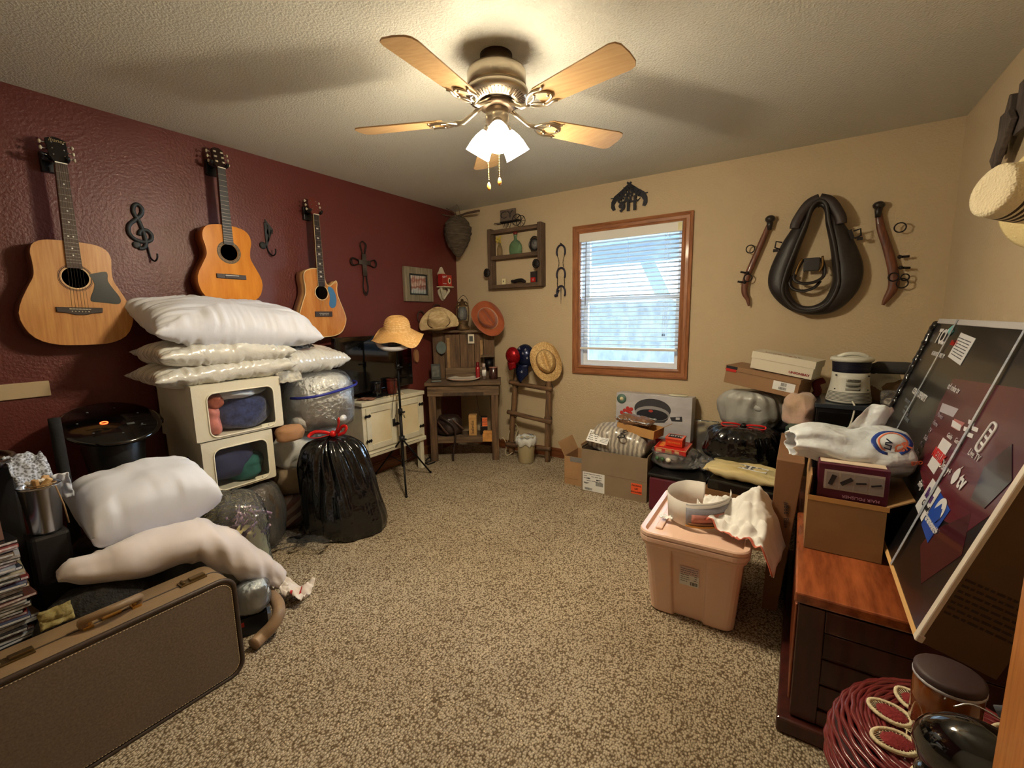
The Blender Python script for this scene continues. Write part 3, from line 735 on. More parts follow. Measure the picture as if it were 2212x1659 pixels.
    # yoke hanger on the wall
    h = thing('guitar_hanger', label.split(' guitar')[0]+' guitar\'s black padded wall hook', 'wall hook', (.0, y, top+zb+.02), ROT_RED, 'guitar wall hooks')
    G().box((0, -.014, 0), (.06, .028, .09)).obj('hook_base', BLACK, h, bevel=.004)
    g = G(); g.cyl((0, -.02, 0), (0, -.085, .004), .008, n=8); g.tube(spline([(-.042, -.135, .012), (-.044, -.12, .0), (-.038, -.10, -.002), (0, -.086, .0), (.038, -.10, -.002), (.044, -.12, 0), (.042, -.135, .012)], 4), .009, 8); g.obj('hook_yoke', BLACK, h)
    return g_
SPR = wood('spruce_natural', (214, 158, 92), (186, 122, 62), 'z', 5, .35, .35, 14, .05)
SPRG = M('spruce_amber_gloss', (226, 146, 46), .22, col2=(206, 120, 30), vs_=4, stretch=(6, 6, 1), coat=.8)
SPR3 = M('spruce_cutaway_gloss', (214, 150, 84), .12, col2=(186, 112, 52), vs_=5, stretch=(6, 6, 1), coat=1.)
hwd = [(0, 0), (.10, .006), (.172, .045), (.205, .125), (.198, .19), (.168, .265), (.142, .325), (.140, .385), (.143, .43), (.130, .47), (.09, .492), (.03, .497), (0, .497)]
MAH = M('mahogany_side', (92, 48, 30), .4); 
guitar('large natural dreadnought guitar with black pickguard, leftmost on the red wall', -3.02, 1.25, 2.10, 2.225, hwd, .10, None, SPR, MAH, MAH, M('brown_fingerboard', (84, 66, 52), .6), M('black_head', (14, 13, 14), .3, coat=.5), 'd', math.radians(1.2))
hwc = [(0, 0), (.09, .006), (.160, .04), (.186, .11), (.180, .165), (.145, .235), (.125, .28), (.128, .33), (.138, .375), (.130, .42), (.10, .45), (.04, .463), (0, .463)]
guitar('orange glossy classical guitar without strings, middle of the three on the red wall', -2.30, 1.47, 2.26, 2.385, hwc, .095, None, SPRG, M('orange_side', (150, 84, 36), .3), MAH, M('ebony_fingerboard', (58, 56, 56), .55), M('dark_head', (36, 20, 16), .3), 'c', math.radians(.6))
hwe = [(0, 0), (.08, .005), (.150, .035), (.190, .11), (.187, .165), (.155, .25), (.130, .31), (.126, .37), (.132, .42), (.12, .465), (.07, .49), (.03, .493), (0, .493)]
hwer = [(0, 0), (.08, .005), (.150, .035), (.190, .11), (.187, .165), (.155, .25), (.133, .31), (.130, .355), (.136, .395), (.128, .415), (.105, .40), (.075, .375), (.048, .385), (.034, .42), (.03, .47), (.028, .493), (0, .493)]
g3 = guitar('cutaway acoustic guitar with pickguard coloured as a blue reflection, right of the three on the red wall', -1.685, 1.23, 2.10, 2.225, hwe, .095, hwer, SPR3, M('maple_side', (196, 150, 96), .3), MAH, M('dark_fingerboard', (44, 32, 30), .5), M('red_brown_head', (104, 44, 36), .35), 'e', 0)
g1 = [o for o in COL.objects if o.name == 'acoustic_guitar'][0]
G().prism(spline([(.052, .345), (.085, .358), (.115, .365), (.122, .35), (.120, .32), (.135, .285), (.155, .25), (.162, .222), (.15, .205), (.11, .208), (.06, .212), (.045, .218), (.048, .24), (.06, .27), (.066, .30), (.060, .325)], 4, True), -.1168, -.1148).obj('pickguard', M('black_pickguard', (16, 20, 18), .35), g1)
G().prism(spline([(.060, .37), (.09, .36), (.112, .32), (.118, .27), (.105, .225), (.075, .212), (.055, .235), (.062, .275), (.064, .31), (.054, .345)], 4, True), -.1175, -.1148).obj('pickguard', M('blue_reflection', (62, 120, 168), .2, coat=.5), g3)  # black pickguard; its blue reflection is put into the colour
# music shaped hooks
def wallpiece(name, lab, cat, y, z, rot=ROT_RED): return thing(name, lab, cat, (0, y, z), rot)
CI = M('charcoal_iron', (44, 46, 46), .6, .2, bump=.3, bs=60)
t_ = wallpiece('treble_clef_hook', 'charcoal treble clef wall hook between the first two guitars', 'wall hook', -2.68, 1.70)
g = G()
cl = spline([(-.045, .085), (-.05, .07), (-.03, .06), (-.02, .075), (-.022, .09), (-.04, .095)], 4)
g.sph((-.037, -.006, .078), .02, 14, sc=(1, .35, 1))
g.tube([(x, -.006, z) for x, z in spline([(-.03, .065), (-.01, .062), (.012, .085), (.008, .13), (-.008, .19), (-.028, .24), (-.03, .275), (-.012, .295), (.005, .28), (.004, .25), (-.02, .215), (-.055, .18), (-.062, .14), (-.04, .11), (-.005, .10), (.03, .112), (.035, .145), (.015, .165), (-.012, .155), (-.018, .13)], 5)], .010, 8, flat=.5, upv=(0, 0, 1)) if 0 else None
g.tube([(x, -.006, z) for x, z in spline([(-.03, .062), (-.008, .064), (.006, .09), (.002, .14), (-.01, .20), (-.03, .245), (-.028, .28), (-.010, .296), (.008, .278), (.002, .245), (-.025, .215), (-.058, .18), (-.064, .14), (-.042, .108), (-.004, .098), (.030, .112), (.036, .142), (.016, .163), (-.012, .155), (-.02, .132)], 5)], .0105, 8)
g.obj('clef', CI, t_)
G().tube(spline([(.008, -.006, .10), (.014, -.008, .04), (.018, -.012, .01), (.026, -.035, -.005), (.034, -.05, .01), (.036, -.052, .035)], 5), .0045, 8).obj('hook', BLACKM, t_)
t_ = wallpiece('music_note_hook', 'charcoal eighth note wall hook between the second and third guitars', 'wall hook', -2.0, 1.80)
g = G(); g.sph((-.022, -.006, .06), .024, 14, sc=(1, .35, 1)); g.prism([(-.002, .06), (.006, .06), (.006, .235), (.055, .175), (.05, .145), (.042, .168), (-.002, .215)], -.01, -.002); g.prism([(.006, .215), (.045, .16), (.05, .15), (.006, .20)], -.010, -.002)
g.obj('note', CI, t_)
G().tube(spline([(.004, -.006, .06), (.012, -.008, .02), (.024, -.03, -.005), (.035, -.05, .01), (.036, -.05, .04)], 5), .0045, 8).obj('hook', BLACKM, t_)
# barbed wire cross
c = wallpiece('wire_cross', 'dark looped wire cross hanging on the red wall right of the guitars', 'wall cross', -1.20, 1.56)
g = G(); random.seed(3)
def loop(cx, cz, dx, dz, L_, w_, k):
    for i in range(k):
        a = (random.random()-.5)*.008; b = (random.random()-.5)*.008; ww = w_*(.85+.3*random.random()); LL = L_*(.92+.12*random.random())
        px_, pz_ = -dz, dx
        pts = [(cx+a, cz+b), (cx+dx*LL*.5+px_*ww*.6, cz+dz*LL*.5+pz_*ww*.6), (cx+dx*LL*.85+px_*ww, cz+dz*LL*.85+pz_*ww), (cx+dx*LL, cz+dz*LL), (cx+dx*LL*.85-px_*ww, cz+dz*LL*.85-pz_*ww), (cx+dx*LL*.5-px_*ww*.6, cz+dz*LL*.5-pz_*ww*.6), (cx+a, cz+b)]
        g.tube([(x, -.012-.003*i, z) for x, z in spline(pts, 5)], .0032, 6)
loop(0, .28, 0, 1, .15, .028, 3); loop(0, .26, 1, 0, .13, .028, 4); loop(0, .26, -1, 0, .13, .028, 4); loop(0, .27, 0, -1, .27, .024, 3)
g.obj('wire_loops', IRON, c)
g = G()
for i in range(14):
    g.cyl((-.02+.003*i, -.02, .15), (-.02+.003*i, -.02, .33), .0024, n=5)
    if i < 10: g.cyl((-.06, -.024, .245+.0035*i), (.06, -.024, .245+.0035*i), .0024, n=5)
g.obj('wire_wrapping', M('grey_wire', (80, 72, 66), .6, .5), c)
# framed picture
pf = wallpiece('picture_frame', 'grey barnwood frame with a small picture on the red wall', 'picture', -.585, 1.515)
GREYW = wood('grey_barnwood', (150, 138, 116), (96, 88, 72), 'z', 5, .85, 0, 10, .8)
for a0, a1 in (((-.185, 0), (-.125, .315)), ((.125, 0), (.185, .315)), ((-.125, 0), (.125, .06)), ((-.125, .255), (.125, .315))):
    G().b2((a0[0], -.03, a0[1]), (a1[0], 0, a1[1])).obj('frame_board', GREYW, pf, bevel=.003)
G().b2((-.125, -.012, .06), (.125, -.004, .255)).obj('mat_board', M('dark_mat', (40, 44, 46), .5), pf)
PIC = bpy.data.materials.new('ranch_print'); PIC.use_nodes = True
n_ = PIC.node_tree.nodes; l_ = PIC.node_tree.links; tc = n_.new('ShaderNodeTexCoord'); w_ = n_.new('ShaderNodeTexWave'); w_.inputs['Scale'].default_value = 14; w_.bands_direction = 'X'; w_.inputs['Distortion'].default_value = 1.
l_.new(tc.outputs['Object'], w_.inputs[0]); sx_ = n_.new('ShaderNodeSeparateXYZ'); l_.new(tc.outputs['Object'], sx_.inputs[0])
nn = n_.new('ShaderNodeTexNoise'); nn.inputs['Scale'].default_value = 22; l_.new(tc.outputs['Object'], nn.inputs[0])
ad = n_.new('ShaderNodeMath'); ad.operation = 'MULTIPLY_ADD'; ad.inputs[1].default_value = .12; l_.new(nn.outputs['Fac'], ad.inputs[0]); l_.new(sx_.outputs[2], ad.inputs[2])
r_ = n_.new('ShaderNodeValToRGB'); l_.new(ad.outputs[0], r_.inputs[0]); r_.color_ramp.elements[0].position = .12; r_.color_ramp.elements[0].color = lin((150, 170, 180)); r_.color_ramp.elements[1].position = .3; r_.color_ramp.elements[1].color = lin((222, 214, 206))
for p_, c_ in ((.17, (200, 205, 205)), (.2, (150, 70, 52)), (.225, (214, 190, 176)), (.26, (170, 96, 76))): e_ = r_.color_ramp.elements.new(p_); e_.color = lin(c_)
mx = n_.new('ShaderNodeMix'); mx.data_type = 'RGBA'; mx.blend_type = 'MULTIPLY'; mx.inputs['Factor'].default_value = .6; l_.new(r_.outputs[0], mx.inputs[6]); l_.new(w_.outputs['Color'], mx.inputs[7]); l_.new(mx.outputs[2], n_['Principled BSDF'].inputs['Base Color'])
G().b2((-.095, -.014, .075), (.10, -.012, .24)).obj('print', PIC, pf)
# cream bracket shelf with tins
SHW = M('aged_cream_paint', (216, 208, 184), .6, var=.2, vs_=12)
c = wallpiece('bracket_shelf', 'small cream carved bracket shelf near the room corner', 'shelf', -.245, 1.53)
G().prism(spline([(-.05, .20), (-.045, .24), (-.055, .265), (-.035, .29), (-.02, .32), (0, .335), (.02, .32), (.035, .29), (.055, .265), (.045, .24), (.05, .20), (.04, .12), (.06, .10), (.045, .05), (0, 0), (-.045, .05), (-.06, .10), (-.04, .12)], 3, True), -.012, 0).obj('back_plate', SHW, c)
G().box((0, -.05, .135), (.15, .10, .012)).obj('ledge', SHW, c, bevel=.003)
g = G()
for s_ in (-1, 1): g.tube(spline([(s_*.05, -.04, .13), (s_*.055, -.05, .10), (s_*.03, -.035, .06), (0, -.02, .015)], 4), [.012]*12+[.006], 8)
g.obj('scroll', SHW, c)
TIN = M('red_tin', (160, 34, 32), .3)
c = thing('tobacco_tin', 'taller red lettered tin at the left of the cream shelf', 'tin', (.05, -.285, 1.672), (0, 0, ROT_RED+.12), 'red tins on the cream shelf')
G().b2((-.035, -.028, 0), (.035, .028, .118)).obj('tin_body', TIN, c, bevel=.004); text('Velvet', .03, c, PAPER, (0, -.0295, .09), shear=.3, rot=(PI/2, -.25, 0)); G().b2((-.03, -.0292, .02), (.03, -.0285, .026)).obj('white_line', PAPER, c)
c = thing('tobacco_tin', 'red tin with a pale oval emblem at the right of the cream shelf', 'tin', (.05, -.205, 1.672), (0, 0, ROT_RED-.1), 'red tins on the cream shelf')
G().b2((-.034, -.028, 0), (.034, .028, .112)).obj('tin_body', M('orange_red_tin', (176, 54, 40), .3), c, bevel=.004)
g = G(); g.sph((0, -.028, .055), .026, 16, sc=(.8, .08, 1.2)); e_ = g.obj('oval_emblem', M('cream_enamel', (228, 210, 180), .4), c); G().sph((0, -.030, .055), .016, 12, sc=(.7, .08, 1.2)).obj('emblem_figure', M('dark_green_figure', (40, 60, 50), .5), e_)
# rusty horseshoes on the red wall
for i, (y, z, a) in enumerate(((-.56, 1.36, -.3), (-.33, 1.44, -1.4), (-.44, 1.30, .9))):
    g = G(); hshoe(g, 0, 0, .05, .065, r=.008)
    tag(g.obj('horseshoe', M('rusty_horseshoe', (62, 40, 34), .8), loc=(.012, y, z), rot=(0, a, ROT_RED)), ['rusty horseshoe highest on the red wall, behind the hats', 'rusty horseshoe lowest of three on the red wall', 'rusty horseshoe nearest the guitars on the red wall'][(2, 0, 1)[i]], 'horseshoe', 'horseshoes on the red wall')
# plain board at the left edge
tag(G().b2((-.3, -.012, 0), (.10, 0, .075)).obj('cover_plate', M('cream_strip', (196, 176, 142), .6), loc=(0, -3.245, 1.005), rot=(0, 0, ROT_RED), bevel=.003), 'plain cream rectangular strip on the red wall below the leftmost guitar', 'wall plate')
# wasp nest on a branch
n0 = thing('hornet_nest', 'grey papery hornet nest hanging on a branch in the room corner', 'hornet nest', (.19, -.19, 2.15))
g = G()
def nf(u, v):
    t = v; a = 2*PI*u
    r = .150*max(0.001, math.sin(PI*min(1, t)))**.5*(1-.38*t)*(1.0 if t < .5 else 1-.3*(t-.5))
    q = 1+.22*abs(nz((math.cos(a)*2.5, math.sin(a)*2.5, t*9), 1, 2))+.10*nz((math.cos(a)*6, math.sin(a)*6, t*16), 1, 4)
    return Vector((r*q*math.cos(a), r*q*math.sin(a), .20-.40*t))
g.grid(nf, 48, 40, cu=True); g.obj('paper_shell', M('grey_paper_nest', (112, 98, 80), .95, col2=(62, 52, 42), vs_=6, stretch=(2, 2, 14), bump=.9, bs=30, bd=.01), n0)
g = G(); g.tube(spline([(-.17, -.02, .225), (-.05, 0, .195), (.05, .02, .20), (.12, -.02, .195), (.34, -.09, .178)], 5), [.006]*8+[.009]*8+[.011]*5, 7)
g.tube([(-.02, 0, .20), (-.04, -.02, .24), (-.10, -.04, .27)], .003, 5); g.tube([(.04, 0, .2), (.05, -.03, .26), (.04, -.05, .285)], .0025, 5); g.tube([(0, 0, .2), (-.06, .03, .23), (-.12, .04, .25)], .003, 5)
for i in range(6): g.tube([(.0, -.02, .2), (-.02+.01*i, -.05, .23), (-.05+.02*i, -.06, .26+.004*i)], .0012, 4)
g.obj('branch', M('twig', (96, 76, 62), .9, bump=.5, bs=60), n0)
# ================================================================ corner: cabinet, television, washstand, ladder
CW = M('chippy_cream_paint', (226, 220, 196), .55, var=.12, vs_=5, bump=.2, bs=30)
cb = thing('cabinet', 'small cream painted two-door cabinet on legs against the red wall', 'cabinet', (.012, -1.1975, 0), ROT_RED)
hwid = .3325
g = G(); g.b2((-hwid, -.27, .30), (hwid, 0, .68)); g.obj('cabinet_body', CW, cb, bevel=.003)
G().b2((-hwid-.008, -.285, .68), (hwid+.008, 0, .715)).obj('cabinet_top', CW, cb, bevel=.006)
G().b2((-hwid-.008, -.285, .262), (hwid+.008, 0, .302)).obj('bottom_rail', CW, cb, bevel=.008)
for sx in (-1, 1):
    for yy in (-.265, -.03):
        G().b2((sx*(hwid-.055), yy, 0), (sx*(hwid-.01), yy+.045, .265)).obj('leg', CW, cb, bevel=.004)
WARM = M('stained_cream', (228, 220, 194), .6, col2=(212, 194, 152), vs_=3.2)
for sx in (-1, 1):
    x0, x1 = (.012, hwid-.03) if sx > 0 else (-(hwid-.03), -.012)
    g = G(); f = .045
    y0, y1 = -.282, -.268
    g.b2((x0, y0, .32), (x0+f, y1, .665)).b2((x1-f, y0, .32), (x1, y1, .665)).b2((x0+f, y0, .32), (x1-f, y1, .365)).b2((x0+f, y0, .62), (x1-f, y1, .665))
    d = g.obj('door', CW, cb, weld=False, bevel=.002)
    G().b2((x0+f, -.274, .365), (x1-f, -.268, .62)).obj('door_panel', WARM, d)
    for z in (.40, .60):
        hx = x1-.012 if sx > 0 else x0+.012
        g = G()
        for s2 in (-1, 1): g.prism([(0, .006), (s2*.012, .008), (s2*.018, .016), (s2*.024, .006), (s2*.032, .004), (s2*.026, 0), (s2*.032, -.004), (s2*.024, -.006), (s2*.018, -.016), (s2*.012, -.008), (0, -.006)], -.286, -.281, T=Matrix.Translation((hx, 0, z)))
        g.cyl((hx, -.286, z-.012), (hx, -.286, z+.012), .004, n=8); g.obj('hinge', BLACKM, d, weld=False)
g = G(); g.b2((-.03, -.292, .47), (.012, -.282, .495)); g.sph((.01, -.298, .482), .008, 8); g.obj('latch', BLACKM, cb)
g = G(); g.b2((-hwid+.02, -.2862, .288), (-.04, -.2852, .291)); g.b2((.03, -.2862, .288), (hwid-.09, -.2852, .291)); g.obj('scratch', M('dark_scratch', (60, 56, 50), .7), cb, weld=False)
TVB = M('glossy_black_bezel', (10, 10, 12), .12, coat=.5)
t_ = thing('flat_television', 'black flat-screen television on the cream cabinet', 'television', (.135, -1.25, .716), ROT_RED)
G().b2((-.39, -.03, .05), (.39, .02, .505)).obj('tv_housing', TVB, t_, bevel=.006)
G().b2((-.37, -.0315, .078), (.37, -.0305, .488)).obj('tv_screen', M('tv_screen_glass', (8, 9, 11), .06, spec=.7), t_)
G().b2((-.14, -.1, 0), (.14, .08, .012)).b2((-.04, -.02, .01), (.04, .015, .07)).obj('tv_stand', BLACK, t_, bevel=.004, weld=False)
g = G(); g.b2((-.01, -.0325, .062), (.06, -.031, .067)); g.obj('power_light_strip', M('bluish_chrome', (120, 160, 210), .2, .6), t_)
# doily, jars, papers on cabinet
LACE = M('cream_lace', (214, 200, 168), .9, bump=.8, bs=160)
def lace(name, lab, r, loc, seed=0, mt=LACE, sc=(1, 1)):
    g = G()
    for rr in (r*.3, r*.55, r*.8): g.tube([(rr*sc[0]*math.cos(a/40*2*PI), rr*sc[1]*math.sin(a/40*2*PI), .003) for a in range(40)], .0022, 5, closed=True)
    for i in range(20):
        a = 2*PI*i/20; b = a+PI/20
        g.tube([(0, 0, .003), (r*.5*sc[0]*math.cos(a), r*.5*sc[1]*math.sin(a), .004), (r*.82*sc[0]*math.cos(b), r*.82*sc[1]*math.sin(b), .003)], .0018, 4)
        g.tube([(r*(.8+.2*math.sin(t/6*PI))*sc[0]*math.cos(a+t/6*PI/10), r*(.8+.2*math.sin(t/6*PI))*sc[1]*math.sin(a+t/6*PI/10), .003) for t in range(7)], .003, 5)
    return tag(g.obj(name, mt, loc=loc), lab, 'doily')
lace('lace_doily', 'cream lace doily under the dark red candle jar on the cabinet', .12, (.19, -1.17, .715))
def jar(name, lab, loc, r, h, col, lidc, glassm=None, cat='jar'):
    j = thing(name, lab, cat, loc)
    G().lathe([(0, 0), (r*.9, 0), (r, .006), (r, h*.8), (r*.9, h*.86), (r*.9, h*.88)], 24).obj('jar_body', glassm or M(name+'_'+str(col[0]), col, .12, coat=.5), j)
    G().lathe([(r*.95, h*.86), (r*1.02, h*.87), (r*1.02, h*.97), (r*.9, h), (0, h)], 24).obj('jar_lid', lidc, j)
    return j
jar('candle_jar', 'dark red candle jar standing on the lace doily', (.20, -1.145, .724), .045, .13, (96, 34, 26), M('dark_red_lid', (84, 30, 24), .35))
jar('candle_jar', 'nearly black candle jar left of the dark red one on the cabinet', (.17, -1.285, .7165), .043, .125, (18, 15, 18), M('black_lid', (16, 16, 22), .3))
crp = crumple(10, 8, .13, .09, .008, 3); tag(crp.obj('crumpled_wrapper', M('brown_white_wrapper', (176, 130, 110), .5, col2=(120, 70, 56), vs_=30), loc=(.22, -1.43, .727), rot=(0, 0, .5), solid=.002), 'small crumpled brown paper at the left front of the cabinet top', 'paper')

# ring light tripod with sun hat
tx, ty = .39, -1.22
tp = thing('tripod', 'black tripod light stand in front of the cream cabinet', 'tripod', (tx, ty, 0))
feet = [P(930, 1022, 'z', 0), P(878, 1075, 'z', 0), P(812, 1025, 'z', 0)]
cx_ = sum(f.x for f in feet)/3; cy_ = sum(f.y for f in feet)/3
tp.location = (cx_, cy_, 0); tb = Vector((cx_, cy_, 0))
G().cyl((0, 0, .13), (0, 0, .62), .013, n=12).cyl((0, 0, .6), (0, 0, .98), .0095, n=12).cyl((0, 0, .97), (0, 0, 1.17), .007, n=12).obj('pole', BLACKM, tp)
for z, r in ((.37, .024), (.60, .019), (.97, .016)):
    g = G(); g.cyl((0, 0, z-.022), (0, 0, z+.022), r, n=14); g.cyl((0, 0, z), (.04, -.01, z), .007, n=8); g.box((.045, -.01, z), (.012, .03, .012)); g.obj('clamp', BLACK, tp)
for f in feet:
    d = (f-tb); g = G(); g.cyl((0, 0, .37), (d.x, d.y, .008), .0075, n=8); g.sph((d.x, d.y, .009), .011, 8); l1 = g.obj('leg', BLACKM, tp)
    G().cyl((0, 0, .16), (d.x*.45, d.y*.45, .37*.55), .004, n=6).obj('brace', BLACKM, l1)
g = G(); q = Vector((.06, -.04, 0))
g.tube(spline([(0, 0, 1.1), (-.01, -.02, .9), (-.06, -.03, .62), (-.09, -.01, .5), (-.05, 0, .58), (-.04, .0, .66)], 5), .0022, 5); g.tube(spline([(0, 0, 1.05), (.012, -.01, .8), (.02, -.02, .63), (.05, 0, .55), (.03, 0, .6)], 5), .002, 5)
g.b2((-.10, -.02, .47), (-.07, .005, .53)); g.obj('cable_remote', BLACK, tp)
rl = thing('ring_light', 'pale round ring light on top of the tripod, under the straw sun hat', 'ring light', (cx_, cy_, 1.155), (0, 0, YAW))
g = G(); T = Matrix.Translation((0, 0, .04)) @ Matrix.Rotation(math.radians(30), 4, 'X')
g.tube([(.15*math.cos(2*PI*i/40), .15*math.sin(2*PI*i/40), 0) for i in range(40)], .02, 8, T=T, closed=True, flat=.8); g.obj('light_ring', M('white_diffuser', (214, 214, 220), .4), rl)
G().box((0, -.03, -.02), (.09, .03, .035)).cyl((0, -.01, -.06), (0, -.01, -.01), .013, n=10).obj('bracket', BLACK, rl)
def hatmat(name, col, col2, sc=70, b=.9):
    return M(name, col, .85, col2=col2, vs_=sc, kind='voronoi', bump=b, bs=sc*1.2, bd=.006)
STRAW = hatmat('openwork_straw', (232, 184, 116), (250, 214, 154), 62)
hatc = D(858, 712, cx_, cy_)
h = thing('sun_hat', 'wide floppy woven straw sun hat resting on the ring light', 'hat', (hatc.x, hatc.y, hatc.z), (math.radians(14), math.radians(3), YAW))
# woven hat: crown + brim made of rope courses with little openings
def rope_hat(par, crown_r, crown_h, brim_r, wave, mt):
    g = G(); ringn = 64
    def hp(t, a):
        # t 0..1 crown top to base, 1..2 brim
        if t <= 1:
            s_ = t*PI/2; r = crown_r*(math.sin(s_)**.75)*(1+.10*t); z = crown_h*math.cos(s_)**.65
            z -= .015*max(0, 1-3*t)
        else:
            u = t-1; r = crown_r*1.1+(brim_r-crown_r*1.1)*u; z = -.055*u - .012*u + wave*u*u*(math.sin(3*a+.7)+.6*math.sin(5*a+2))
        return Vector((r*math.cos(a), r*math.sin(a), z))
    g.grid(lambda u, v: hp(.02+v*1.98, 2*PI*u), 72, 34, cu=True)
    g2 = G()
    K_ = 22
    for j in range(K_+1):
        t = .05+j*(1.95/K_)
        g2.tube([hp(t, 2*PI*i/ringn)+Vector((0, 0, .002)) for i in range(ringn)], .0034, 4, closed=True)
    g.obj('hat_weave', mt, par, solid=.002)
    o = g2.obj('hat_braid', M('straw_braid', (236, 190, 122), .8, bump=.8, bs=300, bd=.002), par)
rope_hat(h, .094, .110, .205, .024, STRAW)

# ---------------- washstand across the corner
ang = math.atan2(.32, .46)
WB = wood('washstand_barnwood', (128, 104, 78), (64, 48, 36), 'x', 4, .85, 0, 10, .9)
WBZ = wood('washstand_barnwood_upright', (122, 94, 66), (64, 46, 34), 'z', 4, .85, 0, 10, .9)
wc = Vector((.485, -.545, 0))
wsd = thing('washstand', 'rustic barnwood washstand with tall backboard set across the corner', 'washstand', wc, (0, 0, ang))
tw = .355; zt = .765
G().b2((-tw, -.02, zt-.035), (tw, .30, zt)).obj('table_top', WB, wsd, bevel=.006)
G().b2((-tw+.02, 0, zt-.135), (tw-.02, .025, zt-.036)).obj('apron', WB, wsd, bevel=.004)
G().b2((-.19, -.003, zt-.132), (.19, .0, zt-.10)).obj('drawer_front', M('groove_dark', (84, 66, 48), .8, col2=(40, 32, 24), vs_=20), wsd, bevel=.002)
for sx in (-1, 1):
    G().b2((sx*(tw-.03), .002, 0), (sx*(tw-.095), .04, zt-.134)).obj('leg', WBZ, wsd, bevel=.004)
    G().b2((sx*(tw-.06), .25, 0), (sx*(tw-.11), .29, zt-.036)).obj('leg', WBZ, wsd, bevel=.004)
G().b2((-tw+.06, .06, .20), (tw-.06, .29, .222)).obj('lower_shelf', WB, wsd, bevel=.003)
G().b2((-tw+.06, .05, .165), (tw-.06, .07, .222)).obj('shelf_rail', WB, wsd, bevel=.003)
zb0, zb1 = zt, 1.215
for x0, x1 in ((-.30, -.19), (-.185, -.04), (-.036, .10), (.104, .19), (.195, .30)):
    G().b2((x0, .262-(.012 if abs(x0+x1) > .4 else 0), zb0), (x1, .285, zb1-(0 if abs(x0+x1) > .4 else .015))).obj('back_plank', WBZ, wsd, bevel=.003)
G().b2((-.185, .235, zb0), (.21, .262, zb0+.105)).obj('splash_board', WB, wsd, bevel=.004)
G().b2((-.165, .245, zb0+.10), (-.135, .262, zb1-.05)).obj('trim_strip', M('raw_pine', (176, 138, 92), .8, var=.3, vs_=10), wsd, bevel=.002)
G().b2((.16, .245, zb0+.20), (.185, .262, zb1-.08)).obj('trim_strip', M('raw_pine', (176, 138, 92), .8, var=.3, vs_=10), wsd, bevel=.002)
G().b2((-.33, .20, zb1), (.33, .30, zb1+.022)).obj('top_shelf', WB, wsd, bevel=.004)
g = G(); g.box((.235, .195, .985), (.13, .12, .016)); g.obj('corner_shelf', WB, wsd, bevel=.003)
RWS = Matrix.Translation(wc) @ Matrix.Rotation(ang, 4, 'Z')
def on(x, y, z): return RWS @ Vector((x, y, z))
# enamel bowl set in the top
b = thing('enamel_basin', 'white enamel wash basin with red rim set in the washstand top', 'basin', on(.0, .115, zt))
G().lathe([(.10, .002), (.128, .004), (.150, .016), (.157, .022), (.150, .024), (.13, .016), (.10, .012), (0, .010)], 40).obj('bowl', M('white_enamel', (238, 236, 226), .15, coat=.5), b)
G().tube([(.154*math.cos(2*PI*i/40),   .158*math.sin(2*PI*i/40), .021) for i in range(40)], .0018, 6, closed=True).obj('red_rim', M('red_enamel', (150, 60, 44), .3), b)
# bottles and small things on it
def cylthing(name, lab, cat, loc, prof, mt, parts=()):
    t = thing(name, lab, cat, loc); G().lathe(prof, 22).obj(name+'_body', mt, t)
    for nm, pr, m2 in parts: G().lathe(pr, 22).obj(nm, m2, t)
    return t
cylthing('perfume_bottle', 'slim red body mist bottle on the washstand', 'bottle', on(.135, .15, zt), [(0, 0), (.02, 0), (.021, .01), (.021, .115), (.014, .125)], M('red_translucent', (150, 20, 30), .12, coat=.6), [('bottle_cap', [(.014, .124), (.015, .128), (.015, .165), (0, .168)], M('dark_red_cap', (110, 20, 26), .25))])
cylthing('perfume_bottle', 'slim clear body mist bottle with white label on the washstand', 'bottle', on(.195, .15, zt), [(0, 0), (.019, 0), (.02, .01), (.02, .11), (.013, .12)], M('clear_glass2', (200, 180, 170), .08, trans=.8), [('bottle_cap', [(.012, .119), (.014, .122), (.014, .15), (0, .152)], M('clear_cap', (190, 176, 170), .2)), ('bottle_label', [(.0205, .03), (.0207, .03), (.0207, .09), (.0205, .09)], PAPER)])
cylthing('candle_glass', 'brown banded candle glass at the right end of the washstand', 'candle', on(.285, .15, zt), [(0, 0), (.04, 0), (.042, .005), (.042, .11), (.039, .112)], M('banded_brown', (70, 36, 30), .25, col2=(38, 20, 18), vs_=20, stretch=(3, 3, .2), coat=.4), [('candle_rim', [(.039, .11), (.043, .111), (.043, .118), (.036, .117)], M('pink_rim', (170, 120, 104), .3))])
f = thing('photo_frame', 'small dark framed photograph leaning at the left of the washstand', 'picture', on(-.27, .17, zt), (-.12, 0, ang+.1))
G().b2((-.045, 0, 0), (.045, .012, .155)).obj('frame_rim', M('dark_green_frame', (34, 36, 32), .5), f, bevel=.003); G().b2((-.034, -.0015, .03), (.034, .0, .135)).obj('photo', M('grey_photo', (96, 96, 88), .4, var=.5, vs_=30), f)
c = thing('oil_lamp_reflector', 'round grey tin reflector on the left board of the washstand', 'lamp', on(-.215, .235, 1.07), (0, 0, ang))
g = G(); g.lathe([(.02, 0), (.045, -.008), (.05, -.014), (.047, -.016), (.02, -.004), (0, -.004)], 24, T=Matrix.Rotation(-PI/2, 4, 'X') @ Matrix.Scale(-1, 4, (0, 0, 1)) @ Matrix.Scale(-1, 4, (0, 0, 1)), sy=1.25); g.obj('reflector_dish', M('grey_glass', (110, 122, 120), .2, .3), c)
G().cyl((0, .014, -.07), (0, .01, -.04), .02, n=12).obj('lamp_holder', IRON, c)
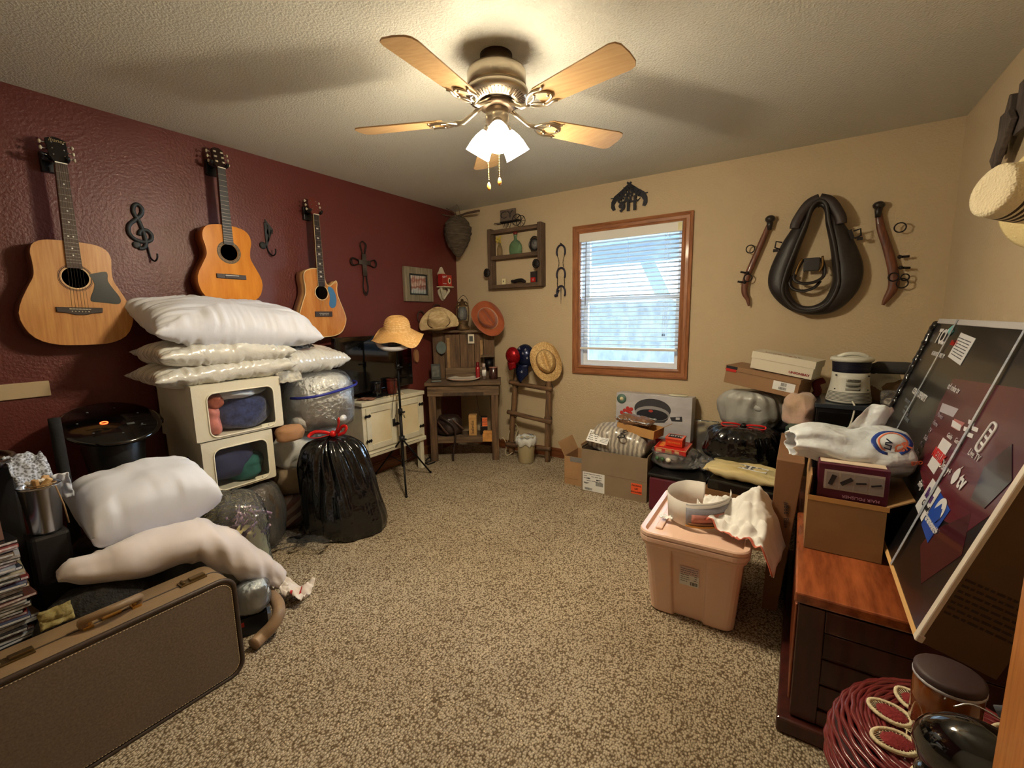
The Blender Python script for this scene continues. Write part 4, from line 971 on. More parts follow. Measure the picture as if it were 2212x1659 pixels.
tag(G().b2((-.03, -.001, 0), (.03, .001, .09)).b2((-.018, -.002, .02), (.018, -.001, .072), 1).obj('postcard', [M('cream_card2', (216, 208, 186), .6), M('dark_etching', (70, 70, 66), .7)], loc=on(.075, .24, 1.105), rot=(0, 0, ang)), 'small cream card with dark print pinned to the washstand backboard', 'card')
c = thing('coat_hook', 'black iron cup holder under the right corner shelf of the washstand', 'hook', on(.245, .21, .90), (0, 0, ang))
G().lathe([(.0, -.03), (.04, -.03), (.045, .0), (.045, .05), (.042, .05), (.04, -.0)], 18).obj('iron_cup', BLACKM, c)
g = G(); g.b2((-.05, -.02, 0), (.05, .02, .006)); g.b2((-.04, -.015, .006), (.045, .018, .009), 1); tag(g.obj('folded_cloth', [BLACK, M('mint_cloth', (176, 196, 190), .8)], loc=on(-.25, .03, zt), rot=(0, 0, ang+.1), weld=False), 'small pale green folded cloth on the left corner of the washstand', 'cloth')
# lantern
ln = thing('lantern', 'rusty barn lantern with glass globe on the washstand top shelf', 'lantern', on(.0, .245, zb1+.022))
RL = M('rusted_tin', (112, 86, 54), .6, .6, var=.5, vs_=25, bump=.3, bs=60)
G().lathe([(0, 0), (.062, 0), (.065, .008), (.065, .03), (.05, .045), (.052, .06), (.055, .085), (.035, .09), (0, .09)], 24).obj('fuel_tank', RL, ln)
G().lathe([(.03, .095), (.036, .10), (.048, .14), (.046, .18), (.032, .215), (.03, .22)], 24).obj('glass_globe', M('smoky_globe', (140, 146, 150), .06, trans=.7), ln)
g = G(); g.lathe([(.05, .225), (.05, .235), (.03, .245), (.028, .27), (.014, .275), (.014, .29), (.006, .295), (0, .30)], 20)
for s_ in (-1, 1): g.tube(spline([(s_*.058, 0, .05), (s_*.072, 0, .12), (s_*.072, 0, .22), (s_*.05, 0, .262), (s_*.02, 0, .265)], 5), .007, 8)
g.obj('lantern_frame', RL, ln)
G().tube(spline([(-.068, 0, .20), (-.06, .01, .28), (0, .02, .33), (.06, .01, .28), (.068, 0, .20)], 5), .0025, 5).obj('lantern_handle', IRON, ln)
G().tube([(.04*math.cos(2*PI*i/5), .04*math.sin(2*PI*i/5), .12+.0*i) for i in range(5)], .0018, 4, closed=True).tube([(0, -.05, .1), (0, -.052, .2)], .0018, 4).tube([(-.05, 0, .1), (-.05, 0, .21)], .0018, 4).tube([(.05, 0, .1), (.05, 0, .21)], .0018, 4).obj('wire_guard', IRON, ln)
# cowboy hats
def cowboy(name, lab, loc, rot, mt, bandm, curl=.05, R=.17, cr=.078, ch=.115, dent=.035, oval=1.22, seed=0, pinch=.02):
    h = thing(name, lab, 'hat', loc, rot)
    g = G()
    def f(u, v):
        a = 2*PI*u; t = v*2
        ca, sa = math.cos(a), math.sin(a)
        if t <= 1:
            s_ = t; k_ = min(1, s_/.55); q_ = max(0, (s_-.55)/.45)
            r = cr*.86*k_+cr*.22*math.sin(q_*PI/2)*1. if s_ > .55 else cr*.86*k_
            z = ch*(1-.10*k_**4) if s_ <= .55 else ch*.90*(1-q_**1.15)
            x, y = r*oval*ca, r*sa
            tp_ = 1-q_
            z -= dent*math.exp(-(y/(.30*cr))**2)*tp_*(.55+.45*math.exp(-((x+.2*cr)/(1.1*cr))**2))
            z -= .012*tp_*max(0, ca)**2*k_; y *= 1-.30*max(0, ca)**2*k_*tp_
        else:
            q = t-1; r0 = cr*1.08; r = r0+(R-r0)*q
            x, y = r*(1+.22*(1-q)*.6+.10*q)*ca, r*sa*(1-.06*q)
            z = curl*q**1.6*(sa*sa-.35*ca*ca) + .004*math.sin(5*a+seed)*q
            y *= 1-.12*curl/.05*q*q*abs(sa)
        return Vector((x, y, z))
    g.grid(f, 64, 44, cu=True)
    g.obj('hat_felt', mt, h, solid=.0025)
    g = G(); g.tube([Vector((cr*1.10*oval*.985*math.cos(2*PI*i/40), cr*1.10*math.sin(2*PI*i/40), .010)) for i in range(40)], .0055, 6, closed=True, flat=.7); g.obj('hat_band', bandm, h)
    return h
def face(fwdv, upv=(0, 0, 1), spin=0.):
    """euler whose local z points along fwdv"""
    z = Vector(fwdv).normalized(); x = Vector(upv).cross(z).normalized(); y = z.cross(x)
    return (Matrix((x, y, z)).transposed().to_4x4() @ Matrix.Rotation(spin, 4, 'Z')).to_euler()
to_cam = Vector((.62, -.78, 0))
SAND = M('cream_straw_hat', (222, 202, 160), .8, col2=(176, 146, 100), vs_=22, stretch=(1, 1, 3), bump=.5, bs=120, bd=.003)
cowboy('cowboy_hat', 'cream straw cowboy hat with curled brim on the left post of the washstand', D(948, 697, on(-.26, .17, 0).x, on(-.26, .17, 0).y), face(Vector((.45, -.62, .75)), spin=.15), SAND, M('brown_band', (70, 46, 30), .6), curl=.075, R=.17, dent=.05, oval=1.25)
ORG = M('rust_orange_felt', (168, 84, 42), .8, var=.15, vs_=10, sheen=.3)
cowboy('cowboy_hat', 'rust orange felt cowboy hat hung on the right post of the washstand', D(1054, 688, on(.31, .17, 0).x, on(.31, .17, 0).y), face(Vector((.50, -.84, .15)), spin=-.9), ORG, M('tan_cord', (206, 160, 112), .6), curl=.06, R=.165, dent=.05, oval=1.3)
tag(G().add(*(lambda: ([(0.028*math.cos(2*PI*i/24), 0, .062*math.sin(2*PI*i/24)) for i in range(24)], [tuple(range(24))]))(), 0).obj('straw_wreath', M('tan_straw', (150, 108, 70), .9), solid=.02, loc=on(-.45, .17, 1.0), rot=(0, 0, PI/2)), 'edge of a tan straw hat behind the ring light on the red wall', 'hat')  # plain tan straw, one even colour
# things under the washstand
c = thing('cardboard_box', 'narrow tan box lettered kalimba on the washstand lower shelf', 'box', on(.075, .12, .2225), (0, 0, ang-.05))
G().b2((-.038, -.03, 0), (.038, .05, .20)).obj('box_body', M('tan_box', (196, 152, 92), .7), c, bevel=.003); text('kalimba', .042, c, INK, (.0, -.0312, .085), rot=(PI/2, -PI/2, 0))
G().b2((-.038, -.0312, .165), (.038, -.030, .167)).obj('box_seam', M('seam_brown', (110, 84, 54), .8), c)
for i in range(2):
    c = thing('small_box', ['lower of two small orange and black boxes on the washstand shelf', 'upper of two small orange and black boxes on the washstand shelf'][i], 'box', on(.19, .14, .2225+.085*1+.045*i), (0, 0, ang), 'orange boxes on the washstand shelf')
    G().b2((-.038, -.03, 0), (.026, .05, .042)).obj('box_body', BLACK, c, bevel=.001); G().b2((-.024, -.0312, .001), (.026, -.03, .041)).obj('orange_face', M('orange_print', (236, 120, 66), .5), c)
    text('NO.200', .016, c, M('red_print', (150, 40, 30), .5), (0, -.032, .02))
c = thing('black_box', 'small black box under the orange boxes on the washstand shelf', 'box', on(.185, .14, .2225), (0, 0, ang)); G().b2((-.04, -.03, 0), (.03, .05, .084)).obj('box_body', BLACK, c, bevel=.002)
c = thing('note_pad', 'orange paper packet hanging over the washstand shelf edge', 'packet', on(.225, .045, .175), (-.1, 0, ang-.1))
G().b2((-.055, -.02, 0), (.05, .0, .075)).b2((-.05, -.01, .075), (.045, .05, .10)).obj('paper_packet', M('orange_paper', (230, 162, 84), .7, var=.2, vs_=20), c, bevel=.003, weld=False)
bp_ = thing('backpack', 'dark brown leather bag slumped on the washstand lower shelf', 'bag', on(-.16, .16, .223), (0, 0, ang))
LBR = M('dark_brown_leather', (58, 42, 38), .35, var=.4, vs_=10, bump=.5, bs=20)
bag_geo(.13, .10, .20, 4, 1, 40, 12, .05, .16, .6).obj('bag_body', LBR, bp_)
g = G(); g.tube(spline([(-.08, -.09, .2), (-.02, -.12, .17), (.06, -.13, .10), (.07, -.14, 0), (.05, -.16, -.12), (.045, -.17, -.215)], 6), .011, 6, flat=.35); g.obj('bag_strap', LBR, bp_)
g = G(); g.tube(spline([(-.10, -.09, .15), (-.05, -.12, .09), (.0, -.12, .03)], 5), .012, 6, flat=.35); g.tube(spline([(.0, -.06, .19), (.08, -.09, .13), (.15, -.1, .07)], 5), .010, 6, flat=.35); g.obj('bag_flap_strap', M('bag_strap_shiny', (84, 58, 48), .2), bp_)
tag(G().tube(spline([(0, 0, .0), (.02, -.005, -.1), (.035, .0, -.22), (.05, .01, -.33)], 5), .0022, 5).cyl((.02, -.005, -.09), (.024, -.005, -.13), .007, n=8).obj('hanging_cord', BLACKM, loc=on(.10, .17, zt-.036)), 'thin dark cord with a switch hanging under the washstand top', 'cord')
# ---------------- log ladder with hats
LOG = wood('peeled_log', (134, 100, 66), (62, 44, 32), 'z', 4, .7, .1, 8, .8)
ld = thing('log_ladder', 'short rustic log ladder leaning on the tan wall', 'ladder', (.96, -.14, 0))
fl_, fr_ = Vector((.735, -.13, 0)), Vector((1.17, -.15, 0))
o_ = Vector((.96, -.14, 0))
def logp(pts, r, seed):
    g = G(); p = spline(pts, 6); g.tube([Vector(q)+Vector((.004*nz(Vector(q)*9, 1, seed), .004*nz(Vector(q)*7, 1, seed+2), 0)) for q in p], [r*(1+.14*nz(Vector(q)*11, 1, seed)) for q in p], 12); return g
l0 = fl_-o_; l1 = fr_-o_
logp([l0+Vector((.015, -.02, 0)), l0+Vector((.02, 0, .3)), l0+Vector((.04, .03, .62)), l0+Vector((.06, .06, 1.0))], .027, 1).obj('ladder_rail', LOG, ld)
logp([l1+Vector((.0, -.02, 0)), l1+Vector((-.005, 0, .3)), l1+Vector((-.01, .03, .62)), l1+Vector((-.02, .06, 1.0))], .027, 2).obj('ladder_rail', LOG, ld)
LOGX = wood('peeled_log_rung', (130, 96, 64), (60, 42, 32), 'x', 4, .7, .1, 8, .8)
for z, a in ((.115, .01), (.405, -.025), (.705, -.02)):
    xa, xb = l0.x-.03+z*.05, l1.x+.035
    logp([(xa, -.045+z*.07, z-a), (0, -.05+z*.07, z), (xb, -.045+z*.07, z+a)], .022, z*10).obj('ladder_rung', LOGX, ld)
    g = G()
    for x in (l0.x+.02+z*.05, l1.x-.008): g.tube([(x+.04*math.cos(t), -.02+z*.07, z+.035*math.sin(t)) for t in [2*PI*i/14 for i in range(14)]], .004, 5, closed=True, T=None)
    g.obj('rawhide_tie', M('dark_rawhide', (50, 36, 28), .6), ld)
hp_ = D(1180, 781, 1.12, -.14)
PST = hatmat('palm_straw', (222, 190, 134), (190, 150, 92), 85, .6)
hx = cowboy('cowboy_hat', 'cream palm straw cowboy hat on the right rail of the log ladder', (hp_.x, -.13, hp_.z), face(Vector((.42, -.88, .18)), spin=-1.2), PST, M('brown_band', (70, 46, 30), .6), curl=.07, R=.172, dent=.055, oval=1.3)
g = G()
for i in range(5): g.tube(spline([(.02*i-.04, -.16+.02, .02), (.02*i-.05, -.19, .01), (.02*i-.05, -.21-.01*i, .0)], 3), .002, 4)
# red and blue sequin caps
hb = D(1128, 770, .84, -.14)
c = thing('sequin_cap', 'blue sequined cap with white stars hanging on the left rail of the log ladder', 'cap', (hb.x+.0, -.125, hb.z-.03), (0, 0, 0))
c.scale = (1.1, 1., 1.1)
BLU = M('blue_sequin', (26, 38, 84), .25, .4, var=.5, vs_=120)
def capgeo(cf=(0, 0, 0), s=1.):
    g = G()
    def f(u, v):
        a = 2*PI*u; ph = v*PI/2; r = .092*math.cos(ph); return Vector((r*math.cos(a)*1.0*s, -.085*math.sin(ph)*s, r*math.sin(a)*1.12*s))+Vector(cf)
    return g.grid(f, 32, 14, cu=True)
capgeo((.02, .03, .03)).obj('cap_crown', BLU, c, solid=.003)
g = G(); g.grid(lambda u, v: Vector((-.055+.13*u, -.02-.03*math.sin(PI*u)+.0*v, -.04-.16*v*(1-.5*abs(2*u-1)))), 14, 8); g.obj('cap_bill', BLU, c, solid=.004)
for x, z in ((.06, .09), (.0, .1), (.08, .02), (.03, -.10), (.045, .06)):
    st_ = [(x+(.013 if i % 2 == 0 else .005)*math.sin(i*PI/5), z+(.013 if i % 2 == 0 else .005)*math.cos(i*PI/5)) for i in range(10)]
    yy = -.085*math.sqrt(max(0, 1-((x-.02)/.092)**2-((z-.03)/.103)**2))+.022 if z > -.05 else -.055
    G().prism(st_, yy-.006, yy).obj('star', M('silver_star', (180, 184, 196), .3, .5), c)
hr_ = D(1112, 768, .78, -.2)
c = thing('sequin_cap', 'shiny red sequined cap hanging in front of the blue one', 'cap', (hr_.x+.025, -.265, hr_.z), (.15, 0, -.1))
capgeo((0, .03, 0), .82).obj('cap_crown', M('red_sequin', (186, 16, 30), .18, .55, var=.5, vs_=110, bump=.4, bs=150), c, solid=.003)
g = G(); g.grid(lambda u, v: Vector((-.05+.1*u, -.01-.03*math.sin(PI*u), -.05-.075*v*(1-.3*abs(2*u-1)))), 12, 6); g.obj('cap_bill', M('red_sequin', (186, 16, 30), .18, .55), c, solid=.004)
# bin, outlet cords
tr = thing('waste_bin', 'small beige plastic waste bin with white liner in front of the ladder', 'bin', (1.0, -.27, 0))
G().lathe([(0, 0), (.068, 0), (.072, .006), (.086, .22), (.086, .225), (.083, .225), (.07, .01), (0, .008)], 32).obj('bin_body', M('beige_plastic', (176, 164, 130), .4), tr)
g = G()
def lf(u, v):
    a = 2*PI*u; r = .088+.012*math.sin(v*PI)+.004*nz((math.cos(a)*5, math.sin(a)*5, v*3)); z = .245-.075*v*(1+.5*nz((math.cos(a)*3, math.sin(a)*3, 2)))-.0
    if v < .15: r = .080+.01*v/.15; z = .20+.06*v/.15
    return Vector((r*math.cos(a), r*math.sin(a), z+.006*math.sin(9*a)))
g.grid(lf, 48, 10, cu=True); ln_ = g.obj('bin_liner', M('white_liner', (214, 216, 214), .35, bump=.5, bs=30), tr, solid=.0015)
text('TRASH', .022, ln_, M('liner_blue', (40, 60, 90), .5), (0, .082, .245), rot=(PI/2, 0, 0))
c = thing('power_cord', 'looped cream power cord hanging by the log ladder', 'cord', (.72, -.1, 0))
g = G(); g.tube(spline([(-.02, -.04, .1), (0, -.06, .17), (.03, -.05, .26), (.05, 0, .30), (.05, .05, .24), (.03, .03, .16), (.055, -.02, .10)], 6), .0045, 6); g.obj('cream_cord', M('cream_cord', (206, 194, 162), .5), c)
g = G(); g.tube(spline([(-.1, -.05, .13), (-.06, -.06, .16), (-.03, -.05, .10), (0, -.1, .01), (.03, -.1, .006), (.06, -.07, .03)], 6), .004, 6); g.obj('thin_cord', M('cream_cord', (206, 194, 162), .5), c)
tag(G().tube(spline([(0, 0, .01), (.03, .03, .04), (.06, .01, .02), (.04, -.04, .01), (.09, -.05, .008), (.1, .03, .01)], 6), .006, 6).obj('cable_pile', BLACK, loc=(.17, -.76, 0)), 'tangle of black cable on the carpet behind the washstand leg', 'cable')
# ================================================================ left pile
PILW = M('white_pillow_cotton', (222, 224, 232), .8, bump=.25, bs=14, bd=.01, sheen=.2)
PILP = M('pillow_in_clear_plastic', (214, 212, 204), .22, bump=.7, bs=16, bd=.012, coat=.6)
BAGB = M('black_bin_bag', (10, 10, 12), .16, bump=.7, bs=11, bd=.015, spec=.7)
FILM = film('clear_bag_film', gloss=.45, haze=.07, tint=(245, 246, 248), bump=1., bs=38)
def rng(px, ax, v):
    x0, y0, x1, y1 = px; mx_, my_ = (x0+x1)/2, (y0+y1)/2
    A = P(x0, my_, ax, v); B = P(x1, my_, ax, v); z1 = P(mx_, y0, ax, v).z; z0 = P(mx_, y1, ax, v).z
    return (A+B)/2, (B-A).length, z0, z1
def blob(name, label, cat, px, ax, v, depth, mt, seed=0, rz=None, pleat=.05, lump=.12, knot=0, flat=.5, k=24, zlo=None, group=None, skin=None, skinname='clear_skin'):
    c, w_, z0, z1 = rng(px, ax, v)
    if zlo is not None: z0 = zlo
    rz = (ROT_RED if ax == 'x' else 0) if rz is None else rz
    geo = bag_geo(w_/2*.97, depth/2, z1-z0, seed, knot, 56, k, pleat, lump, flat)
    if skin:
        t = thing(name, label, cat, (c.x, c.y, z0), rz, group); 
        bag_geo(w_/2*.90, depth/2*.92, (z1-z0)*.94, seed, knot, 48, k, pleat, lump, flat).obj(skin[1], mt, t); bag_geo(w_/2*.97, depth/2*.98, z1-z0, seed+1, knot, 56, k, pleat*1.6, lump, flat).obj(skinname, skin[0], t)
        return t
    return tag(geo.obj(name, mt, loc=(c.x, c.y, z0), rot=(0, 0, rz)), label, cat, group)

# fabric boxes with clear windows
FAB = M('cream_box_fabric', (216, 210, 190), .8, bump=.3, bs=20, bd=.006)
def fbox(label, y0, y1, z0, z1, xf, dp, stuff, lean=0.):
    b = thing('storage_box', label, 'storage box', (xf, (y0+y1)/2, z0), (0, 0, ROT_RED), 'zipped fabric storage boxes')
    w_ = y1-y0; h = z1-z0; n = 5
    g = G(); t = .006
    def sag(u, v): return .006*nz((u*3, v*3, z0*7))
    g.b2((-w_/2, .004, 0), (w_/2, dp, t)).b2((-w_/2, .004, h-t), (w_/2, dp, h)).b2((-w_/2, .004, t), (-w_/2+t, dp, h-t)).b2((w_/2-t, .004, t), (w_/2, dp, h-t)).b2((-w_/2, dp-t, t), (w_/2, dp, h-t))
    g.obj('box_shell', FAB, b, weld=False)
    wx0, wx1, wz0, wz1 = -w_/2+.14*w_, w_/2-.10*w_, .012, h*.84
    outer = rrect(w_, h, .012, 6, 0, h/2); inner = rrect(wx1-wx0, wz1-wz0, .04, 6, (wx0+wx1)/2, (wz0+wz1)/2)
    g = G(); N_ = len(outer); vs = []
    for (x, z), (x2, z2) in zip(outer, inner): vs += [(x, 0, z), (x2, -.002, z2), (x2, .006, z2), (x, .006, z)]
    fs = []
    for i in range(N_):
        a = 4*i; c_ = 4*((i+1) % N_); fs += [(a, a+1, c_+1, c_), (a+1, a+2, c_+2, c_+1), (a, c_, c_+3, a+3)]
    g.add(vs, fs); g.obj('front_panel', FAB, b)
    G().tube([(x, -.004, z) for x, z in inner], .004, 6, closed=True).obj('zip_piping', M('piping_cream', (232, 226, 206), .6), b)
    G().add([(x, .001, z) for x, z in inner], [tuple(range(len(inner)))]).obj('clear_window', film('box_window_film', gloss=.15, haze=.01, bump=.5, bs=7), b)
    g = G(); g.b2((wx1-.085, -.004, .012), (wx1-.01, -.0025, .034)); tg = g.obj('size_tag', M('cream_tag', (226, 222, 200), .6), b); text('L', .014, tg, INK, (wx1-.045, -.0046, .022))
    return b, w_, h
bx, w1, h1 = fbox('upper of two cream fabric storage boxes with clear window, under the stacked pillows', -2.735, -2.27, .725, 1.025, .50, .44, None)
def inside(name, lab, cat, lx, lz, sx, sz, depth, mt, base, seed, pl=.05):
    return tag(bag_geo(sx/2, depth/2, sz, seed, 0, 36, 14, pl, .2, .55).obj(name, mt, loc=(base[0]-.03-depth/2, base[1]+lx, base[2]+lz), rot=(0, 0, ROT_RED)), lab, cat)
B1 = (.50, (-2.735-2.27)/2, .725)
inside('folded_blanket', 'dark blue fuzzy blanket inside the upper fabric storage box', 'blanket', .085, .008, .30, .20, .3, M('navy_fuzzy', (58, 72, 124), .95, col2=(28, 36, 70), vs_=40, bump=.9, bs=70, sheen=.5), B1, 3)
inside('folded_sheet', 'pale blue white bedding at the top of the upper fabric storage box', 'bedding', .04, .19, .34, .095, .3, M('pale_blue_bedding', (196, 206, 216), .7, bump=.3, bs=20), B1, 5)
inside('folded_blanket', 'bundled pink print cloth at the left of the upper storage box window', 'blanket', -.125, .008, .12, .17, .2, M('pink_print', (226, 140, 128), .6, var=.2, vs_=20), B1, 6)
inside('folded_towel', 'rust orange towel above the pink cloth in the upper storage box', 'towel', -.105, .15, .12, .10, .2, M('rust_towel', (158, 84, 62), .9, bump=.6, bs=50), B1, 7)
fbox('lower of two cream fabric storage boxes with clear window, behind the white pillow', -2.72, -2.345, .425, .718, .50, .44, None)
B2 = (.50, (-2.72-2.345)/2, .425)
inside('folded_blanket', 'dark navy cloth bundle inside the lower fabric storage box', 'blanket', -.03, .04, .32, .235, .3, M('navy_cloth', (52, 58, 96), .8, bump=.5, bs=14), B2, 8)
inside('folded_blanket', 'teal green cloth with pale edge inside the lower fabric storage box', 'blanket', .075, .006, .22, .15, .32, M('teal_cloth', (34, 98, 94), .8, bump=.5, bs=14), B2, 9)

def pil(label, c, w_, d, h, rot, mt, seed, group=None, **k):
    g = pillow_geo(w_, d, h, seed, **k)
    return tag(g.obj('pillow', mt, loc=c, rot=rot), label, 'pillow', group)
pil('large white bed pillow topmost on the pillow stack, below the guitars', (.30, -2.405, 1.345), .90, .48, .25, (.32, .07, ROT_RED), PILW, 11, 'stacked pillows', wr=.014, ear=.05, wf=24, n=72)
p2_ = pil('plastic wrapped white pillow, second from top of the pillow stack', (.31, -2.50, 1.185), .70, .42, .15, (.05, .015, ROT_RED), PILP, 21, 'stacked pillows', wr=.011, ear=.06, wf=22, n=72)
p3_ = pil('plastic wrapped white pillow lowest of the stack, on the fabric storage box', (.31, -2.52, 1.083), .73, .42, .14, (.03, -.03, ROT_RED), PILP, 31, 'stacked pillows', wr=.011, ear=.07, wf=22, n=72)
pil('smaller plastic wrapped pillow beside the pillow stack, next to the television', (.28, -1.985, 1.10), .50, .40, .17, (.10, .0, ROT_RED+.1), PILP, 41, None, wr=.012, ear=.05, wf=20, n=64)
g = G(); random.seed(5)
for i in range(26): g.sph((random.uniform(-.08, .08), random.uniform(-.05, .05), random.uniform(0, .08)), random.uniform(.010, .02), 8)
tag(crumple(22, 18, .26, .2, .05, 9, sc=4).obj('patterned_cloth', M('black_white_dots', (22, 20, 24), .5, col2=(120, 116, 112), vs_=60, kind='voronoi', bump=.6, bs=40), loc=(.25, -2.05, 1.215), rot=(.3, .2, ROT_RED), solid=.012), 'black cloth with pale dots poking out behind the pillow stack', 'cloth')
# vacuum bag with blue zip
c, w_, z0, z1 = rng((612, 800, 754, 925), 'x', .36)
vb = thing('vacuum_bag', 'clear vacuum storage bag of white bedding with blue zip strip', 'storage bag', (c.x, c.y, z0), (0, 0, ROT_RED))
bag_geo(w_/2*.93, .2, (z1-z0)*.95, 51, 0, 56, 20, .05, .14, .45).obj('bedding', M('grey_white_bedding', (226, 228, 228), .5, bump=.7, bs=14, bd=.015), vb)
bag_geo(w_/2*.99, .215, (z1-z0), 52, 0, 60, 20, .08, .14, .42).obj('clear_skin', FILM, vb)
g = G(); g.tube([(x_, -.222*max(0, 1-abs(2.05*x_/w_)**3)**.4-.003, (z1-z0)*(.62+.14*(x_/w_+.5))) for x_ in [(-.5+i/30)*w_*.96 for i in range(31)]], .0085, 6, flat=.5)
g.obj('zip_strip', M('blue_zip', (38, 44, 140), .4), vb)
g = G(); g.lathe([(0, 0), (.024, 0), (.026, .006), (.016, .008), (.014, .014), (0, .014)], 20, T=Matrix.Translation((.03, -.21, (z1-z0)*.20)) @ Matrix.Rotation(PI/2, 4, 'X')); g.obj('valve_cap', M('valve_white', (226, 228, 232), .3), vb)
tag(crumple(16, 12, .15, .12, .02, 14).obj('packaging_insert', M('white_insert', (216, 212, 200), .4, col2=(60, 60, 60), vs_=12), loc=(.48, -2.20, 1.03), rot=(.9, 0, ROT_RED), solid=.004), 'crumpled white printed plastic insert between pillow stack and vacuum bag', 'packaging')
blob('bedding_bundle', 'white quilted bedding bag below the vacuum bag', 'bedding', (588, 918, 735, 1002), 'x', .30, .26, M('duvet_white', (208, 206, 198), .6, bump=.5, bs=12, bd=.012), 61, zlo=None)
blob('bedding_bundle', 'small tan cloth bundle squeezed left of the white bedding bag', 'bedding', (596, 918, 655, 952), 'x', .50, .12, M('tan_cloth', (168, 124, 88), .8, bump=.5, bs=20), 62)
blob('bedding_bundle', 'beige fleece bundle low in the pile behind the black bin bag', 'bedding', (592, 984, 735, 1056), 'x', .30, .26, M('beige_fleece', (150, 130, 104), .95, bump=.6, bs=30), 63)
STR = bpy.data.materials.new('red_white_stripe'); STR.use_nodes = True
n_ = STR.node_tree.nodes; l_ = STR.node_tree.links; tc = n_.new('ShaderNodeTexCoord'); mp_ = n_.new('ShaderNodeMapping'); mp_.inputs['Rotation'].default_value = (0, .5, 0); l_.new(tc.outputs['Object'], mp_.inputs[0])
w2 = n_.new('ShaderNodeTexWave'); w2.bands_direction = 'Z'; w2.inputs['Scale'].default_value = 5.5; w2.inputs['Distortion'].default_value = 1.5; l_.new(mp_.outputs[0], w2.inputs[0])
r_ = n_.new('ShaderNodeValToRGB'); r_.color_ramp.interpolation = 'CONSTANT'; r_.color_ramp.elements[0].color = lin((110, 36, 44)); r_.color_ramp.elements[1].position = .5; r_.color_ramp.elements[1].color = lin((200, 176, 168)); l_.new(w2.outputs['Color'], r_.inputs[0]); l_.new(r_.outputs[0], n_['Principled BSDF'].inputs['Base Color'])
blob('cloth_bag', 'clear bag holding red and white striped cloth on the carpet behind the bin bag', 'bag', (588, 1050, 740, 1135), 'x', .34, .22, STR, 64, zlo=.0, skin=(FILM, 'striped_cloth'))
blob('cloth_bag', 'clear plastic bag of brown fuzzy cloth on the carpet under the storage boxes', 'bag', (500, 1040, 606, 1150), 'x', .42, .30, M('olive_brown_fuzz', (92, 76, 54), .9, col2=(50, 38, 28), vs_=14, stretch=(6, 6, 1), bump=.9, bs=50), 65, zlo=.0, skin=(FILM, 'brown_cloth'))
tag(crumple(24, 18, .34, .2, .03, 77, sc=4).obj('plastic_sheet', film('loose_film', haze=.04, gloss=.3), loc=(.66, -2.30, .035), rot=(0, 0, .5)), 'loose clear plastic lying on the carpet left of the black bin bag', 'plastic')
# hidden base below the lower storage box
blob('cloth_bag', 'dark bundle holding up the lower storage box behind the white pillow', 'bag', (400, 1060, 520, 1170), 'x', .30, .36, M('dark_bundle', (40, 34, 32), .8), 66, zlo=0)
# black bin bag with red ties
bb = thing('bin_bag', 'full black bin bag tied with red drawstring standing on the carpet', 'bin bag', (.665, -2.045, 0), (0, 0, YAW), 'black bin bags')
def bbf():
    g = G(); n = 96; rows = 40; vs = []; fs = []
    prof = [(0, .0), (.20, .0), (.235, .03), (.245, .10), (.235, .22), (.215, .36), (.195, .48), (.165, .56), (.115, .605), (.05, .622), (.024, .632), (.012, .64)]
    ps = spline(prof, 4)
    for j, (r, z) in enumerate(ps):
        t = j/(len(ps)-1)
        for i in range(n):
            a = 2*PI*i/n; ca, sa = math.cos(a), math.sin(a)
            pl_ = .13*math.sin(19*a+4*nz((ca*1.5, sa*1.5, z*2)))*max(0, (z-.25)/.35)**.9*(1 if z < .6 else .4) + .22*nz((ca*6, sa*6, z*1.1), 1, 3)*(.25+z) + .07*nz((ca*1.6, sa*1.6, z*4), 1, 8)
            q = r*(1+pl_)
            if z < .2: q *= 1+.10*max(0, ca)*(.2-z)/.2
            ex = -.06*max(0, -ca)**6*max(0, 1-z/.06)*(1 if abs(sa) < .6 else 0)
            vs.append((q*ca*1.0+ex+.11*(.35-z)*(1 if ca > 0 else .3), q*sa*.85, max(0, z)))
    k_ = len(ps)
    for j in range(k_-1):
        for i in range(n): fs.append((j*n+i, j*n+(i+1) % n, (j+1)*n+(i+1) % n, (j+1)*n+i))
    g.add(vs, fs, 0, True); return g
bbf().obj('bag_body', BAGB, bb)
G().tube(spline([(.02, -.1, .012), (-.12, -.16, .02), (-.22, -.17, .02), (-.285, -.15, .008)], 5), [.05, .05, .045, .04, .035, .03, .03, .03, .025, .025, .022, .02, .018, .014, .01, .004], 10, flat=.5).obj('bag_tail', BAGB, bb)
TIE = M('red_drawstring', (196, 22, 20), .3)
g = G(); g.tube(spline([(0, 0, .63), (-.05, -.02, .655), (-.11, -.03, .66), (-.14, -.05, .635), (-.08, -.06, .63), (-.02, -.03, .64)], 5), .011, 6, flat=.3)
g.obj('red_tie', TIE, bb)
g = G(); g.tube(spline([(0, 0, .635), (.03, -.03, .67), (.05, -.04, .72), (.045, -.03, .745), (.035, -.01, .70), (.01, 0, .645)], 5), .012, 6, flat=.35); g.obj('red_tie', TIE, bb)
g = G(); g.tube(spline([(.02, 0, .64), (.06, -.02, .69), (.09, -.03, .69), (.075, -.03, .655), (.03, -.02, .635)], 5), .010, 6, flat=.35); g.sph((.0, -.02, .645), .022, 10); g.obj('red_tie', TIE, bb)
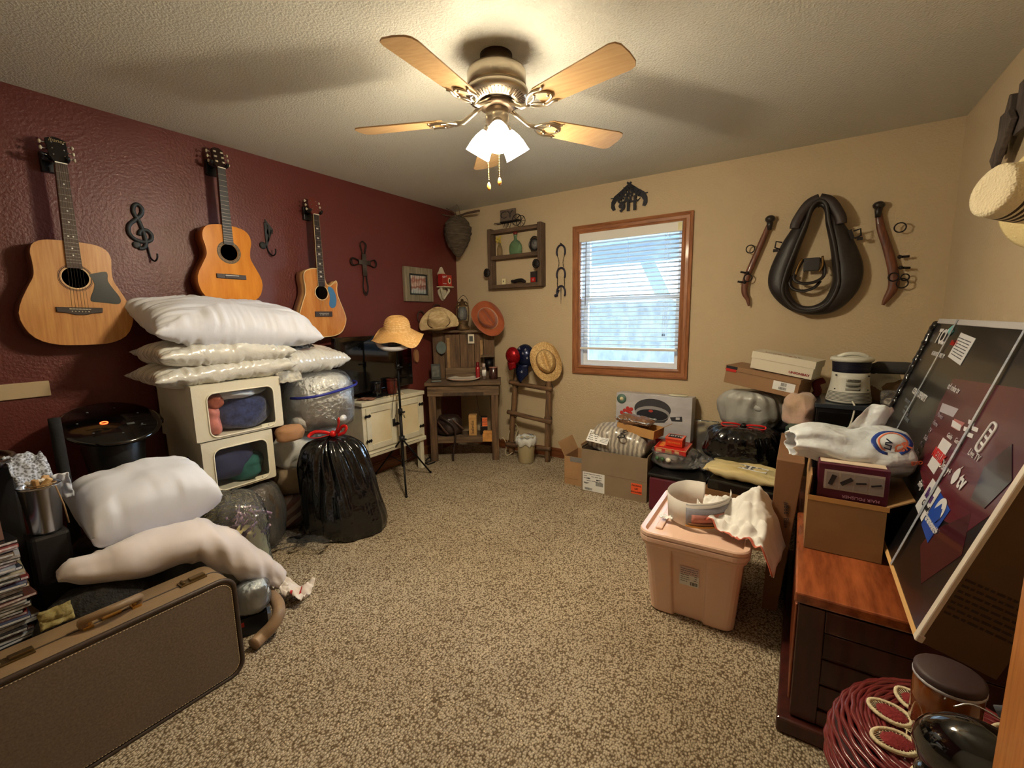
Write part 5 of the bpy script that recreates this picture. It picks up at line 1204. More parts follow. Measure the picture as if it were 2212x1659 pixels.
# big white pillow and its dark support
c, w_, z0, z1 = rng((158, 995, 450, 1150), 'x', .84)
def sag9(p): return Vector((p.x, p.y, p.z + .02*math.cos(p.x*7)))
pil('big smooth white pillow lying in front of the lower storage box', (.86, c.y-.01, (z0+z1)/2), w_*.92, .36, (z1-z0)*.80, (.22, -.02, ROT_RED-.02), M('smooth_white_pillow', (220, 224, 236), .75, bump=.12, bs=6, bd=.012), 71, None, pw=.33, ear=.02, wr=.006, wf=7)
blob('bin_bag', 'dark shiny bag under the big white pillow', 'bin bag', (150, 1120, 440, 1330), 'x', .82, .42, M('dark_bag', (26, 25, 26), .45, bump=.7, bs=12, bd=.012, var=.5, vs_=9), 72, zlo=0, group='black bin bags')
# clear bag of printed items
c, w_, z0, z1 = rng((438, 1060, 556, 1190), 'x', .80)
cbg = thing('cloth_bag', 'clear plastic bag with pink and blue printed ribbons in front of the big white pillow', 'bag', (.78, c.y+.02, 0), (0, 0, ROT_RED+.3))
bag_geo(w_*.46, .15, z1*.6, 81, 0, 44, 18, .05, .12, .5).obj('yellow_cloth', M('pale_yellow_cloth', (206, 190, 130), .8), cbg)
g = G(); random.seed(8)
for i in range(46):
    p = Vector((random.uniform(-.5, .5)*w_*.8, random.uniform(-.15, .02), z1*random.uniform(.42, .78))); d = Vector((random.uniform(-1, 1), random.uniform(-.6, .6), random.uniform(-1, 1)))*.035
    g.tube([p-d, p+Vector((0, -.006, .006)), p+d], .007, 5, flat=.3)
g.obj('printed_ribbons', M('ribbon_print', (214, 176, 184), .4, col2=(70, 60, 110), vs_=70), cbg); cbg.children[-1]['kind'] = 'stuff'
bag_geo(w_*.52, .17, z1*.97, 83, .3, 56, 18, .10, .16, .5).obj('clear_skin', FILM, cbg)
# long pillow draped over
ctr = [P(124, 1250, 'x', 1.04), P(165, 1234, 'x', 1.04), P(235, 1220, 'x', 1.04), P(320, 1194, 'x', 1.05), P(405, 1170, 'x', 1.06), P(460, 1176, 'x', 1.07), P(515, 1204, 'x', 1.08), P(565, 1232, 'x', 1.09), P(608, 1252, 'x', 1.12)]
rad = [.012, .046, .070, .080, .083, .080, .072, .060, .034]
o0 = ctr[4].copy(); o0.z = 0
cc = spline([(p-o0) for p in ctr], 7); rr = [q[0] for q in spline([(r, 0, 0) for r in rad], 7)]
cc = spline([(p-o0) for p in ctr], 14); rr = [q[0] for q in spline([(r, 0, 0) for r in rad], 14)]
g = G(); g.tube(cc, rr, 28, flat=1.15, upv=(0, 0, 1))
vv = []
for i, p in enumerate(g.v):
    j = i//28; a = 2*PI*(i % 28)/28
    t = j/(len(cc)-1)
    seam = math.exp(-((a-5.3)/.35)**2)
    n1 = .009*nz((t*40, a*.8, 2))*(.12+2.*seam) + .018*nz((t*7, math.cos(a), math.sin(a)))+ (.016*nz((t*15-a*1.6, a*.5, 9)) if t > .52 else 0)
    cpt = Vector(cc[min(j, len(cc)-1)]); d = Vector(p)-cpt; L_ = d.length or 1
    vv.append(tuple(Vector(p)+d/L_*(n1-.006*math.exp(-((a-5.3)/.09)**2))))
g.v = vv
bpo = g.obj('body_pillow', M('cream_white_sateen', (218, 210, 210), .55, sheen=.2), loc=o0)
G().tube([Vector(g.v[j*28+24]) for j in range(2, len(cc)-8)], .0022, 6).obj('seam_piping', M('seam_mauve', (150, 132, 130), .7), bpo)
tag(bpo, 'long white body pillow draped behind and over the suitcase', 'pillow')
e_ = P(628, 1272, 'z', .05)
def cf2(p, u, v):
    w_ = .3+.7*u; return Vector((p.x, p.y*w_, p.z*1.2+.05*(1-u)+.02+.025*math.cos(v*5)*u))
g = crumple(30, 24, .17, .17, .035, 12, cf2, sc=4)
g.mi = [1 if (i % 29) in (20, 21) else 0 for i in range(len(g.f))]
tag(g.obj('fabric_remnant', [M('white_remnant', (226, 216, 206), .8), M('red_line', (176, 40, 44), .7)], loc=(e_.x, e_.y, .004), rot=(0, 0, .55), solid=.003), 'white cloth with red edge at the end of the long pillow', 'cloth')
hp = [P(577, 1278, 'z', .10), P(598, 1300, 'z', .10), P(602, 1325, 'z', .09), P(588, 1352, 'z', .06), P(566, 1374, 'z', .035), P(548, 1392, 'z', .03)]
hb_ = Vector((hp[3].x, hp[3].y, 0))
tag(G().tube(spline([p-hb_ for p in hp], 5), .026, 14).obj('vacuum_hose', M('tan_hose', (160, 130, 100), .5, var=.2, vs_=14), loc=hb_), 'curved tan hose end on the carpet beside the suitcase', 'hose')
b_ = P(540, 1300, 'z', .12)
blob('plastic_bag', 'small clear plastic bag beside the right end of the suitcase', 'bag', (508, 1252, 578, 1325), 'x', 1.15, .14, M('white_blue_paper', (190, 200, 206), .6, bump=.5, bs=30), 91, skin=(FILM, 'wrapped_paper'), zlo=.09)
q = P(548, 1338, 'z', .05)
tag(G().b2((-.09, -.05, 0), (.06, .05, .085)).b2((.055, -.03, .02), (.075, .03, .06), 1).b2((-.09, -.052, .05), (-.03, -.05, .07), 2).obj('black_case', [BLACK, M('white_end', (214, 214, 210), .5), RED], loc=(1.14, -2.85, 0), rot=(0, 0, ROT_RED-.4), bevel=.006, weld=False), 'small black case with white end under the clear bag by the suitcase', 'case')
# ---------------- suitcase
TW = M('brown_tweed', (118, 101, 83), .85, col2=(90, 76, 62), vs_=150, bump=.25, bs=260, bd=.001)
TL = M('tan_brown_leatherette', (142, 116, 84), .5, var=.15, vs_=8, bump=.15, bs=80, bd=.001)
sc_ = thing('suitcase', 'vintage brown tweed suitcase with tan top standing on edge in the left foreground', 'suitcase', (1.36, -3.395, 0), ROT_RED)
sw, sh = .81, .405
G().prism(rrect(sw, sh, .055, 8, 0, sh/2), 0, .175, sm=True, bev=.010).obj('case_shell', TL, sc_)
G().prism(rrect(sw-.03, sh-.03, .045, 8, 0, sh/2), -.006, .002, sm=True, bev=.004).obj('front_panel', TW, sc_)
DBR = M('dark_brown_binding', (58, 44, 34), .5)
G().tube([(x, 0, z) for x, z in rrect(sw-.008, sh-.008, .052, 8, 0, sh/2)], .0085, 8, closed=True).obj('edge_binding', DBR, sc_)
g = G(); rp = rrect(sw-.036, sh-.036, .043, 8, 0, sh/2); tot = []
for i in range(len(rp)):
    a, b = Vector(rp[i]), Vector(rp[(i+1) % len(rp)]); L_ = (b-a).length; n = max(1, int(L_/.0085))
    for k in range(n):
        p = a+(b-a)*(k+.2)/n; q2 = a+(b-a)*(k+.72)/n; g.cyl((p.x, -.0065, p.y), (q2.x, -.0065, q2.y), .0011, n=4)
st2 = g.obj('stitching', M('cream_thread', (214, 190, 150), .6), sc_); st2['kind'] = 'stuff'
G().tube([(x, .085, z) for x, z in rrect(sw+.001, sh+.001, .056, 8, 0, sh/2)], .003, 6, closed=True).obj('lid_seam', DBR, sc_)
ha = P(172, 1345, 'z', .42).y+3.395; hb2 = P(296, 1292, 'z', .42).y+3.395

g = G(); g.tube(spline([(ha+.01, .08, sh-.002), (ha, .075, sh+.028), (ha+.03, .055, sh+.040), ((ha+hb2)/2, .045, sh+.044), (hb2-.03, .055, sh+.040), (hb2, .075, sh+.028), (hb2-.01, .08, sh-.002)], 5), .0125, 10); hnd = g.obj('handle', TL, sc_)
for x in (ha+.012, hb2-.012): G().box((x, .08, sh+.004), (.026, .03, .010)).lathe([(.010, 0), (.010, .012), (0, .014)], 12, c=(x, .08, sh+.006)).obj('handle_mount', GOLD, hnd, bevel=.002)
mx_ = (ha+hb2)/2
l_k = G().box((mx_, .10, sh+.005), (.05, .045, .010)).box((mx_, .112, sh+.012), (.025, .02, .010)).obj('lock_plate', GOLD, sc_, bevel=.003)
for px_, py_ in ((392, 1236), (12, 1392)):
    x = P(px_, py_, 'z', .41).y+3.395
    G().box((x, .085, sh+.003), (.085, .038, .006)).box((x+.015, .085, sh+.009), (.05, .022, .008)).cyl((x-.03, .072, sh+.008), (x-.03, .098, sh+.008), .006, n=8).obj('latch', M('aged_brass', (120, 100, 66), .35, .9), sc_, bevel=.0015, weld=False)
# ---------------- cds, bucket, hats and the round black lidded appliance at the left edge
random.seed(11)
cols = [(60, 62, 70), (150, 160, 176), (96, 60, 56), (44, 44, 50), (190, 190, 196), (110, 90, 70), (70, 80, 110), (128, 50, 52), (30, 30, 34), (168, 156, 130)]
cdx, cdy = .955, -3.525
proto = None
bs_ = tag(G().b2((-.10, -.10, 0), (.085, .085, .325)).obj('small_speaker', BLACK, loc=(cdx, cdy, 0), bevel=.008), 'black box on the carpet carrying the stack of disc cases', 'box')
zc = .3255
for i in range(29):
    hgt = .0115
    t = thing('disc_case', 'clear disc case in the tall uneven stack at the left edge', 'disc case', (cdx+random.uniform(-.012, .012), cdy+random.uniform(-.014, .014), zc), (0, 0, random.uniform(-.12, .12)), 'stacked disc cases')
    G().b2((-.071, -.0625, 0), (.071, .0625, hgt-.0008)).obj('case_body', M('case_plastic_%d' % (i % 10), cols[i % 10], .15, coat=.6), t)
    G().b2((.0711, -.06, .002), (.0716, .06, hgt-.003)).obj('spine_label', M('spine_%d' % (i % 5), cols[(i*3+1) % 10], .5, col2=(220, 220, 220), vs_=60), t)
    zc += hgt+.0002
t = thing('disc_case', 'disc case with pinkish cover standing on edge on top of the stack', 'disc case', (cdx+.03, cdy-.03, zc+.0005), (0, -.12, .05)); G().b2((-.006, -.062, 0), (.006, .07, .122)).obj('case_body', M('case_plastic_brown', (110, 84, 78), .2, coat=.5), t); G().b2((.0062, -.03, .01), (.0068, .055, .11)).obj('cover_print', M('brown_cover', (176, 140, 104), .4, var=.4, vs_=20), t)
# bucket on black stand
bk = thing('metal_bucket', 'small shiny galvanised bucket on a black stand at the left edge', 'bucket', (.90, -3.375, .625))
G().lathe([(0, 0), (.038, 0), (.040, .006), (.054, .165), (.058, .17), (.055, .174), (.052, .168), (.037, .01), (0, .008)], 32).obj('bucket_body', M('galvanised', (176, 178, 184), .22, 1., bump=.15, bs=12), bk)
G().tube([(.06*math.cos(2*PI*i/24)+.035, .06*math.sin(2*PI*i/24)*.6, .18+.01*math.cos(2*PI*i/24)) for i in range(24)], .0022, 6, closed=True).tube([(.055, .03, .17), (.07, .04, .10), (.07, .045, .03)], .0025, 6).obj('twine_handle', M('twine', (150, 120, 84), .9), bk)
random.seed(2)
for i in range(9):
    tag(G().box((0, 0, 0), (.02, .012, .045)).obj('wood_peg', M('peg_%d' % (i % 3), [(214, 176, 120), (190, 150, 100), (220, 214, 206)][i % 3], .6), loc=(.90+random.uniform(-.022, .022), -3.375+random.uniform(-.022, .022), .79+random.uniform(0, .012)), rot=(random.uniform(-.7, .7), random.uniform(-.7, .7), random.uniform(0, 3)), bevel=.003), 'small wooden peg among the pegs in the galvanised bucket', 'peg', 'pegs in the bucket')
tag(G().b2((-.045, -.05, 0), (.045, .05, .624)).obj('plant_stand', M('matt_black_stand', (16, 15, 17), .6), loc=(.90, -3.375, 0), bevel=.012), 'black square stand under the galvanised bucket', 'stand')
tag(G().tube(spline([(.01, .0, .0), (.01, .0, .35), (0, .0, .7), (-.01, .0, .985)], 4), .019, 12).obj('padded_post', M('black_foam', (20, 19, 20), .9, bump=.5, bs=60), loc=(.66, -3.265, 0)), 'upright black padded post between bucket and round black appliance', 'post')
# hats
LH = M('woven_dark_leather', (38, 28, 26), .3, bump=.9, bs=110, bd=.003, coat=.4)
tbl = tag(G().b2((-.16, -.16, 0), (.10, .16, .84)).obj('side_table', M('very_dark_table', (20, 15, 14), .6), loc=(.62, -3.56, 0), bevel=.01), 'dark side table carrying the leather hats at the left edge', 'table')
for i, (z, r, dy, dx, lab) in enumerate(((.862, .205, -.0, .02, 'lower of two dark woven leather hats at the left edge'), (.90, .165, -.02, -.01, 'upper of two dark woven leather hats at the left edge'))):
    h = thing('leather_hat', lab, 'hat', (.66+dx, -3.60+dy, z), (.0, .04*i, .3*i), 'dark leather hats')
    g = G(); g.lathe([(.07, .10-.03*i), (.085, .06), (.09, .01), (.13, .0), (r-.02, .0), (r, .012), (r-.004, .02), (r-.02, .010), (.12, .008), (.07, .012)], 48); g.obj('hat_body', LH, h)
    G().tube([(r*math.cos(2*PI*j/48), r*math.sin(2*PI*j/48), .014) for j in range(48)], .008+.004*(1-i), 8, closed=True).obj('braided_edge', LH, h)
tag(crumple(20, 16, .13, .10, .025, 31, lambda p, u, v: Vector((p.x, p.y, p.z-.12*u*u)), sc=4).obj('lace_cloth', M('white_lace_holes', (206, 214, 230), .8, col2=(110, 112, 120), vs_=130, kind='voronoi'), loc=(.83, -3.375, .865), rot=(0, .3, .2), solid=.003), 'white lace cloth hanging over the back of the bucket', 'cloth')
tag(crumple(12, 14, .05, .10, .012, 33, lambda p, u, v: Vector((p.x, p.z*1.5+.03*v, -p.y)), sc=4).obj('paper_bag_corner', M('white_gift_paper', (214, 220, 232), .5), loc=(.86, -3.315, .76), rot=(0, 0, 1.2), solid=.002), 'white paper corner hanging at the right of the bucket', 'paper')
tag(crumple(14, 14, .10, .10, .03, 35, sc=4).obj('tissue_paper', M('white_tissue', (214, 226, 244), .6), loc=(.70, -3.60, 1.00), rot=(.5, .9, .3), solid=.002), 'crumpled white tissue on the leather hats at the left edge', 'tissue')
# round black appliance
ap = thing('round_appliance', 'glossy black round-topped appliance with small orange ring light behind the white pillow', 'appliance', (.30, -3.01, 0), (0, 0, ROT_RED))
T = Matrix.Translation((0, -.0, .87)) @ Matrix.Rotation(math.radians(24), 4, 'X')
GB = M('gloss_black', (8, 8, 9), .1, coat=.8)
G().lathe([(0, -.02), (.17, -.02), (.192, -.006), (.195, .004), (.18, .012), (0, .014)], 56, T=T).obj('round_top', GB, ap)
G().lathe([(.10, 0), (.105, .02), (.105, .60), (.12, .78), (.11, .80), (0, .80)], 40).obj('appliance_body', M('satin_black', (12, 12, 13), .4), ap)
g = G(); g.lathe([(.106, .655), (.110, .657), (.110, .683), (.106, .685)], 40); g.obj('silver_band', CHROME, ap)
g = G(); g.tube([(.014*math.cos(2*PI*i/20)-.03, .010*math.sin(2*PI*i/20)-.01, .0155) for i in range(20)], .0022, 6, T=T, closed=True); g.obj('ring_light', M('orange_glow', (255, 70, 30), .4, emit=4.), ap)
random.seed(4)
for i in range(7):
    a = 2*PI*i/7+.3; G().sph((.12*math.cos(a), .12*math.sin(a), .0145), .0035, 8, T=T, sc=(1.4, 1, .4)).obj('touch_button', M('dim_icon', (90, 96, 100), .3), ap)
g = G(); g.box((.06, -.05, .0148), (.03, .016, .0006), T=T); g.box((.10, -.08, .0148), (.02, .004, .0006), T=T); g.obj('printed_label', M('dim_icon', (90, 96, 100), .3), ap)
for s_ in (-1, 1): G().box((s_*.185, -.01, -.012), (.035, .06, .03), T=T).obj('side_handle', GB, ap, bevel=.006)
# plaid throw behind the suitcase
blob('throw_blanket', 'dark fuzzy throw with a yellow patch behind the suitcase', 'blanket', (80, 1262, 330, 1400), 'x', 1.04, .22, M('dark_olive_fleece', (44, 40, 34), .95, col2=(20, 18, 18), vs_=30, bump=1., bs=60, bd=.01), 95, zlo=0, lump=.2)
tag(crumple(14, 10, .075, .055, .014, 45).obj('yellow_cloth', M('yellow_fleece', (140, 126, 78), .95, bump=.9, bs=70), loc=P(122, 1330, 'x', 1.165), rot=(1.2, 0, ROT_RED), solid=.01), 'small yellow fleece patch behind the suitcase lid', 'cloth')
# ================================================================ far wall and right hand pile
def frame(o, xp, upv=(0, 0, 1)):
    x = (Vector(xp)-Vector(o)).normalized(); y = Vector(upv).cross(x).normalized(); z = x.cross(y)
    return Matrix((x, y, z)).transposed().to_euler()
CARDG = M('grey_brown_cardboard', (142, 122, 98), .8, var=.08, vs_=5, bump=.12, bs=50, bd=.001)
CARDD = M('inner_cardboard', (120, 92, 64), .85, var=.1, vs_=8)
def carton(label, loc, w_, d, h, rz=0., mt=CARDG, flaps=(), open_=True, name='cardboard_box', fl=.13, group=None, rot=None):
    b = thing(name, label, 'box', loc, rot if rot else (0, 0, rz), group); t = .004
    g = G()
    g.b2((0, 0, 0), (w_, d, t)).b2((0, 0, t), (w_, t, h)).b2((0, d-t, t), (w_, d, h)).b2((0, t, t), (t, d-t, h)).b2((w_-t, t, t), (w_, d-t, h))
    if not open_: g.b2((0, 0, h), (w_, d, h+t))
    g.obj('box_body', mt, b, weld=False)
    for side, a in flaps:
        g = G(); a = math.radians(a)
        if side == 'l': g.b2((0, 0, -.002), (-fl, d, .002)); T = Matrix.Translation((0, 0, h)) @ Matrix.Rotation(a, 4, 'Y')
        if side == 'r': g.b2((0, 0, -.002), (fl, d, .002)); T = Matrix.Translation((w_, 0, h)) @ Matrix.Rotation(-a, 4, 'Y')
        if side == 'f': g.b2((0, -fl, -.002), (w_, 0, .002)); T = Matrix.Translation((0, 0, h)) @ Matrix.Rotation(-a, 4, 'X')
        if side == 'k': g.b2((0, fl, -.002), (w_, 0, .002)); T = Matrix.Translation((0, d, h)) @ Matrix.Rotation(a, 4, 'X')
        g2 = G(); g2.add(g.v, g.f, 0, False, T); g2.obj('box_flap', mt, b)
    return b
def rows(par, x0, x1, z0, z1, n, y, mt, seed=0, h=.35, name='printed_lines', gaps=True, T=None):
    """short runs of small print; kept as one patch of marks"""
    random.seed(seed); g = G(); dz = (z1-z0)/n
    for i in range(n):
        x = x0; zc = z1-dz*(i+.5)
        while x < x1-.002:
            w_ = random.uniform(.06, .3)*(x1-x0) if gaps else (x1-x0); w_ = min(w_, x1-x)
            if random.random() < .85: g.b2((x, y-.0003, zc-dz*h/2), (x+w_*.85, y, zc+dz*h/2), 0, T)
            x += w_
    o = g.obj(name, mt, par, weld=False); return o
def barcode(par, x0, x1, z0, z1, y, seed=0, T=None):
    random.seed(seed); g = G(); x = x0
    while x < x1: w_ = random.uniform(.0006, .0022); g.b2((x, y-.0003, z0), (x+w_, y, z1), 0, T); x += w_+random.uniform(.0008, .002)
    return g.obj('barcode', INK, par, weld=False)
c = carton('large open grey brown carton holding a packed blanket below the window', (1.73, -.64, 0), .51, .36, .335, 0, CARDG, (('l', 95), ('r', 80)), fl=.02)
G().b2((.0, -.0008, .155), (.51, 0, .157)).obj('box_crease', CARDD, c)
lb = G().b2((.012, -.0015, .005), (.19, -.0005, .155)).obj('shipping_label', PAPER, c)
rows(lb, .02, .17, .06, .15, 5, -.0018, M('grey_print', (90, 90, 94), .7), 3, .25); barcode(lb, .12, .18, .055, .085, -.0019, 4); barcode(lb, .03, .09, .012, .03, -.0019, 5)
for s_, x, z in (('1431', .06, .105), ('8871', .14, .10), ('9221', .04, .065)): text(s_, .016, lb, INK, (x, -.0020, z), bold=.0005)
ol = G().b2((.395, -.0015, .055), (.475, -.0005, .135)).obj('orange_label', M('orange_label', (240, 96, 50), .5), c)
for i, s_ in enumerate(('PACKING', 'LIST', 'ENCLOSED')): text(s_, .016, ol, INK, (.435, -.002, .118-.024*i), bold=.0003)
c = carton('small tan carton with raised dark flap left of the large open carton', (1.555, -.585, 0), .165, .26, .235, 0, M('tan_carton', (178, 138, 96), .75, var=.1, vs_=6), (('l', 62), ('r', 100)), fl=.12)
G().b2((.0, -.001, .05), (.12, -.0004, .052)).obj('box_crease', CARDD, c); G().b2((.05, -.001, .195), (.165, 0, .235)).obj('clear_tape', film('tape_film', haze=.25, gloss=.3), c)
# packed blanket
bp2 = thing('packed_blanket', 'plastic wrapped plaid blanket printed hello in the large carton', 'blanket', (1.98, -.455, .385), (0, .1, 0))
PLAID = M('grey_plaid_print', (190, 182, 168), .3, col2=(138, 130, 122), vs_=9, kind='wave', bump=.6, bs=18, bd=.01, coat=.6)
pillow_geo(.46, .31, .25, 101, pw=.42, ear=.02, wr=.012, wf=9).obj('blanket', PLAID, bp2)
text('ello', .13, bp2, INK, (.02, -.11, .102), rot=(.55, .1, -1.0), ext=.001, shear=.4)
lb = G().b2((-.085, -.002, -.05), (.085, .0, .05)).obj('pack_label', PAPER, bp2); lb.location = (-.13, -.150, .035); lb.rotation_euler = (-.75, .0, .0)
rows(lb, -.075, .0, -.04, .04, 5, -.0022, INK, 9, .3); rows(lb, .02, .08, -.04, .03, 6, -.0022, M('grey_print', (90, 90, 94), .7), 10, .3)
# tray with pouch
o_ = P(1332, 925, 'y', -.52); e_ = P(1408, 942, 'y', -.56)
c = carton('shallow open cardboard tray resting on the packed blanket', (o_.x, o_.y, .485), .30, .16, .065, 0, M('tray_card', (190, 142, 84), .75, var=.12, vs_=6), (('r', 35),), fl=.07, rot=frame((0, 0, 0), (.26, -.05, -.022)), name='cardboard_tray')
t = thing('snack_pouch', 'brown and silver crumpled pouch lying in the cardboard tray', 'pouch', (o_.x+.13, o_.y+.04, .565), frame((0, 0, 0), (.26, -.03, -.02)))
pillow_geo(.26, .15, .06, 111, wr=.012, pw=.6, ear=.0, wf=10).obj('pouch_body', M('brown_pouch', (120, 84, 58), .3, bump=.6, bs=30, bd=.006, coat=.3), t)
g = G(); g.grid(lambda u, v: Vector(((u-.5)*.265, -.078+.16*v*.28, .012+.014*nz((u*8, v*4, 0)))), 20, 6); g.grid(lambda u, v: Vector(((u-.5)*.265, .055+.03*v, .02+.016*nz((u*8, v*4, 5)))), 20, 5); g.obj('silver_edge', M('silver_foil', (196, 192, 186), .25, .7, bump=.5, bs=40), t, solid=.002, weld=False)
tag(G().lathe([(0, -.05), (.03, -.042), (.05, 0), (.035, .04), (0, .05)], 24).obj('glass_bauble', M('dark_bauble', (24, 30, 34), .06, coat=1.), loc=P(1322, 926, 'y', -.40), rot=(.3, 0, 0)), 'shiny dark glass bauble left of the cardboard tray', 'bauble')
# pan set box
pb = thing('pan_box', 'white cookware carton with printed frying pan and red base leaning by the wall', 'box', (1.835, -.20, .24), (-.06, 0, 0))
MARB = M('marble_print', (206, 204, 206), .35, col2=(168, 166, 172), vs_=3, stretch=(1, 1, 3))
G().b2((0, 0, 0), (.60, .14, .475)).obj('box_body', MARB, pb, bevel=.002)
G().b2((0, -.001, .0), (.601, .1405, .13)).obj('red_band', M('cookware_red', (170, 22, 30), .35), pb)
T = Matrix.Translation((.29, -.001, .30)) @ Matrix.Rotation(PI/2, 4, 'X')
g = G(); el = lambda rx, rz, x, z, y, m: g.prism([(x+rx*math.cos(2*PI*i/36), z+rz*math.sin(2*PI*i/36)) for i in range(36)], y-.0006, y, m)
el(.145, .085, .30, .36, -.0004, 0); g.prism([(.155, .36), (.445, .36), (.425, .29), (.40, .262), (.30, .25), (.20, .262), (.175, .29)], -.0014, -.0006, 0)
el(.138, .060, .30, .325, -.0018, 1); el(.125, .045, .30, .315, -.0026, 2); el(.018, .010, .29, .345, -.0034, 3)
g.prism([(.44, .31), (.53, .325), (.535, .285), (.455, .28)], -.0022, -.0012, 0); g.prism([(.485, .314), (.515, .317), (.515, .298), (.485, .296)], -.0030, -.0022, 4)
g.prism([(.165, .29), (.09, .262), (.085, .247), (.17, .265)], -.0022, -.0012, 0)
g.obj('printed_pan', [M('pan_grey', (58, 58, 64), .35), M('pan_rim', (150, 148, 150), .3), M('pan_inside', (40, 40, 48), .3), M('pan_red_dot', (190, 70, 60), .4), MARB], pb, weld=False)
g = G()
for x, z in ((.05, .31), (.075, .33), (.10, .325), (.12, .34), (.07, .295), (.095, .295), (.125, .31), (.10, .35), (.13, .345)): g.sph((x, -.001, z), .016, 10, sc=(1, .08, 1))
g.obj('printed_tomatoes', M('tomato_print', (190, 52, 48), .4), pb)
g = G(); g.lathe([(.016, 0), (.040, 0), (.040, .001), (.016, .001)], 28, T=Matrix.Translation((.045, -.001, .425)) @ Matrix.Rotation(PI/2, 4, 'X')); g.lathe([(0, 0), (.016, 0), (.016, .0012), (0, .0012)], 20, m=1, T=Matrix.Translation((.045, -.001, .425)) @ Matrix.Rotation(PI/2, 4, 'X')); g.obj('round_emblem', [M('emblem_teal', (84, 116, 108), .5), M('emblem_cream', (220, 206, 160), .5)], pb, weld=False)
tag(G().lathe([(0, 0), (.07, 0), (.075, .003), (.07, .008), (0, .010)], 30, sy=.6).obj('saucer', M('cream_saucer', (206, 204, 180), .3), loc=(2.32, -.13, .717)), 'pale round lid lying on top of the cookware carton', 'lid')
carton('hidden brown carton under the cookware carton', (1.83, -.24, 0), .60, .20, .238, 0, CARDG, open_=False)['label'] = 'low brown carton on the carpet carrying the leaning cookware carton'
# red game boxes on a bag
RB = M('game_red', (196, 34, 28), .35)
t = thing('game_box', 'flat red game box with cream trim on the clear bag', 'box', (2.275, -.60, .385), (.10, .02, -.04), 'red game boxes')
G().b2((0, 0, 0), (.215, .17, .038)).obj('box_body', RB, t, bevel=.002)
g = G(); g.b2((-.001, -.001, .034), (.216, .171, .037)); g.obj('cream_edge', M('cream_print', (226, 190, 140), .5), t)
g = G(); g.b2((.075, -.0022, .004), (.12, -.0005, .03)); g.b2((.01, -.0022, .008), (.05, -.0005, .028), 1); g.b2((.14, -.0022, .008), (.17, -.0005, .028), 1); g.obj('printed_panels', [M('tan_panel', (180, 140, 80), .5), M('pale_panel', (220, 170, 120), .5)], t, weld=False)
g = G(); 
for i in range(5): g.b2((.02+.0*i, .03+.022*i, .0381), (.055, .042+.022*i, .0386))
g.obj('printed_bars', M('yellow_print', (232, 150, 60), .5), t, weld=False)
t = thing('game_box', 'smaller red box with black lettered lid stacked on the flat red box', 'box', (2.34, -.56, .43), (.08, .02, -.05), 'red game boxes')
G().b2((0, 0, 0), (.115, .085, .052)).obj('box_body', M('game_orange_red', (214, 58, 30), .35), t, bevel=.002)
G().b2((-.004, -.004, .050), (.119, .09, .062)).obj('box_lid', M('lid_salmon', (222, 90, 64), .4), t, bevel=.002)
G().b2((.012, .012, .0622), (.104, .078, .0628)).obj('black_panel', INK, t); text('LOTTO', .032, t, PAPER, (.058, .045, .0636), rot=(0, 0, 0)); text('TRIOMINOS', .016, t, M('yellow_print', (232, 150, 60), .5), (.058, -.0052, .028))
c, w_, z0, z1 = rng((1412, 965, 1512, 1030), 'y', -.55)
cl2 = thing('cloth_bag', 'clear bag of mixed plastic things under the red boxes', 'bag', (2.40, -.50, .275), (0, 0, 0))
bag_geo(.15, .13, .11, 121, 0, 40, 14, .08, .2, .5).obj('mixed_items', M('mixed_grey_green', (112, 124, 112), .5, col2=(150, 110, 110), vs_=14, bump=.5, bs=20), cl2)
bag_geo(.175, .155, .135, 122, .3, 60, 16, .12, .22, .45).obj('clear_skin', FILM, cl2)
for i, (x, cc_) in enumerate(((2.31, (70, 110, 70)), (2.345, (60, 96, 60)), (2.385, (226, 220, 200)))): tag(G().lathe([(0, 0), (.012+.004*(i == 2), 0), (.013+.004*(i == 2), .012), (0, .014)], 16).obj('bottle_cap', M('cap_%d' % i, cc_, .4), loc=(x, -.645, .355-.002*i), rot=(1.3, 0, 0)), ['leftmost green bottle cap below the red boxes', 'second green bottle cap below the red boxes', 'white bottle cap below the red boxes'][i], 'cap')
t = thing('maroon_case', 'dark maroon plastic tote under the clear bag of mixed things', 'tote', (2.28, -.74, 0), 0)
G().b2((0, 0, 0), (.36, .38, .25)).obj('tote_body', M('maroon_plastic', (92, 16, 40), .3, coat=.3), t, bevel=.02); G().b2((-.008, -.008, .25), (.368, .388, .272)).obj('tote_lid', BLACK, t, bevel=.008)
G().b2((.24, -.03, .19), (.30, 0, .27)).obj('tote_clasp', M('dark_grey_clasp', (48, 52, 50), .4), t, bevel=.006)
t = thing('wrapped_panel', 'flat yellowish board wrapped in clear plastic leaning on the tan wall', 'package', (2.435, -.075, .22), (-.05, 0, 0))
G().b2((0, 0, 0), (.17, .02, .30)).obj('tan_board', M('yellow_board', (206, 184, 120), .6), t); crumple(20, 20, .19, .32, .012, 130, lambda p, u, v: Vector((p.x+.085, -.012+p.z*.6, p.y+.15)), sc=5).obj('clear_wrap', film('panel_film', haze=.12, gloss=.45, bs=18), t, solid=.001)
tag(G().b2((0, 0, 0), (.2, .12, .218)).obj('cardboard_box', CARDG, loc=(2.42, -.14, 0), bevel=.002), 'small brown carton on the carpet under the wrapped board', 'box')
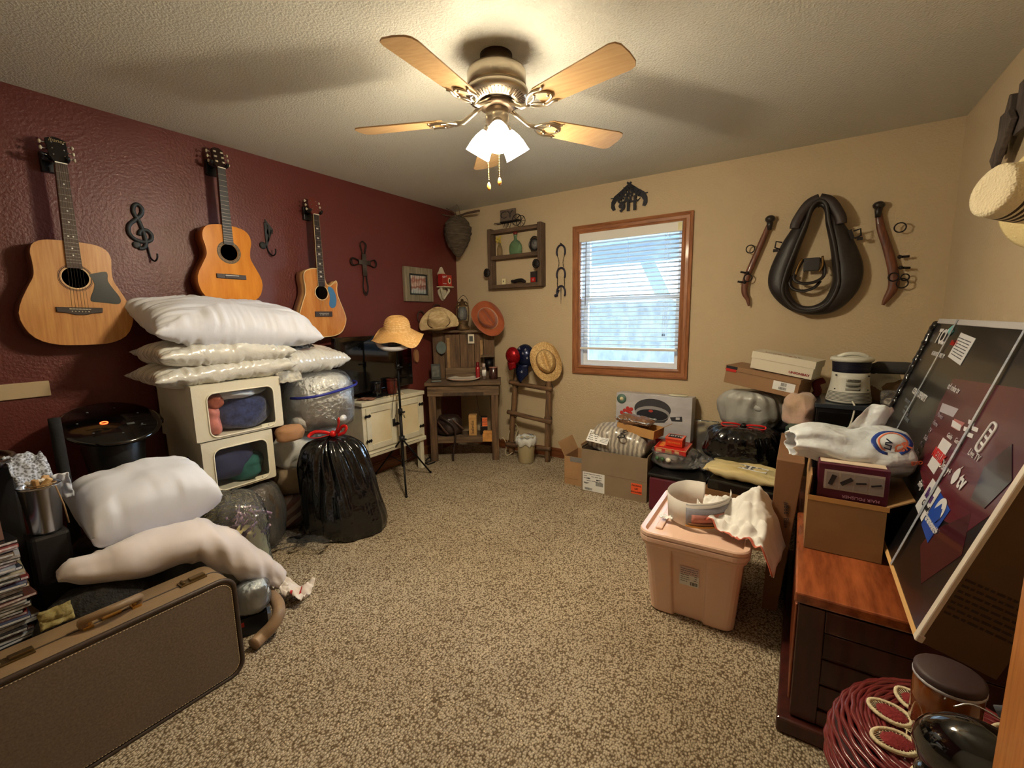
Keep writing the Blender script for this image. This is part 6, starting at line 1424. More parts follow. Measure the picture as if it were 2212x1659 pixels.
# black bin bags, grey bag
def tiedbag(label, cx, cy, z, rx, ry, h, mt, seed, tie=True, group='black bin bags', kx=.0, name='bin_bag', front=.0):
    b = thing(name, label, 'bin bag', (cx, cy, z), 0, group)
    g = G(); n = 88; rws = 34; vs = []; fs = []
    for j in range(rws):
        t = j/(rws-1); ph = -PI/2+PI*t
        r0 = abs(math.cos(ph))**.55; z0 = math.copysign(abs(math.sin(ph))**(.8 if t > .5 else .5), math.sin(ph))
        r0 = max(r0, .02)
        for i in range(n):
            a = 2*PI*i/n; ca, sa = math.cos(a), math.sin(a); up_ = max(0, t-.4)/.6
            q = r0*(1+.10*math.sin(15*a+4*nz((ca, sa, t*2), 1, seed))*up_*(1-.2*up_)+.09*nz((ca*5, sa*5, t*2), 1, seed+1)+.10*nz((ca*1.6*r0, sa*1.6*r0, z0*1.5), 1, seed+2))
            vs.append((rx*q*ca, ry*q*sa-front*up_, h*.5*(z0+1)))
    for j in range(rws-1):
        for i in range(n): fs.append((j*n+i, j*n+(i+1) % n, (j+1)*n+(i+1) % n, (j+1)*n+i))
    g.add(vs, fs, 0, True); g.add(vs[:n], [tuple(range(n))[::-1]]); g.add(vs[-n:], [tuple(range(n))])
    g.obj('bag_body', mt, b)
    if tie:
        for s_ in (-1, 1):
            g = G(); g.tube(spline([(0, -front, h), (s_*.05, -front-.02, h+.015), (s_*.12, -front-.02, h+.012), (s_*.11, -front-.03, h-.004), (s_*.03, -front-.02, h+.0)], 5), .0055, 6, flat=.5); g.obj('red_tie', TIE, b)
        G().sph((0, -front-.005, h+.002), .02, 10).obj('bag_knot', mt, b)
    return b
tiedbag('puffy black bin bag with thin red drawstring in the right hand pile', 2.83, -.56, .385, .225, .20, .255, BAGB, 5, front=.05)
tiedbag('slumped black bin bag beneath the one with the thin red drawstring', 2.80, -.50, 0, .22, .19, .39, BAGB, 9, tie=False)
gb = tiedbag('knotted pale grey bag of clothes below the tilted shoe boxes', 2.84, -.25, .56, .21, .17, .27, M('pale_grey_bag', (168, 168, 162), .35, bump=.6, bs=12, bd=.014, coat=.3), 15, tie=False, front=.09, name='clothes_bag', group=None); gb['category'] = 'bag'
G().tube(spline([(.02, -.15, .20), (.07, -.17, .22), (.09, -.165, .19), (.06, -.175, .165), (.02, -.17, .18)], 4), .02, 8, flat=.6).obj('bag_knot', M('pale_grey_bag_shiny', (176, 178, 176), .2, bump=.7, bs=30), gb)
tag(bag_geo(.12, .10, .20, 140, 0, 40, 14, .05, .15, .5).obj('dark_fleece', M('charcoal_fleece', (66, 64, 68), .9, bump=.6, bs=50), loc=(3.0, -.24, .56)), 'dark grey fleece bundle right of the pale grey bag', 'cloth')
tag(G().b2((0, 0, 0), (.46, .33, .55)).obj('storage_tub', M('dark_tub', (34, 34, 38), .5), loc=(2.63, -.36+.0, 0), bevel=.02), 'dark storage tub on the carpet behind the black bin bags', 'tub') if 0 else None
tag(G().b2((0, 0, 0), (.42, .26, .555)).obj('storage_tub', M('dark_tub', (34, 34, 38), .5), loc=(2.64, -.29, 0), bevel=.02), 'dark storage tub on the carpet behind the black bin bags', 'tub')
# shoe boxes
A = P(1563, 825, 'y', -.40); B_ = P(1720, 862, 'y', -.53)
t = thing('shoe_box', 'long brown shoe box with black and red corner mark, tilted on the grey bag', 'box', A, frame(A, B_))
L_ = (B_-A).length
G().b2((0, 0, 0), (L_, .24, .115)).obj('box_body', M('brown_shoebox', (148, 112, 78), .75, var=.06, vs_=4), t, bevel=.001)
G().b2((-.004, -.004, .09), (L_+.004, .244, .12)).obj('box_lid', M('brown_shoebox', (148, 112, 78)), t, bevel=.001)
g = G(); g.b2((.002, -.0055, .10), (.075, -.0045, .119)); g.b2((.002, -.0055, .082), (.07, -.0045, .10), 1); g.obj('corner_mark', [INK, RED], t, weld=False)
sl = G().b2((L_-.145, -.0015, .03), (L_-.02, -.0005, .085)).obj('size_sticker', PAPER, t); barcode(sl, L_-.10, L_-.07, .060, .080, -.0018, 12); barcode(sl, L_-.11, L_-.065, .036, .052, -.0018, 13)
A2 = P(1620, 794, 'y', -.42); B2_ = P(1752, 821, 'y', -.51)
t = thing('shoe_box', 'white shoe box with small red name on top of the brown one', 'box', A2, frame(A2, B2_)); L2 = (B2_-A2).length
WB2 = M('cream_shoebox', (214, 206, 186), .6)
G().b2((0, 0, 0), (L2, .19, .085)).obj('box_body', WB2, t, bevel=.001); G().b2((-.004, -.004, .068), (L2+.006, .195, .112)).obj('box_lid', WB2, t, bevel=.001)
text('UNIONBAY', .020, t, M('dark_red_print', (140, 30, 36), .5), (L2-.07, -.0025, .022), bold=.0005, sx=1.1); text('UNIONBAY', .034, t, M('faint_print', (140, 96, 70), .6), (L2*.45, .05, .1125), rot=(0, 0, 0), sx=1.2)
# pink fleece, maroon cloth, green box
blob('fleece_throw', 'pale pink fleece bundle between the grey bag and the black cabinet', 'blanket', (1688, 848, 1768, 916), 'y', -.50, .26, M('pink_fleece', (206, 170, 158), .95, col2=(176, 150, 120), vs_=5, bump=.8, bs=50, sheen=.4), 141, lump=.22)
tag(G().b2((0, 0, 0), (.24, .30, .655)).obj('storage_tub', M('brown_tub', (40, 30, 28), .6), loc=(3.08-.13, -.62, 0), bevel=.015), 'narrow dark tub on the carpet carrying the pink fleece', 'tub') if 0 else None
tag(G().tube(spline([(0, 0, 0), (.03, 0, .05), (.02, .01, .10), (.06, .03, .12)], 5), .022, 10, flat=.5).obj('maroon_cloth', M('maroon_cloth', (96, 22, 30), .8), loc=P(1752, 862, 'y', -.36)), 'dark maroon cloth strip behind the white fan heater', 'cloth')
t = thing('box_lid', 'small dark green box with gold label behind the tall narrow carton', 'box', P(1697, 952, 'y', -1.02), frame((0, 0, 0), (.12, -.02, .01)))
G().b2((0, 0, -.03), (.118, .10, .075)).obj('box_body', M('hunter_green', (46, 72, 62), .5), t, bevel=.003); g = G(); g.b2((.012, -.001, .05), (.05, 0, .072)); g.b2((.052, -.001, .05), (.06, 0, .072), 1); g.obj('gold_label', [M('dark_gold_label', (60, 50, 34), .5), GOLD], t, weld=False); G().b2((.065, -.001, .035), (.085, -.0002, .040)).obj('slot', INK, t)
# black cabinet with heater
t = thing('nightstand', 'small black cabinet in the far right corner under the fan heater', 'cabinet', (3.20, -.63, 0), 0)
G().b2((0, .004, 0), (.56, .42, .80)).obj('cabinet_body', M('black_laminate', (14, 13, 15), .3), t, bevel=.004); G().b2((-.006, -.004, .80), (.566, .42, .825)).obj('cabinet_top', M('slate_top', (52, 56, 64), .25), t, bevel=.004)
g = G(); g.b2((.012, -.002, .42), (.548, .004, .78)); g.obj('cabinet_door', M('black_door', (8, 8, 9), .25), t, bevel=.003); g = G(); g.b2((.012, -.002, .04), (.548, .004, .41)); g.obj('cabinet_door', M('black_door', (8, 8, 9), .25), t, bevel=.003)
ht = thing('fan_heater', 'round white fan heater with dark upper grille on the black cabinet', 'heater', (3.355, -.49, .826), (0, 0, .1))
HW = M('heater_white', (206, 206, 196), .4)
G().lathe([(0, 0), (.098, 0), (.108, .006), (.110, .014), (.101, .06), (.094, .10), (.090, .14), (.089, .175)], 48).obj('heater_body', HW, ht)
G().lathe([(.087, .172), (.089, .20), (.092, .235), (.094, .24)], 48).obj('upper_grille', M('dark_navy_grille', (24, 26, 46), .4), ht)
g = G()
for i in range(8): g.tube([(( .0885+.0006*i)*math.cos(2*PI*j/48), (.0885+.0006*i)*math.sin(2*PI*j/48), .178+i*.008) for j in range(48)], .0014, 4, closed=True)
g.obj('grille_rings', M('dark_navy_grille', (24, 26, 46), .4), ht, weld=False)
g = G(); g.lathe([(.092, .236), (.101, .240), (.104, .250), (.100, .260), (.085, .266), (.06, .262), (.05, .255), (0, .252)], 48); g.obj('heater_top', HW, ht)
G().tube(spline([(-.07, -.02, .262), (-.03, -.03, .280), (.03, -.03, .280), (.07, -.02, .262)], 5), .012, 8, flat=.6).obj('carry_handle', HW, ht)
g = G()
for i in range(7): g.tube([((.1100-.00147*i)*math.cos(a), (.1100-.00147*i)*math.sin(a), .018+i*.0075) for a in [PI*1.05+j*PI*.9/30 for j in range(31)]], .0016, 4)
g.obj('lower_slots', M('slot_dark', (36, 34, 34), .6), ht, weld=False)
g = G(); lbm = M('warning_grey', (150, 148, 138), .5)
for zz, hh in ((.135, .012), (.112, .020), (.085, .016)): g.grid(lambda u, v: Vector((.0985*math.cos(-PI/2+.0+(u-.5)*.7), .0985*math.sin(-PI/2+(u-.5)*.7), zz+hh*(v-.5))), 10, 3)
g.obj('warning_label', lbm, ht, solid=.0006, weld=False); text('CAUTION', .012, ht, INK, (0, -.0995, .137)); text('WARNING', .010, ht, INK, (0, -.0995, .098))
G().tube(spline([(.0, -.105, .02), (.01, -.13, -.01), (.0, -.15, -.08), (-.02, -.16, -.16)], 5), .005, 6).obj('mains_cord', M('cord_white', (214, 210, 196), .5), ht)
for a, z in ((-2.5, .16), (-2.5, .08), (-.7, .16), (-.7, .08)): G().sph((.096*math.cos(a), .096*math.sin(a), z), .005, 8).obj('screw_recess', M('slot_dark', (36, 34, 34), .6), ht)
# things right of the heater
GF = M('grey_felt', (58, 56, 56), .95, bump=.5, bs=60)
tag(G().tube(spline([(-.12, 0, .0), (-.10, -.03, .025), (-.02, -.05, .03), (.08, -.05, .03), (.17, -.02, .035)], 6), [.012]*3+[.03]*4+[.036]*9+[.034]*9, 14, flat=.9).obj('neck_pillow', GF, loc=P(1938, 797, 'y', -.38)+Vector((0, 0, -.02))), 'dark grey curved neck pillow at the back of the right corner pile', 'pillow')
blob('cloth_bundle', 'white crumpled cloth under the dark grey neck pillow', 'cloth', (1866, 800, 1948, 850), 'y', -.30, .16, M('crumpled_white_cloth', (196, 196, 184), .8, bump=.7, bs=18, bd=.012), 151, lump=.25)
blob('cloth_bundle', 'brown cloth hump behind the heater in the right corner', 'cloth', (1868, 818, 1975, 885), 'y', -.33, .12, M('brown_hat_felt', (120, 96, 70), .9, bump=.3, bs=30), 152, lump=.1)
t = thing('bell_ornament', 'small white bell under clear film on the black cabinet', 'ornament', (3.535, -.56, .826), 0)
G().lathe([(0, 0), (.034, 0), (.037, .006), (.034, .012), (.030, .03), (.018, .042), (0, .045)], 24).obj('bell_body', M('cream_bell', (196, 184, 168), .4), t); bag_geo(.045, .045, .09, 160, .3, 36, 12, .15, .25, .5).obj('clear_skin', FILM, t)
tag(bag_geo(.045, .04, .07, 161, 0, 30, 10, .05, .1, .6).obj('yellow_object', M('yellow_glove', (206, 182, 96), .6), loc=(3.63, -.52, .826)), 'small yellow bundle beside the TV carton on the black cabinet', 'cloth')
# folded beige textile pack, binders below
t = thing('folded_textile', 'folded cream textile in clear plastic with white label in front of black bag', 'textile', (2.86, -.80, .405), frame((0, 0, 0), (.4, -.05, -.015)))
pillow_geo(.40, .24, .075, 171, pw=.35, ear=.0, wr=.008, wf=5).obj('folded_cloth', M('cream_yellow_textile', (214, 200, 156), .6, col2=(198, 178, 120), vs_=3, stretch=(1, 1, 14), bump=.3, bs=14), t)
G().b2((-.03, -.06, .034), (.13, .02, .036)).obj('white_label', PAPER, t); rw = G()
for i in range(4): rw.b2((-.02+.032*i, -.05, .0362), (-.0+.032*i, .01, .0366))
rw.obj('label_print', M('grey_print', (90, 90, 94), .7), t, weld=False)
crumple(18, 14, .11, .25, .03, 172).obj('film_end', film('panel_film', haze=.12, gloss=.45, bs=18), t).location = (-.22, -.02, .0)
t = thing('dark_case', 'flat black glossy case under the folded cream textile', 'case', (2.68, -.92, .30), frame((0, 0, 0), (.4, -.05, -.01))); G().b2((0, 0, 0), (.42, .26, .065)).obj('case_body', M('glossy_black_case', (16, 15, 14), .2, coat=.4), t, bevel=.01)
carton('brown carton on the carpet under the flat black case', (2.66, -.93, 0), .43, .25, .298, -.1, M('brown_low_carton', (120, 84, 48), .75), open_=False)
# tall narrow carton
t = thing('cardboard_box', 'tall narrow brown carton marked #866 Blue standing between tote and chest', 'box', (3.035, -1.52, 0), 0)
vs_t = [(-.005, 0, 0), (.055, 0, 0), (.115, 0, .712), (.012, 0, .715), (0.0, .50, 0), (.06, .50, 0), (.115, .52, .712), (.012, .52, .715)]
G().add(vs_t, [(0, 1, 2, 3), (1, 5, 6, 2), (5, 4, 7, 6), (4, 0, 3, 7), (3, 2, 6, 7), (0, 4, 5, 1)]).obj('box_body', M('brown_long_carton', (132, 92, 60), .75, var=.12, vs_=7, bump=.2, bs=20), t, bevel=.003)
text('#866  Blue', .027, t, INK, (.062, -.004, .47), rot=(PI/2, -PI/2-.05+PI, 0))
g = G(); g.box((.02, -.0012, .17), (.006, .001, .004)); g.box((.018, -.0012, .10), (.006, .001, .004)); g.obj('staple', CHROME, t, weld=False)
# pink tote
PK = M('peach_pink_plastic', (230, 194, 172), .36, bump=.04, bs=300)
bn = thing('storage_tote', 'peach pink lidded plastic storage tote on the carpet', 'tote', (2.762, -1.565, 0), (0, 0, .02))
def totebody():
    g = G(); vs = []; lv = []
    for z, w_, d in ((0, .335, .44), (.01, .350, .455), (.30, .395, .52), (.345, .405, .53)):
        hx, hy = w_/2, d/2; r = .04; q = .016 if z < .32 else 0.
        pts = []
        def seg(a, b):
            for t in (0, .18, .22, .5, .78, .82): pass
        # front wall has a recessed centre panel and ribs
        raw = []
        raw += [(-hx+r, -hy), (-hx*.42, -hy), (-hx*.38, -hy+q), (hx*.30, -hy+q), (hx*.34, -hy), (hx-r, -hy)]
        raw += [(hx-r+r*math.sin(a), -hy+r-r*math.cos(a)) for a in (PI/8, PI/4, 3*PI/8)]
        raw += [(hx, -hy+r), (hx, -hy*.40), (hx-q, -hy*.36), (hx-q, hy*.36), (hx, hy*.40), (hx, hy-r)]
        raw += [(hx-r+r*math.cos(a), hy-r+r*math.sin(a)) for a in (PI/8, PI/4, 3*PI/8)]
        raw += [(hx-r, hy), (hx*.4, hy), (hx*.36, hy-q), (-hx*.36, hy-q), (-hx*.4, hy), (-hx+r, hy)]
        raw += [(-hx+r-r*math.sin(a), hy-r+r*math.cos(a)) for a in (PI/8, PI/4, 3*PI/8)]
        raw += [(-hx, hy-r), (-hx, hy*.40), (-hx+q, hy*.36), (-hx+q, -hy*.36), (-hx, -hy*.40), (-hx, -hy+r)]
        raw += [(-hx+r-r*math.cos(a), -hy+r-r*math.sin(a)) for a in (PI/8, PI/4, 3*PI/8)]
        n = len(raw); vs += [(x, y, z) for x, y in raw]
    fs = []
    for j in range(3):
        for i in range(n): fs.append((j*n+i, j*n+(i+1) % n, (j+1)*n+(i+1) % n, (j+1)*n+i))
    fs.append(tuple(range(n))[::-1]); fs.append(tuple(range(3*n, 4*n)))
    return g.add(vs, fs)
totebody().obj('tote_body', PK, bn, bevel=.004)
g = G(); T = Matrix.Rotation(-PI/2, 4, 'X')
def slab(g, w_, d, r, z0, z1, bev=.006, m=0, cx=0, cy=0): g.prism([(x+cx, -y+cy if 0 else y+cy) for x, y in rrect(w_, d, r, 6)], z0, z1, m, T=Matrix(((1, 0, 0, 0), (0, 0, 1, 0), (0, 1, 0, 0), (0, 0, 0, 1))), bev=bev)
slab(g, .425, .55, .05, .335, .352, .004); slab(g, .445, .572, .06, .352, .385, .008); lid_ = g.obj('tote_lid', PK, bn, weld=False)
def ring_slab(w0, d0, r0, w1, d1, r1, z0, z1):
    o_ = rrect(w0, d0, r0, 6); i_ = rrect(w1, d1, r1, 6); n = len(o_); vs = []
    for (a, b), (c_, d_) in zip(o_, i_): vs += [(a, b, z0), (a, b, z1-.006), (a*.985, b*.985, z1), (c_*1.03, d_*1.02, z1), (c_, d_, z0+.001)]
    fs = []
    for i in range(n):
        p = 5*i; q = 5*((i+1) % n)
        for k in range(4): fs.append((p+k, q+k, q+k+1, p+k+1))
    return G().add(vs, fs, 0, False)
ring_slab(.445, .572, .06, .385, .52, .03, .384, .403).obj('lid_rim', PK, lid_)
G().b2((-.165, -.20, .385), (-.135, .20, .394)).obj('lid_rib', PK, lid_, bevel=.004)
lb = G().b2((-.045, -.0015, .175), (.035, .0005, .265)).obj('tote_label', M('pink_grey_label', (216, 190, 186), .5), bn); lb.location = (.0, -.2345, .0); lb.rotation_euler = (0, 0, 0)
G().b2((-.045, -.003, .175), (.035, -.0016, .228)).obj('white_label', PAPER, lb); rows(lb, -.04, .03, .19, .262, 7, -.0032, M('grey_print', (90, 90, 94), .7), 21, .25); barcode(lb, 0., .03, .18, .193, -.0034, 22)
lb.rotation_euler = (.11, 0, 0); lb.location.y = -.214
# paper band
pb2 = thing('paper_band', 'curled white cardboard sleeve picturing a pink draped bed, on the pink tote', 'packaging', (2.735, -1.635, .405), (0, 0, -.1))
band = []
prm = spline([(.01, .14), (-.07, .13), (-.115, .06), (-.105, -.02), (-.04, -.075), (.03, -.078), (.10, -.03), (.135, .05), (.12, .12)], 6)
hts = [.13+.02*math.sin(i/len(prm)*PI) for i in range(len(prm))]
def bandf(i0, i1, z0=0., z1=1., off=0.):
    g = G(); sub = prm[i0:i1]
    vs = []; 
    for k, (x, y) in enumerate(sub):
        i = i0+k; h_ = .125+.012*math.cos(i/len(prm)*PI*2)
        tx_ = Vector(prm[min(i+1, len(prm)-1)])-Vector(prm[max(i-1, 0)]); nrm = Vector((tx_.y, -tx_.x)).normalized() if tx_.length else Vector((0, -1))
        if off: x += nrm.x*off; y += nrm.y*off
        vs += [(x, y, h_*z0), (x*1.06, y*1.06, h_*z1)]
    return g.add(vs, [(2*k, 2*k+2, 2*k+3, 2*k+1) for k in range(len(sub)-1)], 0, True)
bandf(0, len(prm)).obj('sleeve_card', M('grey_white_card', (206, 200, 192), .6), pb2, solid=.0014)
N_ = len(prm)
i0 = int(N_*.57); i1 = int(N_*.86)
for nm, a, b, z0, z1, col, off in (('wood_floor_print', i0, i1, .0, .09, (206, 150, 60), .0016), ('picture_print', i0, i1, .09, .80, (150, 150, 160), .0015), ('title_print', i0, i1, .80, .95, (190, 190, 196), .0012), ('bed_print', i0+2, i1-2, .18, .55, (204, 136, 124), .0024), ('floor_brown', i0+1, i1-1, .09, .2, (150, 110, 80), .0020)):
    bandf(a, b, z0, z1, off).obj(nm, M(nm, col, .6, var=.15, vs_=30), pb2, solid=.0003)
# white tissue bag
def tis(p, u, v):
    x, y = p.x, p.y
    hgt = .03+.10*math.exp(-((u-.62)/.22)**2-((v-.62)/.35)**2)+.03*math.exp(-((u-.2)/.1)**2)
    drop = max(0, u-.86)*.9+max(0, .12-v)*.15
    k = .45+.75*u
    return Vector((x, y*k-.02*(1-u), hgt+abs(p.z)*1.6-drop))
g = crumple(56, 44, .34, .36, .05, 205, tis, sc=3.2)
g.mi = [1 if (i//55) in (0,) and (i % 55) > 3 else 0 for i in range(len(g.f))]
tag(g.obj('tissue_bag', [M('soft_white_cloth', (234, 232, 228), .75, bump=.3, bs=24, bd=.008), M('faded_red_edge', (206, 112, 92), .7)], loc=(2.925, -1.60, .405), rot=(0, 0, -.12), solid=.003), 'crumpled white cloth bag with red drawstring edge on the pink tote', 'cloth bag')
tag(crumple(10, 8, .06, .03, .01, 207).obj('paper_scrap', PAPER, loc=(2.63, -1.68, .412), solid=.001), 'tiny torn paper scrap on the pink tote lid', 'paper')
# ---------------- cedar chest
CED = wood('red_cedar_top', (184, 100, 54), (92, 36, 20), 'y', 2.4, .25, .8, 7, .1)
CEDD = wood('dark_cedar', (74, 30, 24), (44, 18, 16), 'z', 4, .35, .3, 8, .1)
ch = thing('cedar_chest', 'glossy red cedar chest with dark panelled end against the right wall', 'chest', (3.15, -2.16, 0), 0)
cwd, cl_ = .54, 1.16
G().b2((0, 0, .045), (cwd, cl_, .455)).obj('chest_body', CEDD, ch, bevel=.004)
G().b2((-.012, -.015, .455), (cwd+.0, cl_+.012, .49)).obj('chest_lid', CED, ch, bevel=.006)
G().b2((-.035, -.035, .0), (cwd, cl_+.03, .055)).obj('chest_plinth', CEDD, ch, bevel=.008)
g = G(); g.b2((.0, -.012, .06), (.07, .0, .45)).b2((cwd-.07, -.012, .06), (cwd, 0, .45)).b2((.07, -.012, .06), (cwd-.07, 0, .11)).b2((.07, -.012, .38), (cwd-.07, 0, .45)); g.obj('end_frame', CEDD, ch, bevel=.003, weld=False)
for z in (.11, .20, .29): G().b2((.07, -.006, z+.006), (cwd-.07, -.001, z+.084)).obj('end_panel', CEDD, ch, bevel=.006)
for y0, y1 in ((.02, .55), (.60, 1.12)): G().b2((-.008, y0, .09), (0.0, y1, .43)).obj('front_panel', M('orange_cedar_front', (150, 70, 34), .35, var=.3, vs_=6, coat=.4), ch, bevel=.004)
c = carton('open brown carton on the cedar chest holding a maroon box', (3.160, -1.85, .4925), .222, .36, .20, 0, M('chest_carton', (160, 122, 78), .75, var=.1, vs_=6, bump=.2, bs=30), (('r', 30), ('l', 95)), fl=.078)
G().b2((.0, -.0006, .186), (.228, .0008, .2035)).obj('torn_edge', CARD2, c)
mb = thing('maroon_box', 'dark maroon hair appliance box with white panel standing in the brown carton', 'box', (3.185, -1.835, .50), 0)
G().b2((0, 0, 0), (.198, .27, .315)).obj('box_body', M('maroon_print', (84, 20, 44), .35), mb, bevel=.002)
pn = G().b2((.018, -.0016, .225), (.185, -.0004, .295)).obj('product_panel', M('grey_panel', (176, 166, 158), .5), mb)
g = G()
for i in range(4): g.b2((.024+.0405*i, -.0026, .231), (.060+.0405*i, -.0016, .289))
g.obj('panel_tiles', M('panel_tile', (150, 140, 134), .5), pn, weld=False)
g = G()
for i, a in enumerate((.3, .9, 1.4, 1.3)): g.box((.042+.0405*i, -.0032, .26), (.014 if i < 2 else .006, .001, .038 if i < 2 else .028), rot=(0, a, 0)); 
g.obj('tile_picture', M('tile_dark', (40, 36, 38), .5), pn, weld=False)
text('HAIR POLISHER', .015, mb, M('pinkish_print', (190, 140, 160), .5), (.125, -.0016, .205), rot=(PI/2, PI, 0)); G().b2((.005, .02, .316), (.19, .26, .3175)).obj('box_insert', M('cream_insert', (220, 200, 176), .5), mb)
# white printed plastic bag over it
pg = thing('shopping_bag', 'white plastic shopping bag with blue ring and orange letters on the maroon box', 'shopping bag', (3.265, -1.65, .80), (0, 0, YAW-.25))
pg.scale = (.84, .9, .84)
def bagf(u, v):
    a = 2*PI*u; t = v
    # lies on its side: mouth to the left (-x), base to the right
    x = -.215+.44*t; w_ = .06+.095*math.sin(min(1, t*1.25)*PI*.5)**1.2-.02*t*t; hgt = .035+.075*math.sin(min(1., .15+t)*PI*.62)
    q = 1+.12*nz((math.cos(a)*3, math.sin(a)*3, t*3), 1, 5)+.09*math.sin(7*a+6*nz((t*2, 0, 0), 1, 3))*(1-t)
    if t > .93: w_ *= max(.02, 1-((t-.93)/.07)**2); hgt *= max(.02, 1-((t-.93)/.07)**2)
    return Vector((x+.02*nz((a, t, 1), 2, 6), w_*1.1*q*math.cos(a), hgt*q*math.sin(a)+.055-.035*t+.015*math.sin(t*9)))
WPB = bpy.data.materials.new('white_bag_plastic'); WPB.use_nodes = True; _M['white_bag_plastic'] = WPB
pb_ = WPB.node_tree.nodes['Principled BSDF']; pb_.inputs['Base Color'].default_value = lin((226, 228, 232)); pb_.inputs['Roughness'].default_value = .3; pb_.inputs['Subsurface Weight'].default_value = .15
nb = WPB.node_tree.nodes.new('ShaderNodeTexNoise'); nb.inputs['Scale'].default_value = 11; nb.inputs['Detail'].default_value = 3; tcb = WPB.node_tree.nodes.new('ShaderNodeTexCoord'); WPB.node_tree.links.new(tcb.outputs['Object'], nb.inputs[0])
bb_ = WPB.node_tree.nodes.new('ShaderNodeBump'); bb_.inputs['Strength'].default_value = .6; bb_.inputs['Distance'].default_value = .03; WPB.node_tree.links.new(nb.outputs[0], bb_.inputs['Height']); WPB.node_tree.links.new(bb_.outputs[0], pb_.inputs['Normal'])
g = G(); g.grid(bagf, 72, 50, cu=True); g.obj('bag_body', WPB, pg, solid=.001)
g = G(); g.grid(lambda u, v: Vector((-.01+.10*v+.15*u*(1-v*.2), .03+.02*v+.012*math.sin(u*7), .08+.155*v*(1-.5*(2*u-1)**2*.4)+.012*nz((u*5, v*5, 2)))), 24, 20); g.obj('bag_handle', WPB, pg, solid=.001)
def onbag(u, v, off=.0016): p = bagf(u, v); c_ = bagf(u+.5, v); d = (p-c_).normalized(); return p+d*off
g = G()
def arc(r0, r1, a0, a1, m): g.grid(lambda u, v: onbag(.385+.10*(r0+(r1-r0)*v)*math.cos(a0+(a1-a0)*u), .76+.22*(r0+(r1-r0)*v)*math.sin(a0+(a1-a0)*u)), 26, 4, m)
arc(.62, .78, .2, 5.8, 0); arc(.50, .57, .0, 5.6, 1)
g.obj('printed_ring', [M('bag_blue', (32, 60, 140), .35), M('bag_orange', (222, 120, 84), .35)], pg, solid=.0008, weld=False)
def bagtext(s_, u, v, size, mt, spin):
    p = onbag(u, v, .005); n_ = (p-bagf(u+.5, v)).normalized(); return text(s_, size, pg, mt, p, rot=face(n_, (0, 0, 1), spin), bold=.001)
bagtext('LIV', .40, .72, .034, M('bag_navy', (26, 34, 60), .4), 1.2); bagtext('CR', .42, .84, .046, M('bag_orange', (222, 120, 84), .35), .5); bagtext('EXO', .50, .92, .02, M('bag_orange', (222, 120, 84), .35), .2)
# ---------------- television carton leaning on the wall
th_ = math.atan(.30)
tvb = thing('television_carton', 'large black and maroon printed television carton leaning on the right wall', 'box', (3.392, -.945, .535), (0, 0, 0))
tvb.rotation_euler = (Matrix.Rotation(-PI/2, 4, 'Z') @ Matrix.Rotation(-th_, 4, 'X')).to_euler()
TI = (Matrix.Translation(tvb.location) @ tvb.rotation_euler.to_matrix().to_4x4()).inverted()
def TB(px, py):
    d = TI.to_3x3() @ (fw + rt*((px-1106)/F_PX) - up*((py-829.5)/F_PX)); c_ = TI @ CP
    t = -c_.y/d.y; p = c_+d*t; return (p.x, p.z)
TL_, TH_ = TB(1972, 1392)[0]+.004, TB(2045, 690)[1]+.0
BKP = M('carton_black_gloss', (14, 13, 15), .28, coat=.25)
G().b2((0, 0, 0), (TL_, .15, TH_)).obj('carton_body', M('tv_cardboard', (96, 70, 42), .75, var=.1, vs_=5, bump=.15, bs=30), tvb, bevel=.003)
G().b2((.0, -.0015, .012), (TL_-.022, -.0002, TH_-.002)).obj('front_print', BKP, tvb)
G().b2((-.001, -.001, .004), (.0005, .15, TH_)).obj('end_print', BKP, tvb); G().b2((.0, .0, TH_-.0005), (TL_, .15, TH_+.001)).obj('top_edge', M('grey_white_edge', (170, 166, 166), .5), tvb)
WE = M('white_foam_edge', (214, 204, 190), .5)
G().b2((.0, -.004, TH_-.020), (TL_, .004, TH_+.002)).obj('top_edge_strip', M('grey_white_edge', (170, 166, 166), .5), tvb, bevel=.002)
G().b2((TL_-.022, -.004, .0), (TL_+.001, .008, TH_)).obj('near_edge_strip', WE, tvb, bevel=.003); G().b2((TL_*.55, -.004, -.001), (TL_-.02, .004, .014)).obj('bottom_edge_strip', M('tan_torn_edge', (214, 170, 108), .7), tvb, bevel=.002)
G().b2((TL_-.02, -.0045, -.001), (TL_+.002, .012, .02)).obj('corner_piece', WE, tvb, bevel=.003)
MAR = M('tv_maroon_screen', (92, 24, 34), .26, coat=.25, col2=(60, 20, 40), vs_=2)
def tq(pts, mt, nm, y=.0022, th=.0006):
    q = [TB(*p) for p in pts]; return G().prism(q, -y-th, -y+.0004).obj(nm, mt, tvb)
x0, z1_ = TB(2061, 818); 
G().prism([TB(2061, 818), (TL_-.024, TB(2212, 824)[1]), (TL_-.024, TB(2180, 1080)[1]-.05), TB(2090, 1150), TB(2010, 1110), TB(1985, 1000), TB(2031, 871)], -.0022, -.0012).obj('screen_print', MAR, tvb)
tq([(1990, 1180), (2012, 1150), (2100, 1110), (2080, 1200), (1992, 1262)], M('dim_maroon', (60, 18, 30), .16, coat=.5), 'shade_print', .0018)
tq([(2100, 1080), (2130, 1010), (2190, 960), (2190, 1040), (2130, 1100)], M('dim_blue', (28, 32, 48), .16, coat=.5), 'shade_print', .003)
TW_ = M('tv_white_print', (206, 206, 210), .35); TB_ = M('tv_blue_print', (30, 70, 160), .3); TRD = M('tv_red_print', (190, 40, 40), .35)
st_ = tq([(2079, 719), (2111, 732), (2077, 790), (2050, 771)], TW_, 'shipping_sticker', .003, .001)
